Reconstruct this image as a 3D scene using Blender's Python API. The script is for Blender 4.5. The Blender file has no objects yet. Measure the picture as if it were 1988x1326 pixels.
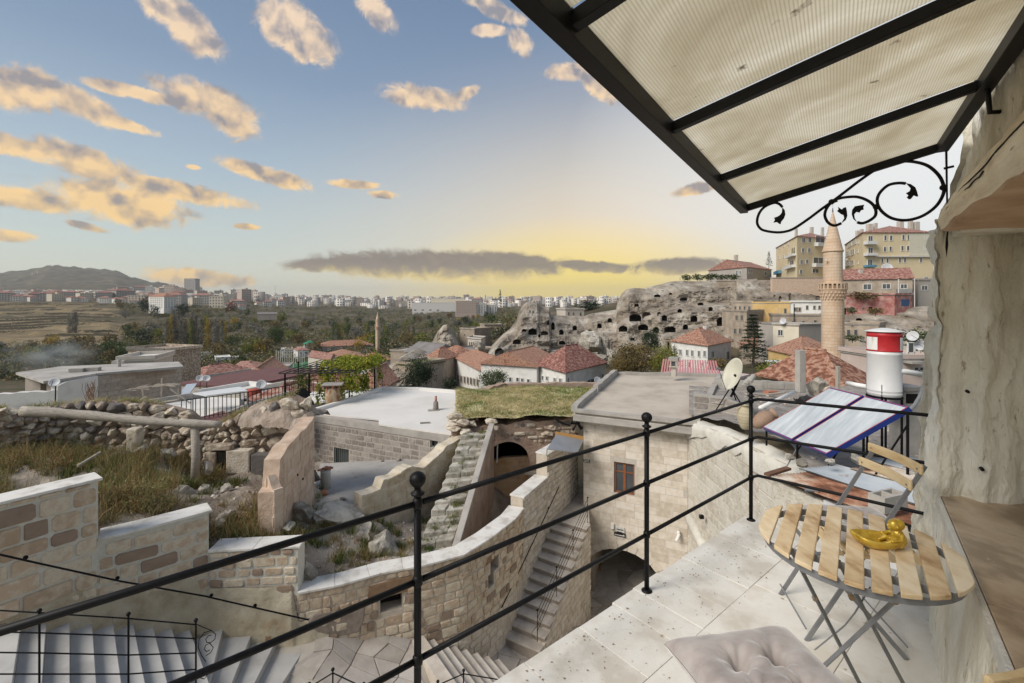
import bpy,math,random
import numpy as np
from mathutils import Vector,Matrix
# ------------------------------------------------------------------ camera
scene=bpy.context.scene
COL=scene.collection
cam_data=bpy.data.cameras.new("camera")
cam_data.lens=16.0
cam_data.sensor_width=36.0
cam_data.shift_y=-75.0/1988.0
cam_data.clip_start=0.05
cam_data.clip_end=20000
cam=bpy.data.objects.new("camera",cam_data)
cam.location=(0,0,0)
cam.rotation_euler=(math.radians(90),0,0)
COL.objects.link(cam)
scene.camera=cam
# ------------------------------------------------------------------ view and exposure
scene.view_settings.view_transform='Standard'
scene.view_settings.look='None'
scene.view_settings.gamma=1.0
scene.view_settings.use_curve_mapping=False
scene.view_settings.exposure=1.36
SKY_GAIN=0.405
# ------------------------------------------------------------------ world
SUN_EL,SUN_AZ=42.0,-121.0
world=bpy.data.worlds.new("World")
scene.world=world
world.use_nodes=True
wt=world.node_tree
for n in list(wt.nodes):
 wt.nodes.remove(n)
def nd(tree,kind,ins=None,**props):
 n=tree.nodes.new(kind)
 for k,v in props.items():
  setattr(n,k,v)
 for k,v in(ins or{}).items():
  s=n.inputs[k]
  if isinstance(v,bpy.types.NodeSocket):
   tree.links.new(v,s)
  else:
   s.default_value=v
 return n
def mth(tree,op,a,b=0.0,c=None,clamp=False):
 ins={0:a,1:b}
 if c is not None:
  ins[2]=c
 n=nd(tree,'ShaderNodeMath',ins,operation=op)
 n.use_clamp=clamp
 return n.outputs[0]
def mixc(tree,f,a,b,blend='MIX'):
 n=tree.nodes.new('ShaderNodeMix')
 n.data_type='RGBA'
 n.blend_type=blend
 for i,v in((0,f),(6,a),(7,b)):
  if isinstance(v,bpy.types.NodeSocket):
   tree.links.new(v,n.inputs[i])
  else:
   n.inputs[i].default_value=v if i==0 else(tuple(v)+(1,))[:4]
 return n.outputs[2]
def ramp(tree,f,stops,interp='LINEAR'):
 n=tree.nodes.new('ShaderNodeValToRGB')
 n.color_ramp.interpolation=interp
 el=n.color_ramp.elements
 while len(el)<len(stops):
  el.new(0.5)
 for e,(p,c)in zip(el,stops):
  e.position=p
  e.color=(tuple(c)+(1,))[:4]if not isinstance(c,(int,float))else(c,c,c,1)
 tree.links.new(f,n.inputs[0])
 return n.outputs[0]
def lin(r,g,b):
 f=lambda c:(c/255/12.92)if c<=10.3 else((c/255+.055)/1.055)**2.4
 return(f(r),f(g),f(b))
def build_sky():
 t=wt
 tc=nd(t,'ShaderNodeTexCoord')
 s=nd(t,'ShaderNodeSeparateXYZ',{0:tc.outputs['Generated']})
 X,Y,Z=s.outputs
 el=mth(t,'MULTIPLY',mth(t,'ARCSINE',Z),57.2958)
 az=mth(t,'MULTIPLY',mth(t,'ARCTAN2',X,Y),57.2958)
 base=ramp(t,mth(t,'DIVIDE',el,60.0,clamp=True),[(0.0,lin(218,214,188)),(0.10,lin(193,202,196)),(0.24,lin(163,180,192)),(0.40,lin(128,148,172)),(0.62,lin(100,122,152)),(1.0,lin(92,114,142))])
 v=nd(t,'ShaderNodeCombineXYZ',{0:az,1:el,2:0.0}).outputs[0]
 def blob(a,e,ra,re,rot=0.0):
  m=nd(t,'ShaderNodeMapping',{'Vector':v,'Location':(a,e,0),'Rotation':(0,0,math.radians(rot)),'Scale':(ra,re,1)},vector_type='TEXTURE')
  return nd(t,'ShaderNodeTexGradient',{0:m.outputs[0]},gradient_type='SPHERICAL').outputs[0]
 g1=mth(t,'POWER',blob(15,3,52,30),1.6)
 g2=mth(t,'POWER',blob(8,0,26,11),1.1)
 g3=mth(t,'POWER',blob(48,12,42,34),0.9)
 c=mixc(t,mth(t,'MULTIPLY',g1,1.1,clamp=True),base,lin(248,217,172))
 c=mixc(t,mth(t,'MULTIPLY',g3,1.25,clamp=True),c,lin(232,231,228))
 c=mixc(t,mth(t,'MULTIPLY',g2,1.6,clamp=True),c,lin(255,224,100))
 def pix(px,py,rx,ry,rot=0):
  x,z=(px-994)/884.0,(588-py)/884.0
  a=math.degrees(math.atan2(x,1))
  e=math.degrees(math.asin(z/math.sqrt(1+x*x+z*z)))
  ka=57.3/884/(1+x*x)**.5*1.0
  kz=57.3/884*(1+x*x)**.5/(1+x*x+z*z)
  return blob(a,e,rx*ka*1.3,ry*kz*1.3,rot)
 nz=nd(t,'ShaderNodeTexNoise',{'Vector':v,'Scale':0.42,'Detail':12.0,'Roughness':0.66,'Distortion':0.6}).outputs[0]
 nz2=nd(t,'ShaderNodeTexNoise',{'Vector':v,'Scale':0.17,'Detail':5.0,'Roughness':0.55}).outputs[0]
 wv=nd(t,'ShaderNodeVectorMath',{0:v,1:(0.0,1.1,0.0)},operation='ADD').outputs[0]
 nz3=nd(t,'ShaderNodeTexNoise',{'Vector':wv,'Scale':0.42,'Detail':3.0,'Roughness':0.45,'Distortion':0.25}).outputs[0]
 def field(blobs,bias=0.0):
  f=None
  for b in blobs:
   o=pix(*b)
   f=o if f is None else mth(t,'MAXIMUM',f,o)
  soft=mth(t,'ADD',mth(t,'MULTIPLY',f,1.9),mth(t,'MULTIPLY',mth(t,'SUBTRACT',nz,0.5),2.7))
  d=nd(t,'ShaderNodeMapRange',{0:mth(t,'ADD',soft,bias),1:0.22,2:1.0},interpolation_type='SMOOTHSTEP').outputs[0]
  d=mth(t,'MULTIPLY',d,nd(t,'ShaderNodeMapRange',{0:f,1:0.02,2:0.3}).outputs[0])
  return f,d
 lit=[(350,35,85,48,-30),(575,60,85,55,-20),(725,12,48,34,-35),(955,14,80,20,-18),(950,60,40,14),(1012,82,30,26,-30),(50,170,80,50,10),(140,195,70,34,-20),(235,240,66,13,-8),(270,182,95,15),(395,195,90,38,-8),(455,232,50,40,-35),(825,190,88,26,-3),(905,182,30,14,25),(1110,138,55,20),(1165,170,45,24,-35),(20,282,80,22,-10),(170,318,95,34,-15),(235,395,120,46,-4),(350,372,120,22,-6),(45,386,95,22,-6),(15,456,50,14),(170,440,34,9,-12),(520,340,88,19,-10),(372,324,16,6),(745,377,32,9),(385,540,105,19,-3),(1352,366,46,13,8),(690,358,60,9),(480,440,26,6)]
 dark=[(690,512,130,17,3),(850,515,240,30),(1000,512,100,22,-5),(1150,518,80,12,-4),(1310,517,90,17,3),(940,535,120,18)]
 fl,dl=field(lit)
 fd,dd=field(dark,0.15)
 nz4=nd(t,'ShaderNodeTexNoise',{'Vector':v,'Scale':0.42,'Detail':3.0,'Roughness':0.45,'Distortion':0.25}).outputs[0]
 rel=mth(t,'ADD',mth(t,'MULTIPLY',mth(t,'SUBTRACT',nz3,nz4),3.2),mth(t,'MULTIPLY',mth(t,'SUBTRACT',nz,.5),.7))
 shade=mth(t,'ADD',mth(t,'ADD',mth(t,'MULTIPLY',mth(t,'SUBTRACT',nz2,0.5),1.5),rel),0.66,clamp=True)
 core=nd(t,'ShaderNodeMapRange',{0:fl,1:0.2,2:0.8}).outputs[0]
 shade=mth(t,'SUBTRACT',shade,mth(t,'MULTIPLY',core,0.12),clamp=True)
 warm=nd(t,'ShaderNodeMapRange',{0:el,1:8.0,2:30.0}).outputs[0]
 bright=mixc(t,warm,lin(255,208,124),lin(250,220,184))
 grey=mixc(t,warm,lin(148,132,120),lin(148,144,148))
 cl=mixc(t,shade,grey,bright)
 c=mixc(t,mth(t,'MULTIPLY',dl,0.93),c,cl)
 below=nd(t,'ShaderNodeMapRange',{0:mth(t,'ADD',el,mth(t,'MULTIPLY',mth(t,'SUBTRACT',nz,0.5),4.0)),1:2.4,2:4.6},interpolation_type='SMOOTHSTEP').outputs[0]
 bank=mixc(t,below,lin(255,222,120),mixc(t,nz,lin(74,64,58),lin(158,132,108)))
 c=mixc(t,mth(t,'MULTIPLY',dd,0.95),c,bank)
 away=nd(t,'ShaderNodeMapRange',{0:mth(t,'ABSOLUTE',az),1:52.0,2:70.0}).outputs[0]
 mask=nd(t,'ShaderNodeMapRange',{0:nz2,1:0.52,2:0.66},interpolation_type='SMOOTHSTEP').outputs[0]
 c=mixc(t,mth(t,'MULTIPLY',mth(t,'MULTIPLY',mask,away),0.7),c,cl)
 dn=nd(t,'ShaderNodeMapRange',{0:el,1:-3.0,2:-0.2}).outputs[0]
 c=mixc(t,dn,lin(120,112,98),c)
 bg=nd(t,'ShaderNodeBackground',{0:c,1:SKY_GAIN})
 sky=nd(t,'ShaderNodeTexSky',sky_type='NISHITA')
 sky.sun_disc=False
 sky.sun_elevation=math.radians(SUN_EL)
 sky.sun_rotation=math.radians(SUN_AZ)
 sky.altitude=1100
 sky.air_density=1.2
 sky.dust_density=3.0
 bg2=nd(t,'ShaderNodeBackground',{0:sky.outputs[0],1:0.006})
 add=nd(t,'ShaderNodeAddShader',{0:bg.outputs[0],1:bg2.outputs[0]})
 out=nd(t,'ShaderNodeOutputWorld',{0:add.outputs[0]})
build_sky()
world.cycles.sampling_method='MANUAL'
world.cycles.sample_map_resolution=512
sun_data=bpy.data.lights.new("sun",'SUN')
sun_data.energy=1.5
sun_data.angle=math.radians(30)
sun_data.color=(1.0,0.93,0.83)
sun=bpy.data.objects.new("sun",sun_data)
a,e=math.radians(SUN_AZ),math.radians(SUN_EL)
sdir=Vector((math.sin(a)*math.cos(e),math.cos(a)*math.cos(e),math.sin(e)))
sun.rotation_euler=sdir.to_track_quat('Z','Y').to_euler()
sun.location=(-20,20,40)
COL.objects.link(sun)
# ------------------------------------------------------------------ geometry helpers
F,CX,HY=884.0,994.0,588.0
R=random.Random(7)
V=Vector
def P(px,py,d):
 "point seen at a photo pixel, d metres ahead"
 return V(((px-CX)/F*d,d,(HY-py)/F*d))
def PZ(px,py,z):
 "point seen at a photo pixel at height z"
 return P(px,py,z*F/(HY-py))
def PP(px,py,p0,n):
 "point where the ray meets a plane"
 r=V(((px-CX)/F,1,(HY-py)/F))
 return r*(V(p0).dot(V(n))/r.dot(V(n)))
def tag(o,label=None,cat=None,group=None,kind=None):
 if label:o['label']=label
 if cat:o['category']=cat
 if group:o['group']=group
 if kind:o['kind']=kind
 return o
def thing(name,label,cat,loc=(0,0,0),rz=0.0,group=None,kind=None):
 o=bpy.data.objects.new(name,None)
 o.empty_display_size=0.2
 o.location=loc
 o.rotation_euler=(0,0,rz)
 COL.objects.link(o)
 return tag(o,label,cat,group,kind)
def root_of(o):
 return Matrix.Translation(o.location)@o.rotation_euler.to_matrix().to_4x4()
def link(o,parent=None,local=False):
 "local: the mesh is already in its parent's frame"
 COL.objects.link(o)
 if parent is not None:
  o.parent=parent
  if not local:
   top=parent
   while top.parent is not None:
    top=top.parent
   if parent.parent is None:
    o.matrix_parent_inverse=root_of(top).inverted()
 return o
def obj(name,me,mat=None,parent=None,local=False,label=None,cat=None,group=None,kind=None,smooth=False):
 if isinstance(me,(tuple,list)):
  m=bpy.data.meshes.new(name)
  m.from_pydata([tuple(v)for v in me[0]],[],me[1])
  me=m
 if mat is not None and not me.materials:
  for mm in(mat if isinstance(mat,(list,tuple))else[mat]):
   me.materials.append(mm)
 if smooth:
  me.polygons.foreach_set('use_smooth',[True]*len(me.polygons))
 o=bpy.data.objects.new(name,me)
 link(o,parent,local)
 return tag(o,label,cat,group,kind)
def dup(o,parent=None,loc=None,rz=None,sc=None,label=None,group=None):
 "copies a thing with its parts and sub-parts"
 c=o.copy()
 COL.objects.link(c)
 if parent is not None:
  c.parent=parent
 if loc is not None:c.location=loc
 if rz is not None:c.rotation_euler=(0,0,rz)
 if sc is not None:c.scale=(sc,sc,sc)if isinstance(sc,(int,float))else sc
 if label:c['label']=label
 if group:c['group']=group
 for ch in list(o.children):
  dup(ch,c)
 return c
class MB:
 "collects shapes into one mesh"
 def __init__(s):
  s.v,s.f,s.m=[],[],[]
 def add(s,v,f,mi=0):
  b=len(s.v)
  s.v+=[tuple(q)for q in v]
  s.f+=[tuple(i+b for i in q)for q in f]
  s.m+=[mi]*len(f)
  return s
 def box(s,c,size,rz=0.0,mi=0,rot=None):
  hx,hy,hz=size[0]/2,size[1]/2,size[2]/2
  m=(rot if rot is not None else Matrix.Rotation(rz,3,'Z'))
  v=[V(c)+m@V((x*hx,y*hy,z*hz))for x in(-1,1)for y in(-1,1)for z in(-1,1)]
  return s.add(v,[(0,1,3,2),(4,6,7,5),(0,4,5,1),(2,3,7,6),(0,2,6,4),(1,5,7,3)],mi)
 def beam(s,a,b,w,h=None,up=(0,0,1),mi=0):
  "a box from a to b"
  a,b=V(a),V(b)
  h=h or w
  d=(b-a)
  L=d.length
  d.normalize()
  x=d.cross(V(up))
  if x.length<1e-4:x=V((1,0,0))
  x.normalize()
  z=x.cross(d)
  v=[p+x*(w/2*i)+z*(h/2*j)for p in(a,b)for i,j in((-1,-1),(1,-1),(1,1),(-1,1))]
  return s.add(v,[(0,1,2,3),(7,6,5,4),(0,4,5,1),(1,5,6,2),(2,6,7,3),(3,7,4,0)],mi)
 def tube(s,pts,r,n=8,caps=True,mi=0):
  pts=[V(p)for p in pts]
  rr=r if isinstance(r,(list,tuple))else[r]*len(pts)
  up=V((0,0,1))
  t0=(pts[1]-pts[0]).normalized()
  if abs(t0.dot(up))>.95:up=V((1,0,0))
  x=t0.cross(up).normalized()
  v,f=[],[]
  for i,p in enumerate(pts):
   t=(pts[min(i+1,len(pts)-1)]-pts[max(i-1,0)]).normalized()
   x=(x-t*x.dot(t)).normalized()
   y=t.cross(x)
   for k in range(n):
    q=2*math.pi*k/n
    v.append(p+(x*math.cos(q)+y*math.sin(q))*rr[i])
  for i in range(len(pts)-1):
   for k in range(n):
    f.append((i*n+k,i*n+(k+1)%n,(i+1)*n+(k+1)%n,(i+1)*n+k))
  if caps:
   f.append(tuple(range(n))[::-1])
   f.append(tuple(range(len(v)-n,len(v))))
  return s.add(v,f,mi)
 def lathe(s,c,prof,n=16,mi=0,axis=None,sx=1,sy=1):
  c=V(c)
  q=V((0,0,1)).rotation_difference(V(axis)).to_matrix()if axis is not None else Matrix.Identity(3)
  v,f=[],[]
  for r_,z in prof:
   for k in range(n):
    a=2*math.pi*k/n
    v.append(c+q@V((r_*math.cos(a)*sx,r_*math.sin(a)*sy,z)))
  for i in range(len(prof)-1):
   for k in range(n):
    f.append((i*n+k,i*n+(k+1)%n,(i+1)*n+(k+1)%n,(i+1)*n+k))
  f.append(tuple(range(n))[::-1])
  f.append(tuple(range(len(v)-n,len(v))))
  return s.add(v,f,mi)
 def ball(s,c,r,n=12,mi=0,sc=(1,1,1)):
  prof=[(max(.001,math.sin(math.pi*i/8))*r,-math.cos(math.pi*i/8)*r*sc[2])for i in range(9)]
  return s.lathe(c,prof,n,mi,sx=sc[0],sy=sc[1])
 def prism(s,poly,z0,z1,mi=0):
  "vertical extrusion of a plan polygon; z may be a number or a list per corner"
  n=len(poly)
  za=z0 if isinstance(z0,(list,tuple))else[z0]*n
  zb=z1 if isinstance(z1,(list,tuple))else[z1]*n
  v=[(p[0],p[1],z)for p,z in zip(poly,za)]+[(p[0],p[1],z)for p,z in zip(poly,zb)]
  f=[tuple(range(n))[::-1],tuple(range(n,2*n))]+[(i,(i+1)%n,n+(i+1)%n,n+i)for i in range(n)]
  return s.add(v,f,mi)
 def plate(s,pts,nrm,th,mi=0):
  "thick polygon"
  pts=[V(p)for p in pts]
  nn=V(nrm).normalized()*th
  n=len(pts)
  v=pts+[p+nn for p in pts]
  return s.add(v,[tuple(range(n))[::-1],tuple(range(n,2*n))]+[(i,(i+1)%n,n+(i+1)%n,n+i)for i in range(n)],mi)
 def mesh(s,name='mesh'):
  m=bpy.data.meshes.new(name)
  m.from_pydata(s.v,[],s.f)
  if any(s.m):
   m.polygons.foreach_set('material_index',s.m)
  return m
 def build(s,name,mat,parent=None,smooth=False,bevel=0,**k):
  o=obj(name,s.mesh(name),mat,parent,smooth=smooth,**k)
  if bevel:
   b=o.modifiers.new('bevel','BEVEL')
   b.width=bevel
   b.segments=2
   b.limit_method='ANGLE'
  return o
# vectorised value noise
def _h(ix,iy,iz,s):
 n=(ix*374761393+iy*668265263+iz*2147483647+s*1274126177)&0xffffffff
 n=((n^(n>>13))*1274126177)&0xffffffff
 n=((n^(n>>16))*2246822519)&0xffffffff
 return((n^(n>>15))&0xffff)/65535.0
def vnoise(x,y,z,s=0):
 x,y,z=np.broadcast_arrays(np.asarray(x,float),np.asarray(y,float),np.asarray(z,float))
 ix,iy,iz=[np.floor(q).astype(np.int64)for q in(x,y,z)]
 fx,fy,fz=x-ix,y-iy,z-iz
 fx,fy,fz=[q*q*(3-2*q)for q in(fx,fy,fz)]
 r=0
 for dx in(0,1):
  for dy in(0,1):
   for dz in(0,1):
    w=(fx if dx else 1-fx)*(fy if dy else 1-fy)*(fz if dz else 1-fz)
    r=r+w*_h(ix+dx,iy+dy,iz+dz,s)
 return r*2-1
def fbm(x,y,z,o=4,s=0,g=.5):
 r,a,f=0,1.0,1.0
 for i in range(o):
  r=r+a*vnoise(np.asarray(x)*f,np.asarray(y)*f,np.asarray(z)*f,s+i)
  a*=g
  f*=2.03
 return r
def ridged(x,y,z,o=4,s=0):
 r,a,f=0,1.0,1.0
 for i in range(o):
  r=r+a*(1-2*np.abs(vnoise(np.asarray(x)*f,np.asarray(y)*f,np.asarray(z)*f,s+i)))
  a*=.5
  f*=2.1
 return r
def npmesh(name,verts,quads=None,tris=None,smooth=False,mi=None):
 me=bpy.data.meshes.new(name)
 verts=np.asarray(verts,np.float32).reshape(-1,3)
 me.vertices.add(len(verts))
 me.vertices.foreach_set('co',verts.ravel())
 ls,loops,st=0,[],[]
 if quads is not None and len(quads):
  q=np.asarray(quads,np.int32)
  loops.append(q.ravel())
  st.append(np.arange(len(q),dtype=np.int32)*4)
  ls=len(q)*4
 if tris is not None and len(tris):
  q=np.asarray(tris,np.int32)
  loops.append(q.ravel())
  st.append(np.arange(len(q),dtype=np.int32)*3+ls)
 loops,st=np.concatenate(loops),np.concatenate(st)
 me.loops.add(len(loops))
 me.loops.foreach_set('vertex_index',loops)
 me.polygons.add(len(st))
 me.polygons.foreach_set('loop_start',st)
 me.update(calc_edges=True)
 me.validate()
 if smooth:
  me.polygons.foreach_set('use_smooth',[True]*len(me.polygons))
 return me
def grid_quads(nu,nv,mask=None):
 i=np.arange(nu*nv).reshape(nu,nv)
 q=np.stack([i[:-1,:-1],i[1:,:-1],i[1:,1:],i[:-1,1:]],-1)
 if mask is not None:
  q=q[mask]
 return q.reshape(-1,4)
# ------------------------------------------------------------------ materials
MATS={}
def M(name,cols,scale=3.0,rough=.85,bump=.4,bscale=None,rnd=0.0,island=False,metal=0.0,stretch=None,dist=.02,spec=.3,contrast=1.0,spots=None,alt=None,coat=0.0,transl=0.0,detail=6.0):
 if name in MATS:
  return MATS[name]
 if not cols:
  cols=[(.34,.13,.08),(.48,.22,.14)]
 m=bpy.data.materials.new(name)
 m.use_nodes=True
 t=m.node_tree
 b=t.nodes['Principled BSDF']
 geo=nd(t,'ShaderNodeNewGeometry')
 pos=geo.outputs['Position']
 if stretch:
  pos=nd(t,'ShaderNodeVectorMath',{0:pos,1:stretch},operation='MULTIPLY').outputs[0]
 n1=nd(t,'ShaderNodeTexNoise',{'Vector':pos,'Scale':scale,'Detail':detail,'Roughness':.6}).outputs[0]
 f=mth(t,'ADD',mth(t,'MULTIPLY',mth(t,'SUBTRACT',n1,.5),1.6*contrast),.5)
 rv=None
 if rnd:
  rv=geo.outputs['Random Per Island']if island else nd(t,'ShaderNodeObjectInfo').outputs['Random']
  f=mth(t,'ADD',f,mth(t,'MULTIPLY',mth(t,'SUBTRACT',rv,.5),rnd))
 if len(cols)==1:
  cols=[tuple(q*.88 for q in cols[0]),tuple(min(1,q*1.1)for q in cols[0])]
 k=len(cols)-1
 c=ramp(t,f,[(0.15+.7*i/k,q)for i,q in enumerate(cols)])
 if alt is not None:
  col2,share=alt
  rr=mth(t,'FRACT',mth(t,'MULTIPLY',rv,37.7))
  c=mixc(t,mth(t,'LESS_THAN',rr,share),c,mixc(t,n1,tuple(q*.7 for q in col2),tuple(q*1.25 for q in col2)))
 if spots is not None:
  sc_,ss,th=spots
  n3=nd(t,'ShaderNodeTexNoise',{'Vector':pos,'Scale':ss,'Detail':5.0,'Roughness':.65}).outputs[0]
  c=mixc(t,nd(t,'ShaderNodeMapRange',{0:n3,1:th,2:th+.08}).outputs[0],c,sc_)
 t.links.new(c,b.inputs['Base Color'])
 b.inputs['Roughness'].default_value=rough
 b.inputs['Metallic'].default_value=metal
 b.inputs['Specular IOR Level'].default_value=spec
 if coat:b.inputs['Coat Weight'].default_value=coat
 if bump:
  n2=nd(t,'ShaderNodeTexNoise',{'Vector':pos,'Scale':bscale or scale*5,'Detail':8.0,'Roughness':.62}).outputs[0]
  bp=nd(t,'ShaderNodeBump',{'Strength':bump,'Distance':dist,'Height':n2})
  t.links.new(bp.outputs[0],b.inputs['Normal'])
 if transl:
  tr=nd(t,'ShaderNodeBsdfTranslucent',{0:c})
  mx=nd(t,'ShaderNodeMixShader',{0:transl,1:b.outputs[0],2:tr.outputs[0]})
  t.links.new(mx.outputs[0],t.nodes['Material Output'].inputs[0])
 MATS[name]=m
 return m
BLACK_IRON=M('black_iron',[(.004,.004,.0045),(.008,.008,.009)],scale=30,rough=.5,bump=.12,spec=.2,dist=.002)
GREY_IRON=M('grey_iron',[(.16,.165,.175),(.22,.225,.235)],scale=12,rough=.45,bump=.1,spec=.5,dist=.002,spots=((.13,.07,.04),40,.68))
MARBLE=M('white_cap_stone',[(.50,.47,.42),(.68,.655,.61),(.72,.70,.665)],scale=3,rough=.6,bump=.3,bscale=40,dist=.006,contrast=1.5,spots=((.42,.38,.32),7,.66))
TRAVERTINE=M('travertine',[(.58,.54,.47),(.70,.67,.61),(.75,.73,.68),(.66,.62,.54)],scale=3.2,rough=.5,bump=.25,bscale=60,spots=((.36,.28,.19),17,.655),rnd=.4,contrast=1.5,dist=.004)
TAN_BLOCK=M('tan_block',[(.44,.33,.23),(.55,.45,.33),(.63,.56,.44),(.55,.42,.30)],scale=6,rough=.9,bump=.7,bscale=30,rnd=.7,alt=((.31,.23,.17),.13),spots=((.25,.17,.11),14,.66),dist=.015)
PALE_BLOCK=M('pale_block',[(.47,.41,.33),(.59,.53,.45),(.66,.61,.54)],scale=5,rough=.9,bump=.5,bscale=30,rnd=.55,dist=.01,spots=((.36,.30,.24),22,.68))
PALE_MORTAR=M('pale_mortar',[(.52,.50,.43),(.62,.60,.53)],scale=12,bump=.6,bscale=60,dist=.008)
SAND_MORTAR=M('sand_mortar',[(.44,.38,.31),(.55,.49,.41)],scale=10,bump=.5,bscale=50,dist=.008)
ROUGH_BLOCK=M('rough_block',[(.46,.42,.35),(.60,.57,.50),(.66,.63,.57)],scale=7,rough=.95,bump=1.0,bscale=26,rnd=.4,dist=.03,spots=((.30,.24,.18),17,.62))
GREY_BLOCK=M('grey_block',[(.21,.185,.165),(.29,.26,.235),(.36,.325,.29)],scale=8,rough=.95,bump=.6,bscale=40,rnd=.8,dist=.01)
PINK_BLOCK=M('pink_block',[(.44,.32,.24),(.56,.43,.33),(.63,.52,.42)],scale=4,rough=.95,bump=.7,bscale=18,rnd=.35,dist=.03,spots=((.30,.20,.14),9,.67))
RUBBLE=M('rubble',[(.24,.19,.15),(.40,.33,.26),(.55,.48,.38),(.63,.57,.48)],scale=4.5,rough=.95,bump=1.0,bscale=20,rnd=.7,contrast=1.4,alt=((.17,.155,.145),.07),dist=.05)
WOOD_OLD=M('weathered_wood',[(.24,.21,.18),(.38,.34,.29),(.46,.42,.36)],scale=5,stretch=(1,6,6),rough=.85,bump=.8,bscale=20,dist=.01)
ROCK=M('tuff_rock',[(.30,.27,.22),(.42,.38,.32),(.55,.52,.46)],scale=.9,rough=.95,bump=.8,bscale=9,dist=.06,spots=((.16,.15,.13),1.7,.64))
CONCRETE=M('concrete',[(.27,.25,.23),(.37,.35,.32),(.45,.42,.38)],scale=1.6,rough=.95,bump=.6,bscale=24,dist=.015,spots=((.20,.17,.14),5,.66))
VOID=M('dark_interior',[(.010,.009,.008),(.02,.017,.015)],rough=1,bump=0)
GLASS_DARK=M('window_glass',[(.05,.055,.06),(.09,.1,.11)],scale=.8,rough=.12,bump=0,spec=.6)
WHITE_PAINT=M('white_paint',[(.66,.66,.64),(.78,.78,.76)],scale=4,rough=.6,bump=.1)
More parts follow.
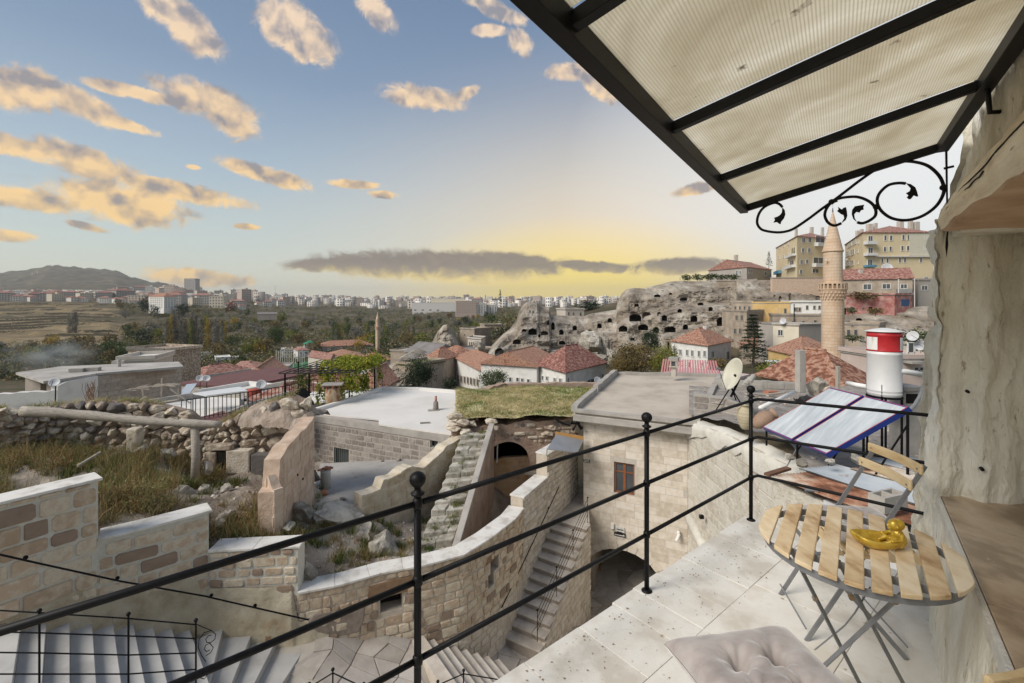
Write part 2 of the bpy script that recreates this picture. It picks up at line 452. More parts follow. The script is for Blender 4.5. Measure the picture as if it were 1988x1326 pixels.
# ------------------------------------------------------------------ masonry
class Wall:
 """a wall along a plan path; s runs along it, z is height; the outer face is on the right of the path direction * side"""
 def __init__(w,path,zb,zt,side=1,thick=.4):
  w.p=[V((a[0],a[1]))for a in path]
  w.cum=[0.0]
  for a,b in zip(w.p,w.p[1:]):
   w.cum.append(w.cum[-1]+(b-a).length)
  w.L=w.cum[-1]
  f=lambda q:q if callable(q)else(lambda s,q=q:q)
  w.zb,w.zt=f(zb),f(zt)
  w.side,w.thick=side,thick
  w.holes=[]
 def at(w,s,z,off=0.0):
  s=max(0.0,min(w.L,s))
  i=0
  while i<len(w.p)-2 and w.cum[i+1]<s:
   i+=1
  a,b=w.p[i],w.p[i+1]
  t=(s-w.cum[i])/max(1e-6,w.cum[i+1]-w.cum[i])
  d=(b-a).normalized()
  if 0<i and t<.5:
   d=(d*(.5+t)+(w.p[i]-w.p[i-1]).normalized()*(.5-t)).normalized()
  elif i<len(w.p)-2 and t>.5:
   d=(d*(1.5-t)+(w.p[i+2]-w.p[i+1]).normalized()*(t-.5)).normalized()
  q=a+(b-a)*t
  n=V((d.y,-d.x))*w.side
  return V((q.x+n.x*off,q.y+n.y*off,z))
 def hole(w,s0,s1,lo,hi,n=1):
  f=lambda q:q if callable(q)else(lambda s,q=q:q)
  w.holes.append((s0,s1,f(lo),f(hi),n))
  return w
 def arch(w,s0,s1,lo,spring,rise,n=16):
  c,h=(s0+s1)/2,(s1-s0)/2
  return w.hole(s0,s1,lo,lambda s:spring+rise*math.sqrt(max(0,1-((s-c)/h)**2)),n)
 def spans(w,s0,s1):
  e=1e-4
  zb0,zb1,zt0,zt1=w.zb(s0+e),w.zb(s1-e),w.zt(s0+e),w.zt(s1-e)
  cuts=sorted([(h[2](s0+e),h[2](s1-e),h[3](s0+e),h[3](s1-e))for h in w.holes if h[0]<(s0+s1)/2<h[1]])
  out,a0,a1=[],zb0,zb1
  for lo0,lo1,hi0,hi1 in cuts:
   if lo0>a0+.005 or lo1>a1+.005:
    out.append((a0,a1,lo0,lo1))
   a0,a1=max(a0,hi0),max(a1,hi1)
  if zt0>a0 or zt1>a1:
   out.append((a0,a1,max(zt0,a0+.002),max(zt1,a1+.002)))
  return out
 def core(w,name,mat,parent,step=.5,**k):
  bp=set([0,w.L]+w.cum)
  for h in w.holes:
   for i in range(h[4]+1):
    bp.add(h[0]+(h[1]-h[0])*i/h[4])
  bp=sorted(b for b in bp if 0<=b<=w.L)
  full=[]
  for a,b in zip(bp,bp[1:]):
   n=max(1,int(math.ceil((b-a)/step)))
   full+=[a+(b-a)*i/n for i in range(n)]
  full.append(w.L)
  mb=MB()
  for a,b in zip(full,full[1:]):
   if b-a<1e-4:continue
   for za0,za1,zc0,zc1 in w.spans(a,b):
    v=[w.at(a,za0),w.at(b,za1),w.at(b,zc1),w.at(a,zc0)]
    v+=[w.at(a,za0,-w.thick),w.at(b,za1,-w.thick),w.at(b,zc1,-w.thick),w.at(a,zc0,-w.thick)]
    mb.add(v,[(0,1,2,3),(7,6,5,4),(0,4,5,1),(3,2,6,7),(1,5,6,2),(0,3,7,4)])
  return mb.build(name,mat,parent,**k)
 def inside(w,s,z):
  for h in w.holes:
   if h[0]-.01<s<h[1]+.01 and h[2](s)-.01<z<h[3](s)+.01:
    return True
  return False
 def blocks(w,parent,mat,rowh,wmin,wmax,gap=.012,proud=.02,cut=.03,rz=None,seed=1,name='stone',limit=300,vary=.0,inset=.012,zrange=None,skip=0.0,alt=None,stuffname='small_stones'):
  rg=random.Random(seed)
  rz=rz or(lambda s:0.0)
  lo=min(w.zb(s)-rz(s)for s in np.linspace(0,w.L,25))
  hi=max(w.zt(s)-rz(s)for s in np.linspace(0,w.L,25))
  if zrange:lo,hi=max(lo,zrange[0]),min(hi,zrange[1])
  z,stones=lo,[]
  while z<hi-.02:
   h=rowh*(1+rg.uniform(-vary,vary))
   s=-rg.uniform(0,wmax)
   while s<w.L:
    L=rg.uniform(wmin,wmax)
    a,b=max(0,s),min(w.L,s+L)
    s+=L
    if b-a<wmin*.35 or rg.random()<skip:
     continue
    if w.holes:
     n=9
     run,best=[],[]
     for i in range(n):
      q=a+(b-a)*i/(n-1)
      zz=rz(q)+z
      if w.inside(q,zz+h*.12)or w.inside(q,zz+h*.88):
       run=[]
      else:
       run=run+[q]
       if len(run)>len(best):best=run
     if len(best)<3:continue
     a,b=best[0],best[-1]
     if b-a<wmin*.3:continue
    c=[]
    for q in(a+gap/2,b-gap/2):
     z0=max(z+rz(q)+gap/2,w.zb(q))
     z1=min(z+h+rz(q)-gap/2,w.zt(q)-.004)
     c.append((z0,z1))
    if min(c[0][1]-c[0][0],c[1][1]-c[1][0])<.25*rowh:
     continue
    stones.append((a+gap/2,b-gap/2,c,rg.random()))
   z+=h
  k=0
  rest=MB()
  for a,b,c,q in stones:
   hh=min(c[0][1]-c[0][0],c[1][1]-c[1][0])
   ct=min(cut*rg.uniform(.5,1.5),hh*.3,(b-a)*.3)
   pr=proud*rg.uniform(.3,1.5)
   ring=[(a+ct,c[0][0]),(b-ct,c[1][0]),(b,c[1][0]+ct),(b,c[1][1]-ct),(b-ct,c[1][1]),(a+ct,c[0][1]),(a,c[0][1]-ct),(a,c[0][0]+ct)]
   j=min(.012,cut*.4)
   ring=[(s_+rg.uniform(-j,j)*.5,z_+rg.uniform(-j,j)*.5)for s_,z_ in ring]
   cs,cz=(a+b)/2,sum(x[1]for x in ring)/8
   ins=min(inset,hh*.2)
   inner=[(s_+(ins if s_<cs else-ins),z_+(ins if z_<cz else-ins))for s_,z_ in ring]
   v=[w.at(s_,z_,-.012)for s_,z_ in ring]+[w.at(s_,z_,pr*rg.uniform(.75,1.1))for s_,z_ in inner]+[w.at(cs,cz,pr*1.15)]
   f=[(i,(i+1)%8,8+(i+1)%8,8+i)for i in range(8)]+[(8+i,8+(i+1)%8,16)for i in range(8)]
   if w.side<0:
    f=[x[::-1]for x in f]
   if k<limit:
    obj(name,(v,f),mat,parent)
   else:
    rest.add(v,f)
   k+=1
  if rest.v:
   o=rest.build(stuffname,mat,parent,kind='stuff')
  return len(stones)
def rock_mesh(r=1.0,seed=0,flat=.75,sub=2,rough=.28):
 "an angular stone"
 import bmesh
 bm=bmesh.new()
 bmesh.ops.create_icosphere(bm,subdivisions=sub,radius=1)
 from mathutils import noise as mn
 rg=random.Random(seed)
 pl=[(V((rg.gauss(0,1),rg.gauss(0,1),rg.gauss(0,1))).normalized(),rg.uniform(.5,.85))for _ in range(13)]
 for v in bm.verts:
  p=v.co.copy()
  for n_,d_ in pl:
   q=p.dot(n_)
   if q>d_:p-=n_*(q-d_)
  p*=1+rg.uniform(-1,1)*rough*.07+.16*mn.fractal(p*2.3+V((seed,0,0)),.6,2.1,4)
  v.co=V((p.x,p.y,p.z*flat))*r
 me=bpy.data.meshes.new('stone')
 bm.to_mesh(me)
 bm.free()
 return me
# ================================================================== TERRACE
U=V((.775,.632,0)).normalized()
Nn=V((U.y,-U.x,0))
E0=V((1.78,3.43,0))
FZ=-1.63
def TE(s,t,z=FZ):
 q=E0+U*s+Nn*t
 return V((q.x,q.y,z))
def terrace():
 slab=MB()
 slab.prism([TE(-7,-.01),TE(.03,-.01),TE(.03,1.9),TE(-7,1.9)],FZ-.25,FZ-.034)
 base=slab.build('terrace_floor',M('slab_core',[(.45,.42,.36),(.55,.52,.46)]),kind='structure')
 wl=MB()
 wl.prism([TE(-7,.06),TE(-.05,.06),TE(-.05,1.9),TE(-7,1.9)],-11.6,FZ-.252)
 wl.build('terrace_support_wall',PALE_BLOCK,kind='structure')
 rg=random.Random(3)
 def tile(s0,s1,t0,t1):
  g=.0011
  j=rg.uniform(-.012,.006)if t0<0 else 0
  dz=rg.uniform(-.0012,.0012)
  s0,s1,t0,t1=s0+g,s1-g,t0+g+j,t1-g
  b=.0015
  v=[TE(s0,t0,FZ-.03),TE(s1,t0,FZ-.03),TE(s1,t1,FZ-.03),TE(s0,t1,FZ-.03),TE(s0,t0,FZ-b+dz),TE(s1,t0,FZ-b+dz),TE(s1,t1,FZ-b+dz),TE(s0,t1,FZ-b+dz),TE(s0+b,t0+b,FZ+dz),TE(s1-b,t0+b,FZ+dz),TE(s1-b,t1-b,FZ+dz),TE(s0+b,t1-b,FZ+dz)]
  f=[(0,1,5,4),(1,2,6,5),(2,3,7,6),(3,0,4,7),(4,5,9,8),(5,6,10,9),(6,7,11,10),(7,4,8,11),(8,9,10,11)]
  f=[x[::-1]for x in f]
  obj('floor_tile',(v,f),TRAVERTINE,base)
 cuts=[.03,-.42,-.86,-1.13,-1.37,-1.56,-1.84,-2.2,-2.64,-3.1,-3.6,-4.1,-4.6,-5.1,-5.6,-6.1,-7]
 for a,b in zip(cuts,cuts[1:]):
  tile(b,a,-.035,.375)
 for r in range(3):
  t0=.375+r*.5
  s=.03-(0 if r==0 else.35*(r%2))
  if s<.02:tile(s,.03,t0,t0+.5)
  while s>-7:
   tile(max(-7,s-.82),s,t0,t0+.5)
   s-=.82
 mb=MB()
 for i in range(420):
  s,t=rg.uniform(-3.2,-.1),abs(rg.gauss(0,.22))+.01
  c=TE(s,t,FZ+.0035)
  r=rg.uniform(.0015,.006)
  a=rg.uniform(0,6.28)
  mb.add([c+V((math.cos(a+k*2.1)*r*rg.uniform(.5,1.6),math.sin(a+k*2.1)*r,rg.uniform(-.0015,.003)))for k in range(3)],[(0,1,2)])
 mb.build('dry_leaf_crumbs',M('leaf_crumbs',[(.16,.09,.05),(.26,.17,.09)],scale=60,bump=0),label='dry leaf crumbs and dirt specks scattered along the terrace edge',kind='stuff')
terrace()
def railing():
 zt,zm,zl=-.735,-1.02,-1.31
 t=thing('balcony_railing','black iron railing with ball finials along the open edge of the terrace','railing',TE(-1.33,.02))
 posts=[0.0,-1.33,-2.76,-4.15]
 for s in posts:
  mb=MB()
  mb.tube([TE(s,.02,FZ-.03),TE(s,.02,-.70)],.0135,14)
  for z in(zt,zm,zl):
   mb.lathe(TE(s,.02,z),[(.013,-.022),(.0185,-.012),(.0195,0),(.0185,.012),(.013,.022)],14)
  mb.lathe(TE(s,.02,FZ+.001),[(.03,-.004),(.03,.004),(.015,.012)],14)
  p=mb.build('post',BLACK_IRON,t,smooth=True)
  f=MB()
  f.lathe(TE(s,.02,-.70),[(.014,-.008),(.024,-.002),(.026,.004),(.017,.008),(.0125,.014),(.0125,.024),(.02,.030),(.0275,.040),(.0305,.052),(.0285,.064),(.021,.074),(.010,.080),(.001,.0815)],20)
  f.build('ball_finial',BLACK_IRON,p,smooth=True)
 for z in(zt,zm,zl):
  for a,b in zip(posts,posts[1:]):
   MB().tube([TE(a,.02,z),TE(b,.02,z)],.0108,14).build('rail',BLACK_IRON,t,smooth=True)
  MB().tube([TE(posts[-1],.02,z),TE(-5.2,.02,z)],.0108,14).build('rail',BLACK_IRON,t,smooth=True)
  k=P(1465,{zt:773,zm:845,zl:914}[z],3.45)
  e=P(1792,{zt:805,zm:898,zl:997}[z],2.72)
  MB().tube([TE(0,.02,z),V((k.x+.01,k.y-.03,z+.012)),V((e.x,e.y,e.z)),V((e.x+.25,e.y-.24,e.z))],.0108,14).build('rail',BLACK_IRON,t,smooth=True)
railing()
# ================================================================== AWNING
O1,I1=P(1445,405,2.88),P(1830,284,2.32)
ZO,ZI=O1.z,I1.z
OL=[O1,PZ(1396,349,ZO),PZ(1297,253,ZO),PZ(1099,53,ZO)]
IL=[I1,PZ(1880,165,ZI)]
od=(OL[3]-OL[0]).normalized()
idr=(IL[1]-IL[0]).normalized()
wdir=(od+idr).normalized()
sp=[0,(OL[1]-O1).length,(OL[2]-O1).length,(OL[3]-O1).length]
sp+=[sp[3]+.7,sp[3]+1.4,sp[3]+2.1]
def awning():
 t=thing('awning','black iron framed awning of clear ribbed plastic over the terrace','awning',(O1.x,O1.y,O1.z))
 end=sp[-1]
 a0,a1=O1,O1+od*end
 b0,b1=I1,I1+od*end
 MB().beam(a0-od*-.0,a1,.045,.06).build('outer_beam',BLACK_IRON,t,bevel=.002)
 MB().beam(b0,b1,.045,.06).build('wall_beam',BLACK_IRON,t,bevel=.002)
 for s in sp:
  MB().beam(O1+od*s,I1+od*s,.03,.034 if s else.042).build('cross_beam',BLACK_IRON,t,bevel=.002)
 m=bpy.data.materials.new('ribbed_polycarbonate')
 m.use_nodes=True
 nt=m.node_tree
 nt.nodes.clear()
 geo=nd(nt,'ShaderNodeNewGeometry')
 cross=(I1-O1)
 ax=cross-od*cross.dot(od)
 ax.normalize()
 dp=nd(nt,'ShaderNodeVectorMath',{0:geo.outputs['Position'],1:tuple(ax)},operation='DOT_PRODUCT').outputs['Value']
 w=mth(nt,'SINE',mth(nt,'MULTIPLY',dp,2*math.pi/.0085))
 w=nd(nt,'ShaderNodeMapRange',{0:w,1:-.2,2:.9}).outputs[0]
 n1=nd(nt,'ShaderNodeTexNoise',{'Vector':geo.outputs['Position'],'Scale':2.2,'Detail':5.0,'Roughness':.6,'Distortion':.6}).outputs[0]
 n2=nd(nt,'ShaderNodeTexNoise',{'Vector':geo.outputs['Position'],'Scale':11.0,'Detail':4.0}).outputs[0]
 c=ramp(nt,n1,[(.3,(.60,.54,.42)),(.5,(.76,.72,.61)),(.68,(.93,.91,.84))])
 c=mixc(nt,mth(nt,'MULTIPLY',w,.5),c,(.50,.44,.33))
 c=mixc(nt,nd(nt,'ShaderNodeMapRange',{0:n2,1:.70,2:.76}).outputs[0],c,(.22,.18,.12))
 tr=nd(nt,'ShaderNodeBsdfTranslucent',{0:c})
 df=nd(nt,'ShaderNodeBsdfDiffuse',{0:c})
 tp=nd(nt,'ShaderNodeBsdfTransparent',{0:mixc(nt,.35,c,(1,1,1))})
 gl=nd(nt,'ShaderNodeBsdfGlossy',{0:(1,1,1,1),1:.25})
 a_=nd(nt,'ShaderNodeMixShader',{0:.18,1:tr.outputs[0],2:df.outputs[0]})
 b_=nd(nt,'ShaderNodeMixShader',{0:.28,1:a_.outputs[0],2:tp.outputs[0]})
 c_=nd(nt,'ShaderNodeMixShader',{0:.06,1:b_.outputs[0],2:gl.outputs[0]})
 nd(nt,'ShaderNodeOutputMaterial',{0:c_.outputs[0]})
 nrm=od.cross(cross).normalized()
 if nrm.z<0:nrm=-nrm
 for s0,s1 in zip(sp,sp[1:]):
  A,B=O1+od*(s0+.018),O1+od*(s1-.018)
  C,D=I1+od*(s1-.018),I1+od*(s0+.018)
  MB().plate([p+nrm*.018 for p in(A,B,C,D)],nrm,.0012).build('plastic_sheet',m,t)
 q=I1+od*(sp[1]+.02)
 h=P(1899,218,q.y)
 hb=MB().tube([q,V((q.x+.012,q.y,h.z)),V((q.x+.012,q.y,h.z))+V((.12,-.02,0))],.009,8)
 hb.build('wall_hook',BLACK_IRON,t)
 pn=V((cross.y,-cross.x,0)).normalized()
 g=lambda x,y:PP(1380+x/3.27,240+y/3.27,O1,pn)
 br=thing('scroll_bracket',None,None)
 br.parent=t
 br.matrix_parent_inverse=root_of(t).inverted()
 def smooth_curve(pts,n=5):
  out=[]
  P4=[pts[0]]+pts+[pts[-1]]
  for i in range(1,len(P4)-2):
   p0,p1,p2,p3=P4[i-1:i+3]
   for k in range(n):
    u=k/n
    out.append(tuple(.5*((2*p1[j])+(-p0[j]+p2[j])*u+(2*p0[j]-5*p1[j]+4*p2[j]-p3[j])*u*u+(-p0[j]+3*p1[j]-3*p2[j]+p3[j])*u**3)for j in(0,1)))
  out.append(pts[-1])
  return out
 S=[[(455,530),(435,510),(400,503),(340,530),(305,575),(295,630),(318,668),(360,683),(420,690),(475,685),(530,665),(620,605),(700,545),(770,495),(850,435),(950,358),(1050,290),(1120,258),(1200,240),(1290,242),(1380,268),(1450,330),(1480,400),(1472,460),(1425,530),(1340,588),(1240,613),(1150,600),(1085,555),(1058,500),(1070,445),(1125,392),(1190,377),(1240,380)],[(765,497),(800,480),(850,468),(930,465),(1000,490),(1042,530),(1047,580),(1012,613),(965,632),(930,626)],[(805,487),(760,508),(733,545),(725,585),(745,627),(785,647),(830,632)]]
 for cv in S:
  MB().tube([g(*q)for q in smooth_curve(cv)],.0078,10).build('scroll',BLACK_IRON,br,smooth=True)
 leaves=[[(455,530),(470,548),(474,575),(466,600),(448,622),(443,640),(432,634),(420,625),(398,628),(408,612),(402,598),(425,590),(440,580),(452,565)],[(1240,378),(1270,384),(1300,405),(1312,435),(1318,462),(1305,462),(1290,455),(1272,478),(1258,480),(1245,468),(1256,455),(1240,442),(1262,430),(1270,410)],[(930,626),(905,605),(895,575),(898,548),(915,525),(942,520),(975,515),(970,530),(972,545),(955,550),(945,565),(925,560),(912,575),(915,600)],[(830,632),(858,612),(868,585),(866,560),(860,530),(845,534),(832,545),(808,528),(812,545),(802,555),(815,565),(828,575),(842,580),(848,600)]]
 for lf in leaves:
  MB().plate([g(*q)+pn*.004 for q in lf],-pn,.008).build('iron_leaf',BLACK_IRON,br)
 spear=[(1488,150),(1503,150),(1509,690),(1506,720),(1508,770),(1498,845),(1490,780),(1494,720),(1500,690)]
 MB().plate([g(*q)+pn*.006 for q in spear],-pn,.012).build('wall_bar',BLACK_IRON,br)
 MB().beam(g(1480,285),g(1545,270),.01).build('wall_pin',BLACK_IRON,br)
 for c_ in((1052,528),(1478,405),(768,496)):
  MB().ball(g(*c_),.016,10).build('clamp',BLACK_IRON,br,smooth=True)
 return t
awning()
# ================================================================== CARVED ROCK WALL ON THE RIGHT
W0=V((1.416,1.296,0))
WD=V((.605,.796,0)).normalized()
WN=V((WD.y,-WD.x,0))
def WP(a,n,z):
 q=W0+WD*a+WN*n
 return V((q.x,q.y,z))
def cave_wall():
 sil=[(-400,1840),(290,1838),(400,1815),(440,1806),(500,1803),(518,1812),(560,1807),(600,1804),(640,1801),(655,1793),(700,1788),(800,1787),(850,1780),(900,1783),(950,1788),(1000,1786),(1150,1792),(1400,1796)]
 ys,xs=[q[0]for q in sil],[q[1]for q in sil]
 def a_end(z):
  a=2.0
  for _ in range(6):
   d=W0.y+a*WD.y
   py=588-z/d*F
   px=float(np.interp(py,ys,xs))
   d=.430*F/max(20,(px-994-.7607*F))
   a=(d-W0.y)/WD.y
  return min(a,3.2)
 zs=np.concatenate([np.arange(FZ-.2,3.2,.018)])
 ae=np.array([a_end(z)for z in zs])
 root=thing('carved_rock_wall','hand carved pale rock wall with a window opening beside the table','wall',WP(1.5,0,FZ))
 mat=M('carved_rock',[(.36,.32,.23),(.62,.57,.46),(.78,.75,.65),(.86,.84,.77)],scale=1.6,stretch=(1,1,.32),rough=.95,bump=1.0,bscale=22,dist=.03,contrast=1.5,spots=((.36,.30,.21),26,.62))
 JA=1.35
 def surf(name,fn,nu,nv,disp,mask=None):
  uu,vv=np.meshgrid(np.linspace(0,1,nu),np.linspace(0,1,nv),indexing='ij')
  p=fn(uu,vv)
  x,y,z=p
  k=disp*(fbm(x*3.1,y*3.1,z*2.2,5,11)+.45*fbm(x*22,y*22,z*13,3,41)-.5*np.clip(fbm(x*9,y*9,z*6,3,51)-.35,0,1))
  k2=disp*.6*fbm(x*3.1+9,y*3.1,z*2.2,4,31)
  x=x-WN.x*k+WD.x*k2
  y=y-WN.y*k+WD.y*k2
  q=grid_quads(nu,nv,mask(uu,vv)[:-1,:-1]if mask else None)
  me=npmesh(name,np.stack([x,y,z],-1),q,smooth=True)
  return obj(name,me,mat,root)
 def front(a0f,zlo,zhi,nu,nv,name,grooves=False,setback=0.0):
  def fn(u,v):
   z=zlo+(zhi-zlo)*v
   a1=np.interp(z,zs,ae)
   a=a0f+(a1-a0f)*u
   n=np.zeros_like(a)+setback*np.clip((z-.4)/.05,0,1)
   n=n+.05*np.clip((a-(a1-.18))/.18,0,1)**2
   if grooves:
    n=n+.03*np.exp(-((a-JA-.05)/.05)**2)+.022*np.exp(-((a-JA-.33-.05*np.sin(z*2))/.07)**2)-.03*np.exp(-((a-JA-.2)/.06)**2)+.03*np.exp(-((z+.12)/.03)**2)*(a>JA+.1)
   n=n-.06*np.clip((-.9-z)/.75,0,1)
   return W0.x+WD.x*a+WN.x*n,W0.y+WD.y*a+WN.y*n,z
  return surf(name,fn,nu,nv,.028 if not setback else.022)
 front(JA,FZ-.05,.40,130,260,'pillar_face',True)
 front(-1.2,.40,3.2,260,220,'upper_face',setback=.07)
 def below(u,v):
  a,z=-1.2+(JA+.002+1.2)*u,FZ-.05+(-1.04-FZ+.05)*v
  n=-.06*np.clip((-.9-z)/.75,0,1)
  return W0.x+WD.x*a+WN.x*n,W0.y+WD.y*a+WN.y*n,z
 surf('dado_face',below,220,60,.012)
 def jamb(u,v):
  n,z=u*1.3,-1.06+v*1.5
  a=JA+.02*np.sin(n*31+z*1.2)+.012*np.sin(n*57-z*2)+.05*np.sin(np.clip(n*5,0,3.1))+.06*np.clip((z+.5)*.2,0,1)+.05*np.exp(-((n-.32)/.05)**2)
  return W0.x+WD.x*a+WN.x*n,W0.y+WD.y*a+WN.y*n,z
 surf('window_jamb',jamb,260,240,.03)
 def endf(u,v):
  z=FZ-.05+(3.25+.05)*v+0*u
  z=FZ-.05+(3.2-FZ+.05)*v
  a1=np.interp(z,zs,ae)
  n=.05+u*1.0
  a=a1-.1*u
  return W0.x+WD.x*a+WN.x*n,W0.y+WD.y*a+WN.y*n,z
 surf('end_face',endf,40,200,.028)
 MB().prism([WP(-1.2,1.3,0),WP(1.5,1.3,0),WP(1.5,1.4,0),WP(-1.2,1.4,0)],-1.1,.6).build('inner_wall',mat,root)
 MB().prism([WP(-1.2,.05,0),WP(2.0,.05,0),WP(2.0,1.4,0),WP(-1.2,1.4,0)],3.1,3.2).build('wall_top',mat,root)
 sm=M('brown_sill_stone',[(.24,.17,.11),(.40,.30,.20),(.50,.40,.28),(.33,.25,.17)],scale=2.8,stretch=(1.0,.55,3),rough=.32,bump=.15,bscale=50,dist=.003,spots=((.66,.62,.55),20,.66),contrast=1.8)
 cutp=.28
 for a0,a1 in((-1.2,cutp-.003),(cutp+.003,JA+.12)):
  MB().prism([WP(a0,.0,0),WP(a1,.0,0),WP(a1,1.3,0),WP(a0,1.3,0)],-1.045,-1.0).build('window_sill',sm,root,bevel=.004)
 MB().prism([WP(-1.2,-.022,0),WP(JA+.1,-.022,0),WP(JA+.1,-.003,0),WP(-1.2,-.003,0)],-1.06,-.997).build('sill_edge',M('pale_sill_edge',[(.6,.57,.5),(.72,.7,.64)],scale=14,bump=.8,bscale=40),root,bevel=.004)
 wm=M('hewn_timber',[(.50,.39,.26),(.76,.67,.52),(.86,.79,.67)],scale=2.4,stretch=(1.2,1.2,9),rough=.8,bump=.7,bscale=26,dist=.008,spots=((.16,.10,.06),6,.68))
 u_=np.linspace(0,1,70)
 MB().prism([WP(1.1,.045,0),WP(JA+.03,.045,0),WP(JA+.03,1.3,0),WP(1.1,1.3,0)],.34,.52).build('lintel_bed',mat,root)
 ring=[(-.012,.352),(.0,.342),(.42,.335),(.42,.50),(-.005,.480),(-.02,.464),(-.022,.40)]
 v,f=[],[]
 for i,k in enumerate(u_):
  a=1.15+(-1.2-1.15)*k
  for j,(n_,z_)in enumerate(ring):
   w_=.010*float(fbm(a*3,j*1.7,0,3,5))
   v.append(WP(a,n_+w_,z_+.012*float(fbm(a*2.5,j*2.3,4,3,9))+(.004*math.sin(a*3))))
 m_=len(ring)
 for i in range(len(u_)-1):
  for j in range(m_):
   f.append((i*m_+j,i*m_+(j+1)%m_,(i+1)*m_+(j+1)%m_,(i+1)*m_+j))
 f+=[tuple(range(m_))[::-1],tuple(range(len(v)-m_,len(v)))]
 lt=obj('lintel_beam',(v,f),[wm,M('brown_timber_underside',[(.30,.18,.10),(.46,.31,.20),(.56,.41,.28)],scale=2.4,stretch=(1.2,1.2,9),rough=.85,bump=.8,bscale=20,dist=.01,spots=((.18,.11,.07),5,.66))],root)  # underside faces get a browner, darker timber colour than the front
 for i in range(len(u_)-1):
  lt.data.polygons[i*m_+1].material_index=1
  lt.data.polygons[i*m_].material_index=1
 ck=MB()
 for a0,a1,z in((1.0,.2,.425),(.7,-.4,.442),(.9,.5,.395)):
  pts=[WP(a0+(a1-a0)*i/14,-.0215,z+.007*float(vnoise(i*.7,z*50,0)))for i in range(15)]
  for p,q in zip(pts,pts[1:]):
   ck.beam(p,q,.004,.0035)
 ck.build('drying_crack',VOID,lt)
 for n_,z_,r_ in((.15,-.83,.009),(.10,-.45,.008)):
  MB().lathe(WP(JA-.005,n_,z_),[(r_,-.02),(r_*.9,.016)],12,axis=tuple(-WD)).build('drill_hole',VOID,root)
cave_wall()
# ================================================================== TABLE, CHAIRS, CUSHIONS, BOWL
SLATW=M('beech_slat',[(.40,.25,.12),(.62,.46,.27),(.72,.57,.37),(.80,.69,.50)],scale=4.5,stretch=(2.4,1.0,4),rough=.6,bump=.25,bscale=24,dist=.003,rnd=.35,spots=((.74,.64,.48),7,.66),contrast=1.2)
SLATE=M('beech_slat_chair',[(.58,.41,.21),(.70,.53,.30),(.76,.61,.39)],scale=4,stretch=(3,3,9),rough=.55,bump=.15,dist=.003,rnd=.2)
def table():
 c=V((1.322,1.755,0))
 tz=-.918
 t=thing('bistro_table','round folding bistro table of nine pale wooden slats on grey iron legs','table',(c.x,c.y,FZ))
 r=.328
 for i in range(9):
  o=(i-4)*.0725
  q0,q1=o-.027,o+.027
  def h(q):return math.sqrt(max(1e-5,r*r-q*q))
  pts=[]
  n=5
  for k in range(n+1):
   q=q0+(q1-q0)*k/n
   q=max(-r+.003,min(r-.003,q))
   pts.append((q,h(q)))
  poly=pts+[(q,-hh)for q,hh in pts[::-1]]
  pl=[(c+WN*q+WD*hh)for q,hh in poly]
  MB().prism([(p.x,p.y)for p in pl],tz-.017,tz).build('slat',SLATW,t,bevel=.003)
 fr=MB()
 for w_ in(-.17,.17):
  L=math.sqrt(r*r-w_*w_)-.02
  fr.beam(c+WD*w_-WN*L+V((0,0,tz-.03)),c+WD*w_+WN*L+V((0,0,tz-.03)),.006,.025)
 n=40
 for k in range(n):
  a0,a1=2*math.pi*k/n,2*math.pi*(k+1)/n
  p=[c+(WN*math.cos(a)+WD*math.sin(a))*(r-.018)+V((0,0,tz-.031))for a in(a0,a1)]
  fr.beam(p[0],p[1],.004,.026)
 fr.build('frame',GREY_IRON,t)
 legs=[(P(1536,1080,1.75),PZ(1692,1372,FZ+.01),.0),(P(1770,1148,1.53),PZ(1545,1345,FZ+.01),.012),(P(1630,1120,1.66),PZ(1768,1354,FZ+.01),.012)]
 for a,b,o in legs:
  a=V((a.x,a.y,tz-.03))
  d=(b-a).normalized()
  mb=MB()
  mb.beam(a,b,.0055,.026,up=(d.cross(V((0.8,-.6,0)))).normalized())
  mb.build('leg',GREY_IRON,t,bevel=.001)
 for x,y,d in((1582,1162,1.77),(1653,1160,1.66),(1738,1167,1.52)):
  MB().lathe(P(x,y,d),[(.009,-.007),(.009,.007)],12,axis=(.3,1,.2)).build('pivot_bolt',M('brass_rust',[(.25,.16,.09),(.4,.3,.18)],scale=60,rough=.5,bump=.1),t)
 rod=MB()
 rod.tube([P(1690,1140,1.7),P(1660,1190,1.75),P(1640,1215,1.8),P(1582,1262,1.9)],.003,6)
 rod.build('stay_rod',GREY_IRON,t)
table()
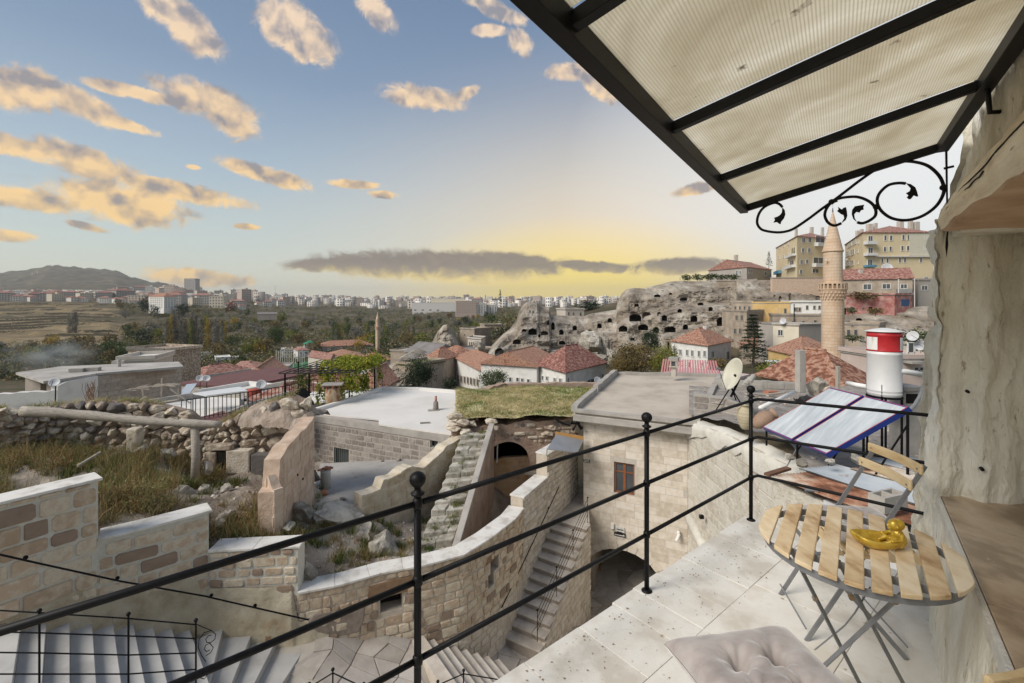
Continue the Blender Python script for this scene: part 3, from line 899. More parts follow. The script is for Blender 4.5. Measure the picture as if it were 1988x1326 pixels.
def bowl():
 "gilt bowl with a child figure leaning over its rim"
 tz=-.918
 c=PZ(1703,1050,tz+.02)
 t=thing('gilt_bowl','small gilt bowl with a seated child figure on the slatted table','ornament',(c.x,c.y,tz))
 gold=M('gilt_paint',[(.36,.21,.02),(.60,.40,.05),(.72,.52,.11)],scale=26,rough=.34,bump=.5,bscale=70,dist=.003,metal=.35,spec=.5)
 ax=V((.98,-.2,0)).normalized()
 ay=V((-ax.y,ax.x,0))
 prof=[(.018,0),(.034,.003),(.046,.014),(.052,.028),(.053,.036),(.049,.037),(.044,.028),(.034,.014),(.012,.010)]
 n,v,f=36,[],[]
 for r_,z in prof:
  for k in range(n):
   a=2*math.pi*k/n
   wob=1+.04*math.sin(a*5)+.03*math.sin(a*3+1)
   lift=.010*max(0,-math.cos(a))**2*(z/.036)
   v.append(V((c.x,c.y,tz))+ax*(r_*1.62*math.cos(a)*wob)+ay*(r_*math.sin(a)*wob)+V((0,0,z+lift)))
 for i in range(len(prof)-1):
  for k in range(n):
   f.append((i*n+k,i*n+(k+1)%n,(i+1)*n+(k+1)%n,(i+1)*n+k))
 f+=[tuple(range(n))[::-1],tuple(range(len(v)-n,len(v)))]
 obj('bowl',(v,f),gold,t,smooth=True)
 fg=MB()
 b=V((c.x,c.y,tz))+ax*.072
 fg.ball(b+V((0,0,.030)),.026,14,sc=(1,.9,1.15))
 fg.ball(b+V((0,0,.052))-ax*.006,.020,14,sc=(1,1.1,1.1))
 hd=b+V((0,0,.086))-ax*.014
 fg.ball(hd,.0215,16,sc=(1.05,.95,1.0))
 fg.ball(hd+ax*.012+V((0,0,.002)),.0205,14)
 fg.ball(hd-ax*.023+V((0,0,-.003)),.0045,8)
 fg.ball(hd+ay*-.019+V((0,0,-.002)),.006,8)
 fg.ball(hd+ay*.019+V((0,0,-.002)),.006,8)
 fg.ball(hd-ax*.017+V((0,0,-.012)),.0075,8)
 for s in(-1,1):
  fg.tube([b+V((0,0,.058))+ay*.019*s,b+V((0,0,.044))+ay*.033*s-ax*.01,b+V((0,0,.038))+ay*.034*s-ax*.035],[.0085,.0075,.006],10)
  fg.ball(b+V((0,0,.038))+ay*.034*s-ax*.038,.0075,8)
  fg.tube([b+V((0,0,.016))+ay*.014*s,b+V((0,0,.030))+ay*.02*s-ax*.035,b+V((0,0,.016))+ay*.018*s-ax*.06],[.012,.010,.007],10)
 o=fg.build('child_figure',gold,t,smooth=True)
 m=o.modifiers.new('remesh','REMESH')
 m.mode='VOXEL'
 m.voxel_size=.0018
 m.use_smooth_shade=True
 s=o.modifiers.new('smooth','SMOOTH')
 s.iterations=3
 return t
bowl()
VELVET=M('mauve_velvet',[(.25,.22,.21),(.34,.30,.285),(.40,.365,.345)],scale=7,stretch=(1,1.6,1),rough=.95,bump=.35,bscale=90,dist=.003,spec=.1,contrast=1.3)
VELVET.node_tree.nodes['Principled BSDF'].inputs['Sheen Weight'].default_value=.7
def cushion(name,label,c,size,rz,thick,tufts,parent=None):
 n=90
 u=np.linspace(-1,1,n)
 X,Y=np.meshgrid(u,u,indexing='ij')
 sx=X*(1-.10*(1-Y**2)*np.abs(X))*size/2
 sy=Y*(1-.10*(1-X**2)*np.abs(Y))*size/2
 h=thick/2*((1-X**4)*(1-Y**4))**.42
 for tx,ty in tufts:
  d2=(X-tx)**2+(Y-ty)**2
  h=h-thick*.55*np.exp(-d2/.012)-thick*.16*np.exp(-d2/.09)
  ang=np.arctan2(Y-ty,X-tx)
  h=h+thick*.05*np.sin(ang*7+tx*9)*np.exp(-d2/.08)*(1-np.exp(-d2/.01))
 h=h+thick*.05*fbm(X*2.2,Y*2.2,0,3,17)*(1-X**6)*(1-Y**6)
 h=np.maximum(h,.001)
 top=np.stack([sx,sy,h],-1).reshape(-1,3)
 bot=np.stack([sx,sy,-h*.8],-1).reshape(-1,3)
 q=grid_quads(n,n)
 me=npmesh(name,np.concatenate([top,bot]),np.concatenate([q,q[:,::-1]+n*n]),smooth=True)
 o=obj(name,me,VELVET,None,label=label,cat='cushion')
 o.location=c
 o.rotation_euler=(0,0,rz)
 return o
cc=V((.763,1.33,-1.135))
cushion('tufted_cushion','mauve velvet tufted cushion on the seat nearest the camera, below the table',cc,.45,math.radians(9),.14,[(.28,.28),(-.28,.28),(.28,-.28),(-.28,-.28)])
cushion('tufted_cushion','mauve velvet cushion on the chair behind the table, seen between its slats',(1.78,2.33,-1.135),.38,math.radians(-8),.09,[(.3,.3),(-.3,.3),(.3,-.3),(-.3,-.3)])
def chair(label,bt0,bt1,f0,f1,r0,r1,seat_z=-1.19,names=''):
 "folding chair: bt back top corners, f front feet, r rear feet"
 bt0,bt1,f0,f1,r0,r1=map(V,(bt0,bt1,f0,f1,r0,r1))
 mid=(f0+f1+r0+r1)/4
 t=thing('folding_chair',label,'chair',(mid.x,mid.y,FZ))
 for a,b,e in((f0,bt0,r0),(f1,bt1,r1)):
  MB().beam(a,b,.006,.022,up=(b-a).cross(f1-f0)).build('leg',GREY_IRON,t,bevel=.001)
  k=(seat_z-.02-a.z)/(b.z-a.z)
  sf=a+(b-a)*k
  fr=V((f0.x if a is f0 else f1.x,a.y,seat_z-.02))+(sf-V((a.x,a.y,seat_z-.02)))*.15
  MB().beam(e,V((fr.x,fr.y,seat_z-.02)),.006,.02,up=(fr-e).cross(f1-f0)).build('leg',GREY_IRON,t,bevel=.001)
  MB().beam(V((fr.x,fr.y,seat_z-.02)),V((sf.x,sf.y,seat_z-.02))+(sf-fr)*.35,.02,.006).build('seat_rail',GREY_IRON,t)
 MB().tube([f0+V((0,0,.06)),f1+V((0,0,.06))],.004,8).build('stretcher',GREY_IRON,t)
 MB().tube([r0+V((0,0,.06)),r1+V((0,0,.06))],.004,8).build('stretcher',GREY_IRON,t)
 side=(bt1-bt0).normalized()
 fw=V((side.y,-side.x,0))
 d0=(f0-bt0).normalized()
 if fw.dot(d0)<0:fw=-fw
 for j,off in enumerate((.02,.115)):
  a=bt0+d0*off-side*.02
  b=bt1+(f1-bt1).normalized()*off+side*.02
  pts=[]
  n=10
  v,f=[],[]
  for i in range(n+1):
   k=i/n
   p=a+(b-a)*k-fw*(.022*(1-(2*k-1)**2))+fw*.012
   for q,w_ in((-.024,0),(.024,0),(.024,.016),(-.024,.016)):
    v.append(p+V((0,0,q))+fw*w_)
  for i in range(n):
   for k in range(4):
    f.append((i*4+k,i*4+(k+1)%4,i*4+4+(k+1)%4,i*4+4+k))
  f+=[(3,2,1,0),tuple(range(len(v)-4,len(v)))]
  s=obj('back_slat',(v,f),SLATE,t)
  bv=s.modifiers.new('bevel','BEVEL')
  bv.width=.004
  for k in(.07,.93):
   p=a+(b-a)*k+fw*.026
   MB().lathe(p,[(.005,0),(.003,.003)],8,axis=tuple(fw)).build('screw',GREY_IRON,s)
 s0,s1=V((f0.x,f0.y,seat_z)),V((f1.x,f1.y,seat_z))
 back=(V((r0.x,r0.y,seat_z))-s0)
 s0=s0+back*.28
 s1=s1+back*.28
 bl=back.normalized()
 for i in range(7):
  MB().beam(s0+bl*(.03+i*.056),s1+bl*(.03+i*.056),.042,.014).build('seat_slat',SLATE,t,bevel=.003)
 return t
chair('folding wooden slat chair with grey frame behind the table by the railing',(2.045,2.55,-.795),(2.03,2.235,-.80),(1.497,2.54,FZ),(1.417,2.193,FZ),(1.87,2.43,FZ),(1.804,2.076,FZ))
chair('folding chair nearest the camera at bottom right, a cushion on its seat',(.95,.86,-.73),(1.24,.965,-.73),(.62,1.36,FZ),(.96,1.48,FZ),(.74,1.0,FZ),(1.06,1.1,FZ))
# ================================================================== COURTYARD WALL WITH STEPPED CAPS
SEG=[([P(-70,0,7.25),P(190,0,8.58)],-3.30),([P(190,0,8.58),P(300,0,9.1),P(405,0,9.74)],-4.43),([P(405,0,9.74),P(578,0,9.92)],-5.28),([P(578,0,9.92),P(660,0,10.2),P(740,0,10.65),P(820,0,10.95),P(900,0,11.42),P(950,0,12.2),P(1000,0,13.33),P(1015,0,14.0)],-6.29),([P(1015,0,14.0),P(1062,0,15.66)],-5.97),([P(1062,0,15.66),P(1090,0,16.6),P(1122,0,18.2)],-5.2)]
def gz(x,y):
 "ground of the courtyard and lower landings"
 pts=[(-8.6,7.5,-5.9),(-6.6,9.3,-6.95),(-4.4,10,-7.3),(-3.1,10.6,-7.7),(-2.4,10.4,-8.0),(-.9,11.2,-9.4),(-.2,11.5,-9.55),(.6,12.2,-9.75),(1.4,13.5,-10.1),(2.7,16,-10.7),(4,15,-10.8),(6,14,-10.8),(3,10,-10.4),(0,8,-9.4),(-3,8,-7.7),(-5,7,-7.2)]
 w=z=0
 for a,b,c in pts:
  q=1/(((x-a)**2+(y-b)**2)**1.5+.02)
  w=w+q
  z=z+q*c
 return z/w
def courtyard_wall():
 t=thing('stepped_courtyard_wall','long curved wall of tan and white stone blocks with stepped pale caps','wall',(P(578,0,9.92).x,9.92,-8))
 for i,(path,top)in enumerate(SEG):
  pl=[(p.x,p.y)for p in path]
  base=[-5.6,-6.1,-6.9,-9.9,-10.2,-9.0][i]
  if i<=2:
   base=[-5.6,-6.1,-6.75][i]
  w=Wall(pl,base,top-.055,side=1,thick=.42)
  mort=PALE_MORTAR if i<3 else SAND_MORTAR
  if i==3:
   w.hole(1.75,2.25,-7.25,-6.86)
   w.hole(4.72,4.98,-7.65,-7.3)
   w.hole(4.82,5.22,-7.3,-6.95)
  if i==5:
   w.zb=lambda s:-9.2+.35*s
  w.core('wall_core',mort,t,step=.35)
  rh=[.30,.27,.2,.21,.2,.2][i]
  wn=[(.32,.72),(.3,.75),(.24,.5),(.16,.42),(.18,.4),(.18,.4)][i]
  mt=[TAN_BLOCK,TAN_BLOCK,TAN_BLOCK,TAN_BLOCK,PALE_BLOCK,PALE_BLOCK][i]
  if i==3:
   w.blocks(t,TAN_BLOCK,rh,wn[0],wn[1],seed=40+i,vary=.22,limit=170,gap=.02,cut=.025,proud=.028,zrange=(-8.4,top),rz=lambda s:0.0,skip=0)
   w2=Wall(pl,-9.9,-8.42,side=1,thick=.42)
   w2.blocks(t,PALE_BLOCK,.2,.2,.45,seed=77,vary=.2,limit=90,gap=.02,cut=.03)
  else:
   w.blocks(t,mt,rh,wn[0],wn[1],seed=40+i,vary=.15,limit=300,gap=.026 if i<3 else.018,cut=.032 if i<3 else.025,proud=.03,inset=.02)
  L0=0
  ext=.06
  n=max(1,int(w.L/(.9 if i!=3 else.75)))
  for k in range(n):
   s0,s1=w.L*k/n,w.L*(k+1)/n
   mb=MB()
   m=3
   v=[]
   for q in range(m+1):
    s=s0+.003+(s1-s0-.006)*q/m
    e=0
    for off in(.045,-.46):
     p=w.at(s,0,off)
     if k==n-1 and q==m and i<3:
      dd=(w.p[-1]-w.p[-2]).normalized()*.06
      p=p+V((dd.x,dd.y,0))
     v+=[(p.x,p.y,top-.052),(p.x,p.y,top)]
   f=[]
   for q in range(m):
    a=q*4
    f+=[(a,a+4,a+5,a+1),(a+2,a+3,a+7,a+6),(a+1,a+5,a+7,a+3),(a,a+2,a+6,a+4)]
   f+=[(0,1,3,2),(m*4,m*4+2,m*4+3,m*4+1)]
   o=obj('cap_stone',(v,f),MARBLE,t)
   bv=o.modifiers.new('bevel','BEVEL')
   bv.width=.006
 w=Wall([(p.x,p.y)for p in SEG[3][0]],-9.9,-6.35)
 for s0,s1,z0,z1 in((1.45,2.5,-6.86,-6.5),(4.62,5.25,-6.94,-6.76)):
  v=[w.at(s0,z0-.03,.03),w.at(s1,z0+.02,.03),w.at(s1,z1,.03),w.at(s0+.05,z1-.04,.03)]
  v+=[w.at(s0,z0-.03,-.1),w.at(s1,z0+.02,-.1),w.at(s1,z1,-.1),w.at(s0+.05,z1-.04,-.1)]
  obj('niche_lintel',(v,[(0,1,2,3),(7,6,5,4),(0,4,5,1),(3,2,6,7),(1,5,6,2),(0,3,7,4)]),M('brown_stone',[(.20,.12,.07),(.32,.21,.13)],scale=7,bump=.8,bscale=30),t)
 for s0,s1,z0,z1 in((1.7,2.3,-7.3,-6.8),(4.7,5.3,-7.7,-6.9)):
  v=[w.at(s0,z0,-.37),w.at(s1,z0,-.37),w.at(s1,z1,-.37),w.at(s0,z1,-.37)]
  obj('niche_back',(v,[(0,1,2,3)]),VOID,t)
 big=MB()
 v=[w.at(s,z,.06)for s,z in((.28,-7.42),(1.25,-7.5),(1.38,-7.25),(1.4,-6.95),(1.3,-6.86),(.3,-6.84),(.2,-7.0))]
 big.plate(v,w.at(.8,0,-.1)-w.at(.8,0,0),.1)
 big.build('large_old_block',M('old_brown_block',[(.20,.16,.13),(.30,.25,.21),(.36,.31,.27)],scale=5,bump=1.0,bscale=22,dist=.03),t,bevel=.03)
 return t
courtyard_wall()
def rock_foot():
 "carved bedrock under the stepped wall"
 xs=[P(-70,0,7.25),P(190,0,8.58),P(405,0,9.74),P(578,0,9.92),P(640,0,10.1)]
 w=Wall([(p.x,p.y)for p in xs],-9,-4)
 nu,nv=190,70
 S,T=np.meshgrid(np.linspace(0,w.L,nu),np.linspace(0,1,nv),indexing='ij')
 v=np.zeros((nu,nv,3))
 for i in range(nu):
  s=S[i,0]
  p=w.at(s,0)
  top=float(np.interp(s,[0,1.8,w.cum[1],w.cum[1]+1.2,w.cum[2],w.cum[3]-.1,w.cum[3],w.L],[-5.25,-5.25,-5.5,-5.45,-6.1,-6.15,-6.9,-7.35]))
  n=w.at(s,0,1)-p
  for j in range(nv):
   tt=T[i,j]
   z=top+(-8.1-top)*tt
   off=.015+.16*min(1,tt*2.2)**.7+.03*float(0)
   v[i,j]=(p.x+n.x*off,p.y+n.y*off,z)
 k=.05*fbm(v[...,0]*2.2,v[...,1]*2.2,v[...,2]*2.2,5,3)
 n0=w.at(2,0,1)-w.at(2,0)
 v[...,0]+=n0.x*k
 v[...,1]+=n0.y*k
 m=M('hewn_bedrock',[(.36,.28,.18),(.50,.44,.32),(.58,.53,.42)],scale=2.2,rough=.95,bump=1.0,bscale=34,dist=.02,spots=((.26,.14,.06),1.6,.66))
 me=npmesh('bedrock_foot',v,grid_quads(nu,nv),smooth=True)
 obj('bedrock_foot',me,m,None,kind='structure')
rock_foot()
# ---------------------------------------------------------------- lower ground
def lower_ground():
 nu,nv=130,90
 X,Y=np.meshgrid(np.linspace(-9.5,8,nu),np.linspace(3.5,19.5,nv),indexing='ij')
 Z=gz(X,Y)-.06+.012*fbm(X,Y,0,3,4)
 PXX=CX+F*X/Y
 xs_,ds_=[],[]
 for path,top in SEG:
  for p in path:
   xs_.append(CX+F*p.x/p.y)
   ds_.append(p.y)
 ok=(Y<np.interp(PXX,xs_,ds_)+.3)|(PXX>1118)
 me=npmesh('courtyard_paving',np.stack([X,Y,Z],-1),grid_quads(nu,nv,ok[:-1,:-1]),smooth=True)
 base=obj('courtyard_paving',me,M('paving_joint',[(.40,.36,.31),(.52,.48,.42)],scale=3,bump=.6,bscale=30),kind='structure')
 rg=random.Random(12)
 fm=M('flagstone',[(.38,.335,.29),(.44,.395,.345),(.50,.455,.41),(.54,.50,.455)],scale=2.4,rough=.8,bump=.5,bscale=18,rnd=.45,dist=.008)
 def cn(i,j):
  q=random.Random(i*977+j)
  return(i*.5+(j%2)*.2+q.uniform(-.14,.14),j*.46+q.uniform(-.13,.13))
 for i in range(-16,18):
  for j in range(8,40):
   ring=[cn(i,j),cn(i+1,j),cn(i+1,j+1),cn(i,j+1)]
   cx,cy=sum(q[0]for q in ring)/4,sum(q[1]for q in ring)/4
   px=994+884*cx/cy
   py=588-float(gz(cx,cy))/cy*F
   edge=1326-(px-985)*.672
   ok=(990<px<1270 and cy>12.0 and py<edge+20 and py>1050)or(600<px<815 and 1238<py<1345 and cy<11.0)or(905<px<1000 and 1225<py<1345 and cy>10.6)
   if not ok:continue
   v=[]
   for dz in(-.08,-.035,-.028):
    k=.955 if dz<-.03 else.93
    for q in ring:
     x,y=cx+(q[0]-cx)*k,cy+(q[1]-cy)*k
     v.append((x,y,float(gz(x,y))+dz+rg.uniform(0,.003)))
   f=[(8,9,10,11)]+[(a+b,(a+1)%4+b,(a+1)%4+b+4,a+b+4)for b in(0,4)for a in range(4)]
   obj('flagstone',(v,f),fm,base)
lower_ground()
STEP_W=M('marble_step',[(.36,.35,.335),(.46,.455,.44),(.52,.51,.495)],scale=1.7,stretch=(1,1,3),rough=.5,bump=.1,bscale=40,rnd=.25,dist=.004)
STEP_B=M('brown_step',[(.44,.39,.33),(.55,.50,.44),(.63,.585,.53)],scale=3,rough=.85,bump=.5,bscale=30,rnd=.5,dist=.008)
def marble_stairs():
 t=thing('marble_stairs','pale marble stairs going down along the stepped wall, lower left','stairs',(-8,8,-6))
 q=V((.70,-.72,0))
 inner=[P(-50,0,7.45)]+[V((-8.66+2.03*i/8,8.0+1.3*i/8,0))for i in range(9)]
 inner[0]=V((-8.66-.254,8-.163,0))
 for i in range(9):
  a,b=inner[i],inner[i+1]
  z=-5.42-.165*i
  off=V((-.15,.22,0))
  poly=[a+off,b+off,b+off+q*4.4,a+off+q*4.4]
  MB().prism([(p.x,p.y)for p in poly],z-.6,z).build('step',STEP_W,t,bevel=.008)
 c=V((-5.0,7.6,0))
 a_out=[P(364,0,9.15),P(424,0,9.5),P(486,0,9.75),P(538,0,9.85),P(602,0,9.95),P(642,0,10.1)]
 cc_=[V((-5.55,7.65,0)),V((-5.25,7.7,0)),V((-5.0,7.7,0)),V((-4.75,7.65,0)),V((-4.5,7.55,0)),V((-4.2,7.4,0))]
 for i in range(5):
  z=-6.9-.16*i
  A,B=a_out[i],a_out[i+1]
  poly=[cc_[i],cc_[i+1],V((B.x,B.y+.15,0)),V((A.x,A.y+.15,0))]
  MB().prism([(p.x,p.y)for p in poly],z-.7,z).build('step',STEP_W,t,bevel=.008)
 for i in range(8):
  z=-7.95-.175*i
  a=P(800+i*21,0,10.75+.12*i)
  b=P(822+i*21,0,10.9+.12*i)
  q2=V((.55,-.83,0))
  poly=[a,b,b+q2*3.2+V((.1,0,0)),a+q2*3.2]
  MB().prism([(p.x,p.y)for p in poly],z-.6,z).build('step',STEP_B,t,bevel=.01)
 return t
marble_stairs()
def court_stairs():
 t=thing('courtyard_stairs','narrow flight of brown stone steps with iron handrail rising to the passage','stairs',(.2,12.8,-9.6))
 L0,L1=V((-.30,12.95,0)),V((1.62,16.35,0))
 R0,R1=V((.74,12.35,0)),V((2.66,15.6,0))
 n=12
 for i in range(n):
  k0,k1=i/n,(i+1)/n
  z=-9.62+.168*(i+1)
  poly=[L0.lerp(L1,k0),R0.lerp(R1,k0),R0.lerp(R1,k1+.01),L0.lerp(L1,k1+.01)]
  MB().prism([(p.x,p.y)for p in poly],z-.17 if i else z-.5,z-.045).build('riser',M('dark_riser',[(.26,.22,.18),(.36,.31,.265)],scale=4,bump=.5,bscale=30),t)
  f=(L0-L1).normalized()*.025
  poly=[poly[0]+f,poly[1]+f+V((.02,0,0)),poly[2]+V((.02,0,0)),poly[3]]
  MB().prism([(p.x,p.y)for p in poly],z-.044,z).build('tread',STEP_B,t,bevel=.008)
 w=Wall([(R0.x+.03,R0.y),(R1.x+.03,R1.y)],-11.0,lambda s:-9.64+.06+2.02*s/3.83,side=1,thick=.25)
 w.core('flank_core',SAND_MORTAR,t)
 w.blocks(t,PALE_BLOCK,.2,.22,.45,seed=5,gap=.016,vary=.1)
 MB().prism([(L0.x+.05,L0.y+.05),(R0.x-.05,R0.y+.05),(R1.x-.05,R1.y),(L1.x,L1.y)],-11,[-9.7,-9.7,-7.9,-7.9]).build('stair_fill',SAND_MORTAR,t)
 top=-9.62+.168*12
 MB().prism([(L1.x,L1.y),(R1.x,R1.y),(3.1,18.6),(2.1,19.4)],top-.3,top-.004).build('landing',STEP_B,t)
 return t
court_stairs()
def stair_rail(label,posts,heights,bars,ball=True,scroll=None,r=.011,grp=None):
 "posts: foot points; bars: heights over the foot"
 t=thing('stair_railing',label,'railing',posts[0],group=grp)
 for p in posts:
  o=MB().tube([p,p+V((0,0,heights))],r*1.25,8).build('post',BLACK_IRON,t)
  if ball:
   MB().ball(p+V((0,0,heights+.02)),.032,10).build('ball_finial',BLACK_IRON,o,smooth=True)
 for h in bars:
  for a,b in zip(posts,posts[1:]):
   MB().tube([a+V((0,0,h)),b+V((0,0,h))],r,8).build('rail',BLACK_IRON,t)
 if scroll:
  for pts in scroll:
   MB().tube(pts,r*.7,6).build('scroll',BLACK_IRON,t)
 return t
# marble stair railing: level bars in the photo, falling in space
def mr():
 tops=[P(-90,1180,6.15),P(76,1190,6.35),P(249,1196,6.75),P(380,1208,7.1)]
 t=thing('stair_railing','black iron railing with four bars and scroll end beside the marble stairs','railing',tops[1]-V((0,0,1.1)))
 rows=[[1180,1190,1201,1213],[1225,1229,1235,1240],[1266,1268,1272,1268],[1309,1309,1309,1300]]
 for i,p in enumerate(tops):
  o=MB().tube([p+V((0,0,.02)),p-V((0,0,1.35))],.013,8).build('post',BLACK_IRON,t)
  MB().ball(p+V((0,0,.03)),.03,10).build('ball_finial',BLACK_IRON,o,smooth=True)
 for r_ in rows:
  pts=[P(px,y,q.y)for px,y,q in zip((-90,76,249,380),r_,tops)]
  for a,b in zip(pts,pts[1:]):
   MB().tube([a,b],.010,8).build('rail',BLACK_IRON,t)
 g=lambda x,y:P(x/3.106,900+y/3.106,7.12+(x/3.106-380)*.004)
 for s in([(1185,970),(1230,990),(1275,1008)],[(1275,1008),(1300,1030),(1295,1060),(1270,1080),(1245,1080),(1240,1060),(1255,1040),(1275,1035)],[(1275,1008),(1230,1020),(1200,1060),(1195,1110),(1215,1160),(1240,1195)],[(1240,1160),(1270,1140),(1285,1110),(1265,1085),(1240,1095),(1230,1120),(1245,1135),(1265,1125)],[(1185,1290),(1200,1260),(1230,1245),(1245,1260),(1235,1280),(1215,1275)],[(1195,1290),(1230,1300),(1255,1270),(1260,1235)]):
  MB().tube([g(*q)for q in s],.006,6).build('scroll',BLACK_IRON,t)
mr()
# landing railing fragments at the bottom edge
stair_rail('short black iron railing with ball ends at the bottom edge below the landing',[P(600,1400,7.9),P(646,1370,8.1),P(706,1400,7.9)],.62,(.58,.3))
stair_rail('black iron railing with ball ends above the lowest steps, bottom centre',[P(850,1400,8.9),P(900,1375,9.3),P(990,1390,9.3),P(1020,1405,8.6)],.75,(.70,.35))
# rail of the court stairs
_a,_b=V((.70,12.55,-9.35)),V((2.62,15.75,-7.62))
stair_rail('thin black iron railing with four bars on the courtyard flight',[_a,_a.lerp(_b,.33),_a.lerp(_b,.66),_b+V((0,0,0))],.86,(.84,.66,.48,.3),r=.008,scroll=[[_a+V((-.04-.12*math.sin(q/3.0),-.1+.02*math.cos(q/2),.15+q*.035))for q in range(18)]])
def wall_handrail(label,pts,n):
 t=thing('wall_handrail',label,'handrail',pts[0])
 MB().tube(pts,.016,10).build('bar',BLACK_IRON,t,smooth=True)
 L=len(pts)-1
 for i in range(n):
  k=(i+.5)/n*L
  j=min(int(k),L-1)
  p=V(pts[j]).lerp(V(pts[j+1]),k-j)
  b=MB()
  b.tube([p,p+V((.0,.06,-.05)),p+V((0,.13,-.05))],.007,6)
  b.build('bracket',BLACK_IRON,t)
  MB().lathe(p+V((0,.12,-.05)),[(.035,-.004),(.035,.01)],12,axis=(-.3,1,0)).build('rosette',BLACK_IRON,t)
 return t
wall_handrail('black handrail fixed to the stepped wall above the marble stairs',[P(-40,1068,7.15),P(75,1094,7.75),P(235,1129,8.5),P(400,1158,9.4),P(420,1163,9.5),P(600,1204,9.75)],4)
wall_handrail('black handrail on the curved wall beside the courtyard flight',[P(974,1180,12.6),P(1022,1080,14.1),P(1085,946,15.9)],3)
# ================================================================== HOUSE WITH THE ARCH
def arch_house():
 A,B=V((2.67,17.0,0)),V((5.95,15.4,0))
 t=thing('arched_stone_house','pale cut stone house with arched gateway, brown window and flat concrete roof','house',(A.x,A.y,-10.8))
 w=Wall([(A.x,A.y),(B.x,B.y)],-11.6,-4.12,side=1,thick=.5)
 def hit(px,py):
  d=(B-A).normalized()
  n=V((d.y,-d.x,0))
  p=PP(px,py,A,n)
  return(p-V((A.x,A.y,p.z))).length,p.z
 s0,_=hit(1141,1140)
 s1,_=hit(1282,1140)
 _,za=hit(1210,1068)
 w.arch(s0,min(s1,w.L-.1),-11.6,za-.95,.95,18)
 ws0,wz1=hit(1192,886)
 ws1,wz0=hit(1232,950)
 wz1,wz0=-5.75,-6.87
 w.hole(ws0,ws1,wz0,wz1)
 w.core('wall_core',M('pale_joint',[(.42,.38,.33),(.52,.48,.43)],scale=9,bump=.5,bscale=50),t,step=.6)
 w.blocks(t,PALE_BLOCK,.262,.42,.82,gap=.007,proud=.004,cut=.008,inset=.006,seed=21,limit=300,vary=0)
 c,h=(s0+min(s1,w.L-.1))/2,(min(s1,w.L-.1)-s0)/2
 for k in range(13):
  a0,a1=math.pi*k/13+.015,math.pi*(k+1)/13-.015
  v=[]
  for off in(.018,-.1):
   for a,e in((a0,0),(a1,0),(a1,.27),(a0,.27)):
    v.append(w.at(c-math.cos(a)*(h+e),za-.95+math.sin(a)*(.95+e),off))
  obj('arch_stone',(v,[(3,2,1,0),(4,5,6,7),(0,1,5,4),(2,3,7,6),(1,2,6,5),(0,4,7,3)]),PALE_BLOCK,t)
 d=(B-A).normalized()
 n=V((-d.y,d.x,0))
 C=P(1195,0,25.2)
 D=P(1398,0,24.5)
 side=Wall([(C.x,C.y),(A.x,A.y)],-11.6,-4.12,side=1,thick=.4)
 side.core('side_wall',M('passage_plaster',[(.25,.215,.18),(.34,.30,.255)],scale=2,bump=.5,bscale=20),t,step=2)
 rz=-3.98
 q=[V((A.x-.38,A.y-.25,0)),V((B.x+.1,B.y-.5,0)),V((D.x,D.y,0)),V((C.x,C.y,0))]
 MB().prism([(p.x,p.y)for p in q],rz-.28,rz).build('roof',M('roof_screed',[(.36,.31,.255),(.49,.43,.36),(.55,.49,.41)],scale=.7,rough=.95,bump=.5,bscale=22,spots=((.33,.24,.14),1.1,.64)),t)
 par=[(q[0],q[1],.1),(q[3],q[2],.16),(q[0].lerp(q[3],.42),q[3],.30),(q[0],q[0].lerp(q[3],.40),.2),(q[1],q[1].lerp(q[2],.97),.2)]
 for a,b,hh in par:
  L=(b-a).length
  m=max(2,int(L/.7))
  rg=random.Random(int(L*10))
  mb=MB()
  v=[]
  di=(b-a).normalized()
  nn=V((-di.y,di.x,0))
  for i in range(m+1):
   p=a.lerp(b,i/m)
   j=rg.uniform(-.03,.03)
   for o_,z_ in((-.11,rz-.02),(-.11+j*.3,rz+hh+j),(.11+j*.3,rz+hh+j*.7),(.11,rz-.02)):
    v.append((p.x+nn.x*o_,p.y+nn.y*o_,z_))
  f=[]
  for i in range(m):
   for k in range(4):
    f.append((i*4+k,i*4+(k+1)%4,i*4+4+(k+1)%4,i*4+4+k))
  f+=[(3,2,1,0),tuple(range(len(v)-4,len(v)))]
  obj('parapet',(v,f),CONCRETE,t)
 MB().prism([(q[0].x-.06,q[0].y-.08),(q[1].x,q[1].y-.1),(q[1].x,q[1].y+.3),(q[0].x,q[0].y+.3)],rz-.34,rz-.1).build('eaves',CONCRETE,t,bevel=.02)
 ia=Wall([(A.x,A.y),(B.x,B.y)],-11,-5)
 fl=[ia.at(s0-.4,0,-.4),ia.at(w.L,0,-.4),ia.at(w.L,0,-6),ia.at(s0-.4,0,-6)]
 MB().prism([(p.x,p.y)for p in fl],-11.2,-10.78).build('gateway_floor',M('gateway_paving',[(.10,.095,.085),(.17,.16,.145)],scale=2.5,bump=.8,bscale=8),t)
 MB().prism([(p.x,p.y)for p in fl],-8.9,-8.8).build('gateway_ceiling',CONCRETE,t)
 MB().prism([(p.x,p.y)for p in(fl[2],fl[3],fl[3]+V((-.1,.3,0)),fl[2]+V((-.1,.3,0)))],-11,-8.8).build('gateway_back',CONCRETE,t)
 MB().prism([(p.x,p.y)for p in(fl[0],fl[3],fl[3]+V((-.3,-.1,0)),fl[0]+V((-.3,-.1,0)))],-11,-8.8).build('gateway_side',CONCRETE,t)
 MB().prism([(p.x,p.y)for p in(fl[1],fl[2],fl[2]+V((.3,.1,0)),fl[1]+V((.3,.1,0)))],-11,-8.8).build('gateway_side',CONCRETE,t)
 rg=random.Random(8)
 flm=M('gateway_flag',[(.11,.105,.09),(.20,.185,.165)],scale=5,rough=.6,bump=.4,rnd=.6)
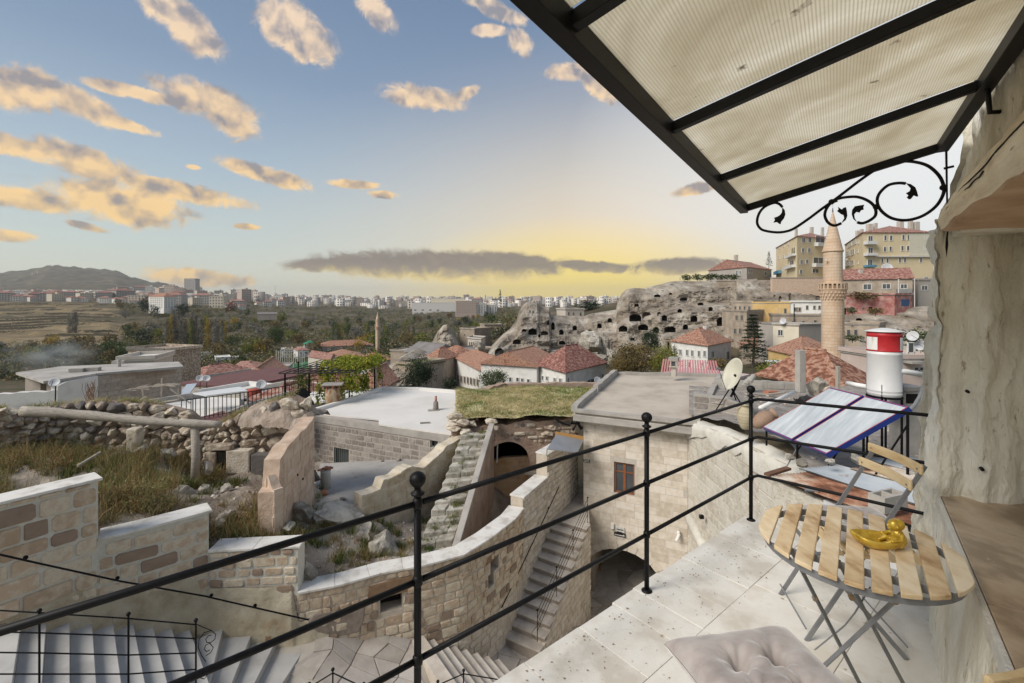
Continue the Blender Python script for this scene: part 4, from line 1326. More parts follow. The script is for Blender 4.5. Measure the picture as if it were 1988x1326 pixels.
 for i in range(6):
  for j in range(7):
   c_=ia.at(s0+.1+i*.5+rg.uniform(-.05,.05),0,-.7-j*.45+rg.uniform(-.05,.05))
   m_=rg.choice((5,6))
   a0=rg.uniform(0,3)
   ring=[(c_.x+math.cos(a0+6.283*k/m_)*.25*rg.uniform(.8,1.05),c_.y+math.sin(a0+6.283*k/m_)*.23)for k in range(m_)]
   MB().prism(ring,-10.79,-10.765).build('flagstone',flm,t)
 wf=thing('window',None,None)
 wf.parent=t
 wf.matrix_parent_inverse=root_of(t).inverted()
 BR=M('brown_window_wood',[(.20,.07,.03),(.28,.11,.05)],scale=9,rough=.5,bump=.1)
 def fbar(a0,z0,a1,z1,o0=-.12,o1=-.06):
  v=[w.at(a,z,o)for o in(o1,o0)for a,z in((a0,z0),(a1,z0),(a1,z1),(a0,z1))]
  return(v,[(0,1,2,3),(7,6,5,4),(0,4,5,1),(1,5,6,2),(2,6,7,3),(3,7,4,0)])
 e=.06
 for r_ in((ws0,wz0,ws0+e,wz1),(ws1-e,wz0,ws1,wz1),(ws0,wz0,ws1,wz0+e),(ws0,wz1-e,ws1,wz1),((ws0+ws1)/2-.045,wz0,(ws0+ws1)/2+.045,wz1)):
  obj('frame_bar',fbar(*r_),BR,wf)
 obj('transom',fbar(ws0,wz1-.37,ws1,wz1-.33,-.115,-.065),BR,wf)
 obj('pane',fbar(ws0,wz0,ws1,wz1,-.1,-.09),GLASS_DARK,wf)
 obj('room_behind',fbar(ws0-.3,wz0-.3,ws1+.3,wz1+.3,-1.2,-1.19),VOID,t)
 DK=M('dark_sign',[(.02,.02,.02),(.035,.03,.03)],rough=.4,bump=0)
 def plate(name,px0,py0,px1,py1,mat,th=.03,base=.022):
  a0,z1=hit(px0,py0)
  a1,z0=hit(px1,py1)
  return obj(name,fbar(a0,z0,a1,z1,base-.03,base+th),mat,t),a0,a1,z0,z1
 GY=M('grey_sign_plate',[(.50,.50,.48),(.60,.60,.58)],rough=.5,bump=0)
 _,a0,a1,z0,z1=plate('arch_sign_plate',1196,1021,1213,1034,GY)
 wt_=M('sign_white',[(.75,.74,.70),(.8,.79,.76)],rough=.6,bump=0)
 for j in range(2):
  obj('sign_text_line',fbar(a0+.04,z1-.1-j*.09,a1-.04-j*.05,z1-.07-j*.09,.053,.056),DK,t)
 _,a0,a1,z0,z1=plate('black_direction_sign',1193,1032,1215,1043,DK)
 rg=random.Random(4)
 for j in range(2):
  x=a0+.03
  zz=z1-.055-j*.085
  while x<a1-.12:
   l=rg.uniform(.015,.04)
   obj('sign_letter',fbar(x,zz-.03,x+l,zz,.053,.056),wt_,t)
   x+=l+.012
 x=a1-.06
 obj('sign_mark',fbar(x-.035,(z0+z1)/2-.008,x+.035,(z0+z1)/2+.008,.053,.056),wt_,t)
 obj('sign_mark',fbar(x-.008,(z0+z1)/2-.035,x+.008,(z0+z1)/2+.035,.053,.057),wt_,t)
 plate('junction_box',1187,1015,1192.5,1026,WHITE_PAINT,.06)
 _,a0,a1,z0,z1=plate('small_name_sign',1133,891,1145,898,DK)
 for j in range(2):
  for k in range(4):
   obj('sign_letter',fbar(a0+.03+k*.05,z0+.02+j*.055,a0+.06+k*.05,z0+.045+j*.055,.053,.056),wt_,t)
 cpos=PP(1318,1035,A,V((d.y,-d.x,0)))
 cm=thing('camera_housing',None,None)
 cm.parent=t
 cm.matrix_parent_inverse=root_of(t).inverted()
 MB().lathe(cpos+V((d.y,-d.x,0))*.1,[(.05,-.06),(.055,0),(.055,.09),(.03,.11)],12,axis=(0,0,1)).build('bracket',WHITE_PAINT,cm,smooth=True)
 MB().lathe(cpos+V((d.y,-d.x,0))*.16+V((0,0,-.05)),[(.045,-.16),(.05,-.15),(.05,.08),(.03,.1)],12,axis=(.35,.2,.5)).build('camera_body',WHITE_PAINT,cm,smooth=True)
 return w
arch_house()
# bench inside the gateway
def bench():
 c=P(1152,1128,17.6)
 t=thing('wooden_bench','small brown wooden bench in the dark gateway','bench',(c.x,c.y,-10.76))
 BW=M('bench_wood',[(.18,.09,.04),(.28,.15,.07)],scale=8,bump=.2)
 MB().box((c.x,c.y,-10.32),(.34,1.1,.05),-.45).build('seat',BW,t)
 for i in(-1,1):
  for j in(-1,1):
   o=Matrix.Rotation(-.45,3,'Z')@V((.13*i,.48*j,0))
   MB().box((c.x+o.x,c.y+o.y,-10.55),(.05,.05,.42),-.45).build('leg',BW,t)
bench()
# ================================================================== ROUGH WHITE WALL AT THE RIGHT OF THE COURT
def rough_wall():
 path=[P(1336,0,15.4),P(1400,0,13.0),P(1470,0,11.0),P(1532,0,9.6),P(1575,0,8.3)]
 t=thing('rough_white_wall','rough pitted white stone wall running from the house corner towards the shed','wall',(path[0].x,path[0].y,-10.8))
 zt=lambda s:float(np.interp(s,[0,3,5.5,6.6,8.2],[-3.99,-3.62,-3.47,-3.30,-3.38]))
 w=Wall([(p.x,p.y)for p in path],-11.6,zt,side=1,thick=.55)
 w.core('wall_core',SAND_MORTAR,t,step=.4)
 w.blocks(t,ROUGH_BLOCK,.30,.4,.85,seed=9,gap=.014,proud=.016,cut=.02,vary=.12,limit=300)
 cm=M('lime_cope',[(.50,.48,.42),(.62,.60,.54),(.68,.66,.61)],scale=3,bump=.9,bscale=12,dist=.03)
 n,v,f=46,[],[]
 ring=[(.06,-.42),(.085,-.2),(.04,-.03),(-.10,.06),(-.30,.07),(-.5,.0),(-.56,-.2)]
 for i in range(n+1):
  s=w.L*i/n
  for j,(o,z)in enumerate(ring):
   jj=.05*float(fbm(s*1.6,j*1.1,0,3,7))
   v.append(w.at(s,zt(s)+z*(.6+.8*abs(float(vnoise(s*.9,0,0))))+jj*.6,o+jj*.5))
 m=len(ring)
 for i in range(n):
  for j in range(m-1):
   f.append((i*m+j,(i+1)*m+j,(i+1)*m+j+1,i*m+j+1))
 obj('plaster_cope',(v,f),cm,t,smooth=True)
 a,b=P(1335,1000,14.6),P(1395,1085,12.0)
 q=w.at(0,0,1)-w.at(0,0,0)
 mb=MB()
 mb.tube([w.at(.2,-7.1,.06),w.at(1.6,-7.5,.1),w.at(3.2,-7.95,.12),w.at(5,-8.5,.12)],.17,10)
 mb.build('plaster_ledge',cm,t,smooth=True)
 MB().box(P(1364,1002,13.9)+V((-.05,-.05,0)),(.12,.1,.1)).build('flood_lamp',BLACK_IRON,t)
rough_wall()
# ================================================================== scattered helpers
def leaf_cloud(n,fn,size,seed=0,flat=0.0):
 "n random quads; fn(rng, n) gives (n,3) centres"
 rg=np.random.default_rng(seed)
 c=fn(rg,n)
 n=len(c)
 a=rg.normal(size=(n,3))
 a/=np.linalg.norm(a,axis=1)[:,None]
 b=rg.normal(size=(n,3))
 b-=a*(a*b).sum(1)[:,None]
 b/=np.linalg.norm(b,axis=1)[:,None]
 if flat:
  a[:,2]*=(1-flat)
  b[:,2]*=(1-flat)
 s=(size*rg.uniform(.5,1.4,n))[:,None]
 v=np.stack([c-a*s,c+b*s*.6,c+a*s,c-b*s*.6],1).reshape(-1,3)
 return v,np.arange(n*4).reshape(-1,4)
def blades(n,pts,h,w,seed=0,lean=.5):
 "grass blades at pts (m,3), h metres tall"
 rg=np.random.default_rng(seed)
 i=rg.integers(0,len(pts),n)
 base=pts[i]+np.concatenate([rg.normal(0,.07,(n,2)),np.zeros((n,1))],1)
 a=rg.uniform(0,6.28,n)
 hh=h*rg.uniform(.35,1.25,n)
 d=np.stack([np.cos(a),np.sin(a),np.zeros(n)],1)
 ln=rg.normal(0,lean,(n,2))*hh[:,None]
 top=base+np.concatenate([ln,hh[:,None]],1)
 mid=(base+top)/2+np.concatenate([-ln*.12,hh[:,None]*.06],1)
 w=w*rg.uniform(.6,1.4,n)[:,None]
 v=np.stack([base-d*w,base+d*w,mid+d*w*.7,mid-d*w*.7,top],1).reshape(-1,3)
 k=np.arange(n)[:,None]*5
 return v,np.concatenate([k+[0,1,2,3]],0),np.concatenate([k+[3,2,4]],0)
def idw(pts):
 pts=np.array(pts,float)
 def f(x,y):
  x,y=np.asarray(x,float),np.asarray(y,float)
  w=0
  z=0
  for a,b,c in pts:
   q=1/(((x-a)**2+(y-b)**2)**1.6+.01)
   w=w+q
   z=z+q*c
  return z/w
 return f
DRY=M('dry_weeds',[(.13,.15,.05),(.22,.21,.08),(.36,.28,.13),(.42,.34,.18),(.25,.14,.06)],scale=1.2,rnd=1.0,island=True,bump=0,rough=.9,contrast=.8,transl=.25)
GREEN=M('green_weeds',[(.05,.09,.02),(.10,.14,.035),(.17,.19,.06),(.26,.23,.10)],scale=1.2,rnd=.9,island=True,bump=0,rough=.9,transl=.25)
STRAW=M('straw_grass',[(.16,.20,.06),(.36,.32,.14),(.50,.43,.23),(.56,.48,.28)],scale=.9,rnd=.7,island=True,bump=0,rough=.9,contrast=1.3,transl=.25)
EARTH=M('ruin_earth',[(.16,.13,.10),(.28,.235,.19),(.38,.33,.275),(.44,.39,.33)],scale=1.1,rough=.98,bump=1.0,bscale=14,dist=.05)
# ================================================================== RUIN GROUND BEHIND THE STEPPED WALL
_g=[(190,925,9.4,-3.9),(0,965,8.3,-4.4),(60,900,12,-4.25),(250,900,12.4,-4.42),(30,850,13.5,-4.1),(300,960,11,-4.63),(200,1020,9.3,-4.5),(450,950,11.6,-4.8),(440,1052,10.2,-5.32),(560,1040,10.7,-5.55),(620,1100,10.6,-6.1),(640,1120,10.5,-6.45),(740,1095,11.2,-6.5),(850,1085,12.2,-6.9),(640,1000,12.6,-5.85),(700,1010,12.6,-6.1),(590,1000,12.2,-5.8),(780,1050,12.4,-6.6),(900,1080,12.6,-7.2),(950,1060,14,-7.9),(1000,1020,16,-8.2),(1080,980,17.4,-8.6),(900,900,17,-6.5),(400,880,14.4,-5.0),(500,900,14.2,-5.2),(590,905,14.6,-5.8),(100,800,17,-4.6),(350,800,17,-5.0),(0,800,20,-5.0),(600,850,18,-7.3),(800,900,16,-7.6),(700,950,14.8,-7.4),(650,940,15.5,-7.4),(850,900,17,-7.6),(760,900,18,-7.5),(700,980,13.9,-6.9),(620,930,16.5,-7.2),(1100,900,20,-8.6)]
RG=idw([((px-CX)/F*d,d,z)for px,y,d,z in _g])
def walld(px):
 "distance of the stepped wall at a photo column"
 xs,ds=[],[]
 for path,top in SEG:
  for p in path:
   xs.append(CX+F*p.x/p.y)
   ds.append(p.y)
 return np.interp(px,xs,ds)
def ruin_ground():
 nu,nv=260,170
 pxs=np.linspace(-80,1118,nu)
 T=np.linspace(0,1,nv)
 PX,TT=np.meshgrid(pxs,T,indexing='ij')
 d0=walld(PX)+.38
 D=d0+(20.5-d0)*TT**1.3
 X,Y=(PX-CX)/F*D,D
 Z=RG(X,Y)+.10*fbm(X*.9,Y*.9,0,5,2)+.05*fbm(X*4,Y*4,0,3,8)
 fade=np.clip((D-d0)/.6,0,1)
 me=npmesh('ruin_ground',np.stack([X,Y,Z],-1),grid_quads(nu,nv),smooth=True)
 obj('ruin_ground',me,EARTH,kind='structure')
 rg=np.random.default_rng(5)
 def spots(pxr,dr,n,thr,s,seed):
  px=rg.uniform(*pxr,n)
  d=rg.uniform(*dr,n)
  ok=d>walld(px)+.45
  px,d=px[ok],d[ok]
  x,y=(px-CX)/F*d,d
  m=fbm(x*s,y*s,0,3,seed)>thr
  x,y=x[m],y[m]
  return np.stack([x,y,RG(x,y)+.08*fbm(x*.9,y*.9,0,5,2)-.02],1)
 sets=[('dry_weeds',DRY,spots((-60,520),(8.5,13.8),900,-.12,.8,3),15000,.36,.0075,.5),('tall_dry_stalks',DRY,spots((-60,500),(8.6,13.8),500,-.2,.8,3),2600,.75,.005,.3),('green_weeds',GREEN,spots((-60,700),(8.5,14),620,.1,.9,31),9000,.26,.009,.4),('dry_weeds',DRY,spots((430,900),(10.2,13),300,.1,1.2,19),3600,.22,.007,.5),('green_weeds',GREEN,spots((580,1100),(10.5,15),340,.05,1.1,57),5200,.2,.008,.4)]
 labs=['dry ochre weeds and thistles covering the abandoned plot behind the stepped wall','tall dry stalks standing above the weeds of the plot','green weeds among the stones of the abandoned plot','dry weeds on the bank below the broken pink wall','green weeds round the boulders behind the curved wall']
 for(nm,m,pts,n,h,w,lean),lb in zip(sets,labs):
  if len(pts)<5:continue
  v,q,t=blades(n,pts,h,w,len(pts),lean)
  me=npmesh(nm,v,q,t)
  obj(nm,me,m,label=lb,kind='stuff')
 pts=spots((-40,480),(9.5,13.6),150,-.05,.8,3)
 def fn(r,n):
  i=r.integers(0,len(pts),n)
  return pts[i]+r.normal(0,1,(n,3))*[.16,.16,.09]+[0,0,.16]
 v,q=leaf_cloud(24000,fn,.02,3)
 obj('weed_heads',npmesh('weed_heads',v,q),DRY,label='feathery seed heads of the dry weeds on the plot',kind='stuff')
 rk=rock_mesh(1,3,.7,1)
 vv=np.array([v.co for v in rk.vertices])
 ff=np.array([list(p.vertices)for p in rk.polygons])
 n=1500
 px=rg.uniform(150,1000,n)
 d=rg.uniform(9.5,15,n)
 ok=d>walld(px)+.45
 px,d=px[ok],d[ok]
 n=len(px)
 x,y=(px-CX)/F*d,d
 z=RG(x,y)+.09*fbm(x*.9,y*.9,0,5,2)
 s=.015+.07*rg.random(n)**3
 V_=(vv[None]*s[:,None,None]*rg.uniform(.6,1.3,(n,1,3))+np.stack([x,y,z],1)[:,None]).reshape(-1,3)
 F_=(ff[None]+(np.arange(n)*len(vv))[:,None,None]).reshape(-1,3)
 obj('rubble_stones',npmesh('rubble_stones',V_,None,F_),M('rubble_island',[(.22,.19,.16),(.40,.35,.30),(.56,.51,.45)],scale=6,rnd=.8,island=True,bump=.6),label='loose rubble and pebbles strewn over the plot',kind='stuff')
ruin_ground()
ROCKS=[rock_mesh(1.0,s,f,3)for s,f in((1,.7),(2,.85),(3,.6),(4,.8),(5,.95),(6,.7))]
BLD=M('boulder_stone',[(.22,.20,.17),(.38,.35,.30),(.58,.54,.47)],scale=2.6,rough=.95,bump=1.0,bscale=18,rnd=.6,dist=.06,contrast=1.6,spots=((.15,.14,.10),3.2,.62))
def boulder(px,py,d,w,h,label,seed,mat=BLD,rz=None):
 p=P(px,py,d)
 rg=random.Random(seed)
 o=obj('boulder',ROCKS[seed%6],None,label=label,cat='boulder',group='loose boulders on the ruined plot')
 if not ROCKS[seed%6].materials:ROCKS[seed%6].materials.append(BLD)
 o.location=(p.x,p.y,p.z)
 s=w/F*d/2*1.1
 o.scale=(s,s*rg.uniform(.7,1),h/F*d/2*1.45)
 o.rotation_euler=(rg.uniform(-.3,.3),rg.uniform(-.3,.3),rg.uniform(0,6)if rz is None else rz)
 return o
for i,(px,py,d,w,h,lb)in enumerate([(326,882,13.4,42,30,'white squared boulder behind the log post, on the weedy plot'),(240,892,13.0,52,38,'pale cracked boulder at the foot of the rubble wall, left of the log post'),(278,880,13.3,36,26,'small pale stone beside the cracked boulder at the wall foot'),(403,908,13.0,26,36,'dark grey upright boulder right of the log post'),(343,965,11.2,40,44,'grey half buried boulder in the middle of the weeds'),(395,952,11.6,30,22,'flat pale stone in the middle of the plot'),(430,985,11.2,26,34,'dark boulder leaning near the broken pink wall'),(440,1000,10.9,34,20,'low grey stone under the leaning dark boulder'),(418,1020,10.6,34,22,'yellowish stone just above the second wall cap'),(438,948,11.8,28,12,'thin slab of stone lying near the pink wall foot'),(602,1115,10.4,30,52,'long tilted white stone between the wall caps'),(745,1072,12.0,74,78,'big ochre and grey wedge boulder behind the curved wall'),(690,1040,12.3,92,66,'large weathered grey boulder beside the ochre wedge boulder'),(590,1000,12.2,50,60,'pale boulder at the foot of the broken pink wall'),(655,1000,12.6,120,34,'long low rock shelf under the grey flat roof'),(812,1060,12.6,44,40,'pale block below the old mossy stairs'),(560,1025,11.1,26,22,'small stone under the near end of the pink wall')]):
 boulder(px,py,d,w,h,lb,i+11)
# ---------------------------------------------------------------- rubble wall with log
def rubble_wall():
 ks=[(-60,12.0,795,890),(0,12.3,797,890),(50,12.8,800,892),(110,13.5,790,880),(200,13.9,783,895),(300,14.2,788,900),(350,14.3,800,905),(385,14.3,838,905),(425,14.2,825,915),(470,14.2,802,920),(520,14.2,785,930),(560,14.2,772,935),(598,14.3,782,950)]
 path=[P(a,0,b)for a,b,_,_ in ks]
 w=Wall([(p.x,p.y)for p in path],0,0,side=1,thick=.7)
 zt=[P(a,c,b).z for a,b,c,_ in ks]
 zb=[P(a,e,b).z for a,b,_,e in ks]
 T=lambda s:float(np.interp(s,w.cum,zt))
 Bf=lambda s:float(np.interp(s,w.cum,zb))
 t=thing('rubble_wall','tumbledown wall of rounded rubble stones and earth behind the log','wall',(path[3].x,path[3].y,-4.6))
 em=M('clay_mortar',[(.22,.16,.12),(.33,.255,.20),(.41,.33,.27)],scale=2.5,bump=1.0,bscale=16,rough=1,dist=.05)
 n,v,f=150,[],[]
 m=12
 for i in range(n+1):
  s=w.L*i/n
  a,b=Bf(s)-.6,T(s)-.02
  for j in range(m):
   k=j/(m-1)
   if k<=.6:
    off,z=-.06,a+(b-a)*k/.6
   else:
    kk=(k-.6)/.4
    off,z=-.06-kk*.8,b-.25*kk**3+.04*math.sin(kk*3)
   q=.09*float(fbm(s*2,z*2.2,off*2,4,12))
   v.append(w.at(s,z+q*.7,off+q))
 for i in range(n):
  for j in range(m-1):
   f.append((i*m+j,(i+1)*m+j,(i+1)*m+j+1,i*m+j+1))
 obj('earth_core',(v,f),em,t,smooth=True)
 for r_ in ROCKS:
  pass
 rks=[]
 for s_ in range(6):
  me=ROCKS[s_].copy()
  me.materials.clear()
  me.materials.append(RUBBLE)
  rks.append(me)
 rg=random.Random(77)
 cnt=0
 z0=0
 s=0
 rows=10
 for row in range(rows):
  s=-rg.uniform(0,.3)
  while s<w.L:
   H=T(s)-Bf(s)
   rh=max(.12,H/6.2)
   L=rh*rg.uniform(.9,2.0)
   zc=Bf(s)+rh*.45+row*rh*.9
   if zc+rh*.25<T(s)+.06 and 0<s<w.L:
    px=CX+F*w.at(s,0).x/w.at(s,0).y
    if not(416<px<442 and zc<P(0,868,14.2).z):
     o=obj('stone',rg.choice(rks),None,t)
     p=w.at(s+L/2,zc+rg.uniform(-.03,.03),rg.uniform(-.08,.03))
     o.location=p
     tx=w.at(s+.05,0)-w.at(s-.05,0)
     o.rotation_euler=(rg.uniform(-.25,.25),rg.uniform(-.25,.25),math.atan2(tx.y,tx.x)+rg.uniform(-.2,.2))
     o.scale=(L*.56,.22,rh*.74)
     cnt+=1
   s+=L*.93
 for px0,px1,y0,y1 in((400,424,876,908),(442,488,872,918),(490,528,880,930),(404,452,862,874)):
  p0,p1=P(px0,y0,13.95),P(px1,y1,13.95)
  MB().box(((p0.x+p1.x)/2,14.0,(p0.z+p1.z)/2),(abs(p1.x-p0.x)-.02,.34,abs(p0.z-p1.z)-.02)).build('squared_stone',RUBBLE,t,bevel=.03)
 p0,p1=P(424,873,13.98),P(441,897,13.98)
 MB().box(((p0.x+p1.x)/2,14.02,(p0.z+p1.z)/2),(p1.x-p0.x,.3,p0.z-p1.z)).build('recess',VOID,t)
 hm=M('crumbled_earth',[(.27,.21,.165),(.38,.31,.255),(.46,.39,.33)],scale=2.6,bump=1.0,bscale=14,rough=1,dist=.05)
 nu,nv=60,34
 U_,V_=np.meshgrid(np.linspace(0,1,nu),np.linspace(0,1,nv),indexing='ij')
 X=P(478,0,14.2).x+(P(612,0,14.4).x-P(478,0,14.2).x)*U_
 Y=13.75+V_*1.9
 Z=-3.75+.62*np.sin(np.pi*np.clip(U_*.62+.28,0,1))*np.sin(np.pi*np.clip(V_*1.15,0,1))**.6+.10*fbm(X*3,Y*3,0,4,6)
 me=npmesh('earth_heap',np.stack([X,Y,Z],-1),grid_quads(nu,nv),smooth=True)
 obj('earth_heap',me,hm,t)
 pts=[]
 for i in range(60):
  s=rg.choice([rg.uniform(.5,4.5),rg.uniform(w.L-3.2,w.L-.3)])
  p=w.at(s,T(s),-.25)
  pts.append((p.x,p.y,p.z-.02))
 v,q,tt=blades(2600,np.array(pts),.2,.006,5,.7)
 obj('dry_grass',npmesh('dry_grass',v,q,tt),STRAW,label='tufts of dry grass rooted on top of the rubble wall',kind='stuff')
rubble_wall()
def log():
 a,b=P(42,800,12.0),P(428,824,12.9)
 t=thing('fallen_log','long weathered grey log lying along the rubble wall on a post','log',((a+b)/2))
 pts,rr=[],[]
 n=26
 for i in range(n+1):
  k=i/n
  p=a.lerp(b,k)
  pts.append(p+V((0,.03*math.sin(k*7),.03*math.sin(k*5+1))))
  rr.append(.128-.03*k+.01*math.sin(k*23)+(.015 if i%9==4 else 0))
 MB().tube(pts,rr,16).build('trunk',WOOD_OLD,t,smooth=True)
 p=P(378,832,12.8)
 t2=thing('log_post','upright weathered wooden post carrying the right end of the log','post',(p.x,p.y,-5.1))
 MB().tube([V((p.x,p.y,-5.25)),V((p.x+.03,p.y,-4.3)),V((p.x-.01,p.y,p.z+.1))],[.12,.105,.10],12).build('shaft',WOOD_OLD,t2,smooth=True)
 for px,py,d,rx in((160,880,11.8,.35),(545,800,14,0)):
  pass
 q0,q1=P(150,905,11.6),P(195,878,12.1)
 tag(MB().tube([q0,q1],.035,8).build('broken_branch',WOOD_OLD),'thin broken branch lying in the weeds left of the pale boulders','branch')
 s=P(262,845,13.3)
 o=MB().box((s.x,s.y,s.z-.35),(.32,.3,1.15),.1).build('stone_pillar',RUBBLE,bevel=.05)
 tag(o,'short rough stone pillar under the middle of the log','pillar')
log()
# ---------------------------------------------------------------- broken pink masonry wall
def jag(pts,amp=.05,seed=1):
 xs,zs_=[p[0]for p in pts],[p[1]for p in pts]
 return lambda s:float(np.interp(s,xs,zs_))+amp*float(fbm(s*2.7,seed,0,3,seed))
def pink_wall():
 A,B=P(533,0,10.9),P(610,0,13.9)
 t=thing('broken_pink_wall','tall broken wall of pinkish tuff blocks with a ragged sloping top','wall',(A.x,A.y,-6))
 L=(B-A).length
 z=lambda px,y,d:P(px,y,d).z
 w=Wall([(A.x,A.y),(B.x,B.y)],-7.0,jag([(0,z(533,955,10.9)),(.25,z(533,945,11)),(.3,z(540,895,11.1)),(.8,z(550,872,11.6)),(L*.5,z(572,850,12.4)),(L*.8,z(595,822,13.2)),(L,z(610,800,13.9))],.05,3),side=1,thick=.38)
 w.core('wall_core',PINK_BLOCK,t,step=.12)
 w.blocks(t,PINK_BLOCK,.29,.42,.72,seed=31,gap=.016,proud=.012,cut=.012,inset=.008)
 C=P(505,0,11.0)
 w2=Wall([(C.x,C.y+.15),(A.x,A.y-.02)],-6.6,jag([(0,z(507,942,11)),(.2,z(515,925,11)),(.4,z(525,948,11)),(1,z(530,950,11))],.03,8),side=1,thick=.22)
 w2.core('end_stub',PINK_BLOCK,t,step=.08)
 w2.blocks(t,PINK_BLOCK,.3,.18,.3,seed=3,gap=.02,proud=.02,cut=.03)
 for px,y,d,r in((546,1000,11.7,.05),(587,930,13,.04),(577,922,12.7,.035)):
  p=PP(px,y,A,((B-A).y,-(B-A).x,0))
  MB().ball(p,r,8).build('pit',VOID,t)
pink_wall()
# ---------------------------------------------------------------- grey flat roof in front of the block house
def pgon(name,pts,z,th,mat,parent=None,**k):
 q=[PZ(px,py,z)for px,py in pts]
 return MB().prism([(p.x,p.y)for p in q],z-th,z).build(name,mat,parent,**k)
SCREED=M('grey_screed',[(.30,.28,.26),(.40,.38,.355),(.50,.48,.45)],scale=.8,rough=.95,bump=.7,bscale=12,dist=.03,spots=((.24,.21,.18),2.2,.63))
WHITE_ROOF=M('white_roof_membrane',[(.60,.58,.54),(.68,.66,.63),(.73,.71,.68)],scale=.5,rough=.7,bump=.25,bscale=6,dist=.02,spots=((.42,.38,.33),3.5,.70))
t=thing('grey_flat_roof','low building with a stained grey screed roof in front of the block house','building',P(700,940,15))
pgon('roof',[(600,986),(640,992),(704,996),(722,975),(800,950),(880,900),(880,886),(622,900)],-6.2,.16,SCREED,t)
# ragged pale edge of that roof
mb=MB()
e=[PZ(a,b,-6.2)for a,b in((596,984),(620,990),(642,993),(668,996),(708,998))]
mb.tube([p+V((0,0,-.08))for p in e],.13,8)
mb.build('broken_roof_edge',M('pale_tuff_edge',[(.42,.34,.26),(.58,.52,.44)],scale=4,bump=1,bscale=14,dist=.04),t,smooth=True)
mb=MB()
for a,b in zip(e,e[1:]):
 mb.prism([(a.x,a.y+.02),(b.x,b.y+.02),(b.x,b.y+.5),(a.x,a.y+.5)],-7.3,-6.36)
mb.build('wall_below',PINK_BLOCK,t)
p=PZ(627,958,-6.2)
tag(MB().tube([PZ(623,962,-6.2)+V((0,0,.06)),PZ(635,960,-6.2)+V((0,0,.08))],.1,12).build('fallen_clay_pipe',M('terracotta',[(.34,.13,.08),(.48,.22,.14)],scale=8,bump=.3)),'fallen red clay pipe beside the capped flue on the grey roof','pipe')
t=thing('capped_flue','white round flue with a cap of broken clay pieces by the block house','flue',PZ(632,948,-6.2))
c=PZ(632,948,-6.2)
MB().lathe(c,[(.17,0),(.16,.55),(.17,.6)],16).build('flue_pipe',M('pale_pipe',[(.5,.48,.44),(.64,.62,.58)],scale=6,bump=.2),t,smooth=True)
rg=random.Random(2)
for i in range(7):
 MB().box(c+V((rg.uniform(-.13,.13),rg.uniform(-.13,.13),.63+rg.uniform(0,.06))),(.16,.1,.04),rg.uniform(0,3)).build('clay_piece',M('terracotta',[])if 'terracotta' in MATS else None,t)
for i,(px,py,w_,h_)in enumerate([(666,972,14,10),(608,835,1,1),(742,896,8,5),(774,894,12,7),(755,928,8,4),(768,930,7,4)]):
 if w_>1:
  d=PZ(px,py,-6.2).y
  o=boulder(px,py-h_*.3,d,w_,h_,['dark stone on the edge of the grey flat roof','','dark scrap on the grey roof near the wall of the block house','brown rubble with a white stone at the foot of the block house','reddish chip lying on the grey roof, left one of two','reddish chip lying on the grey roof, right one of two'][i],i+3)
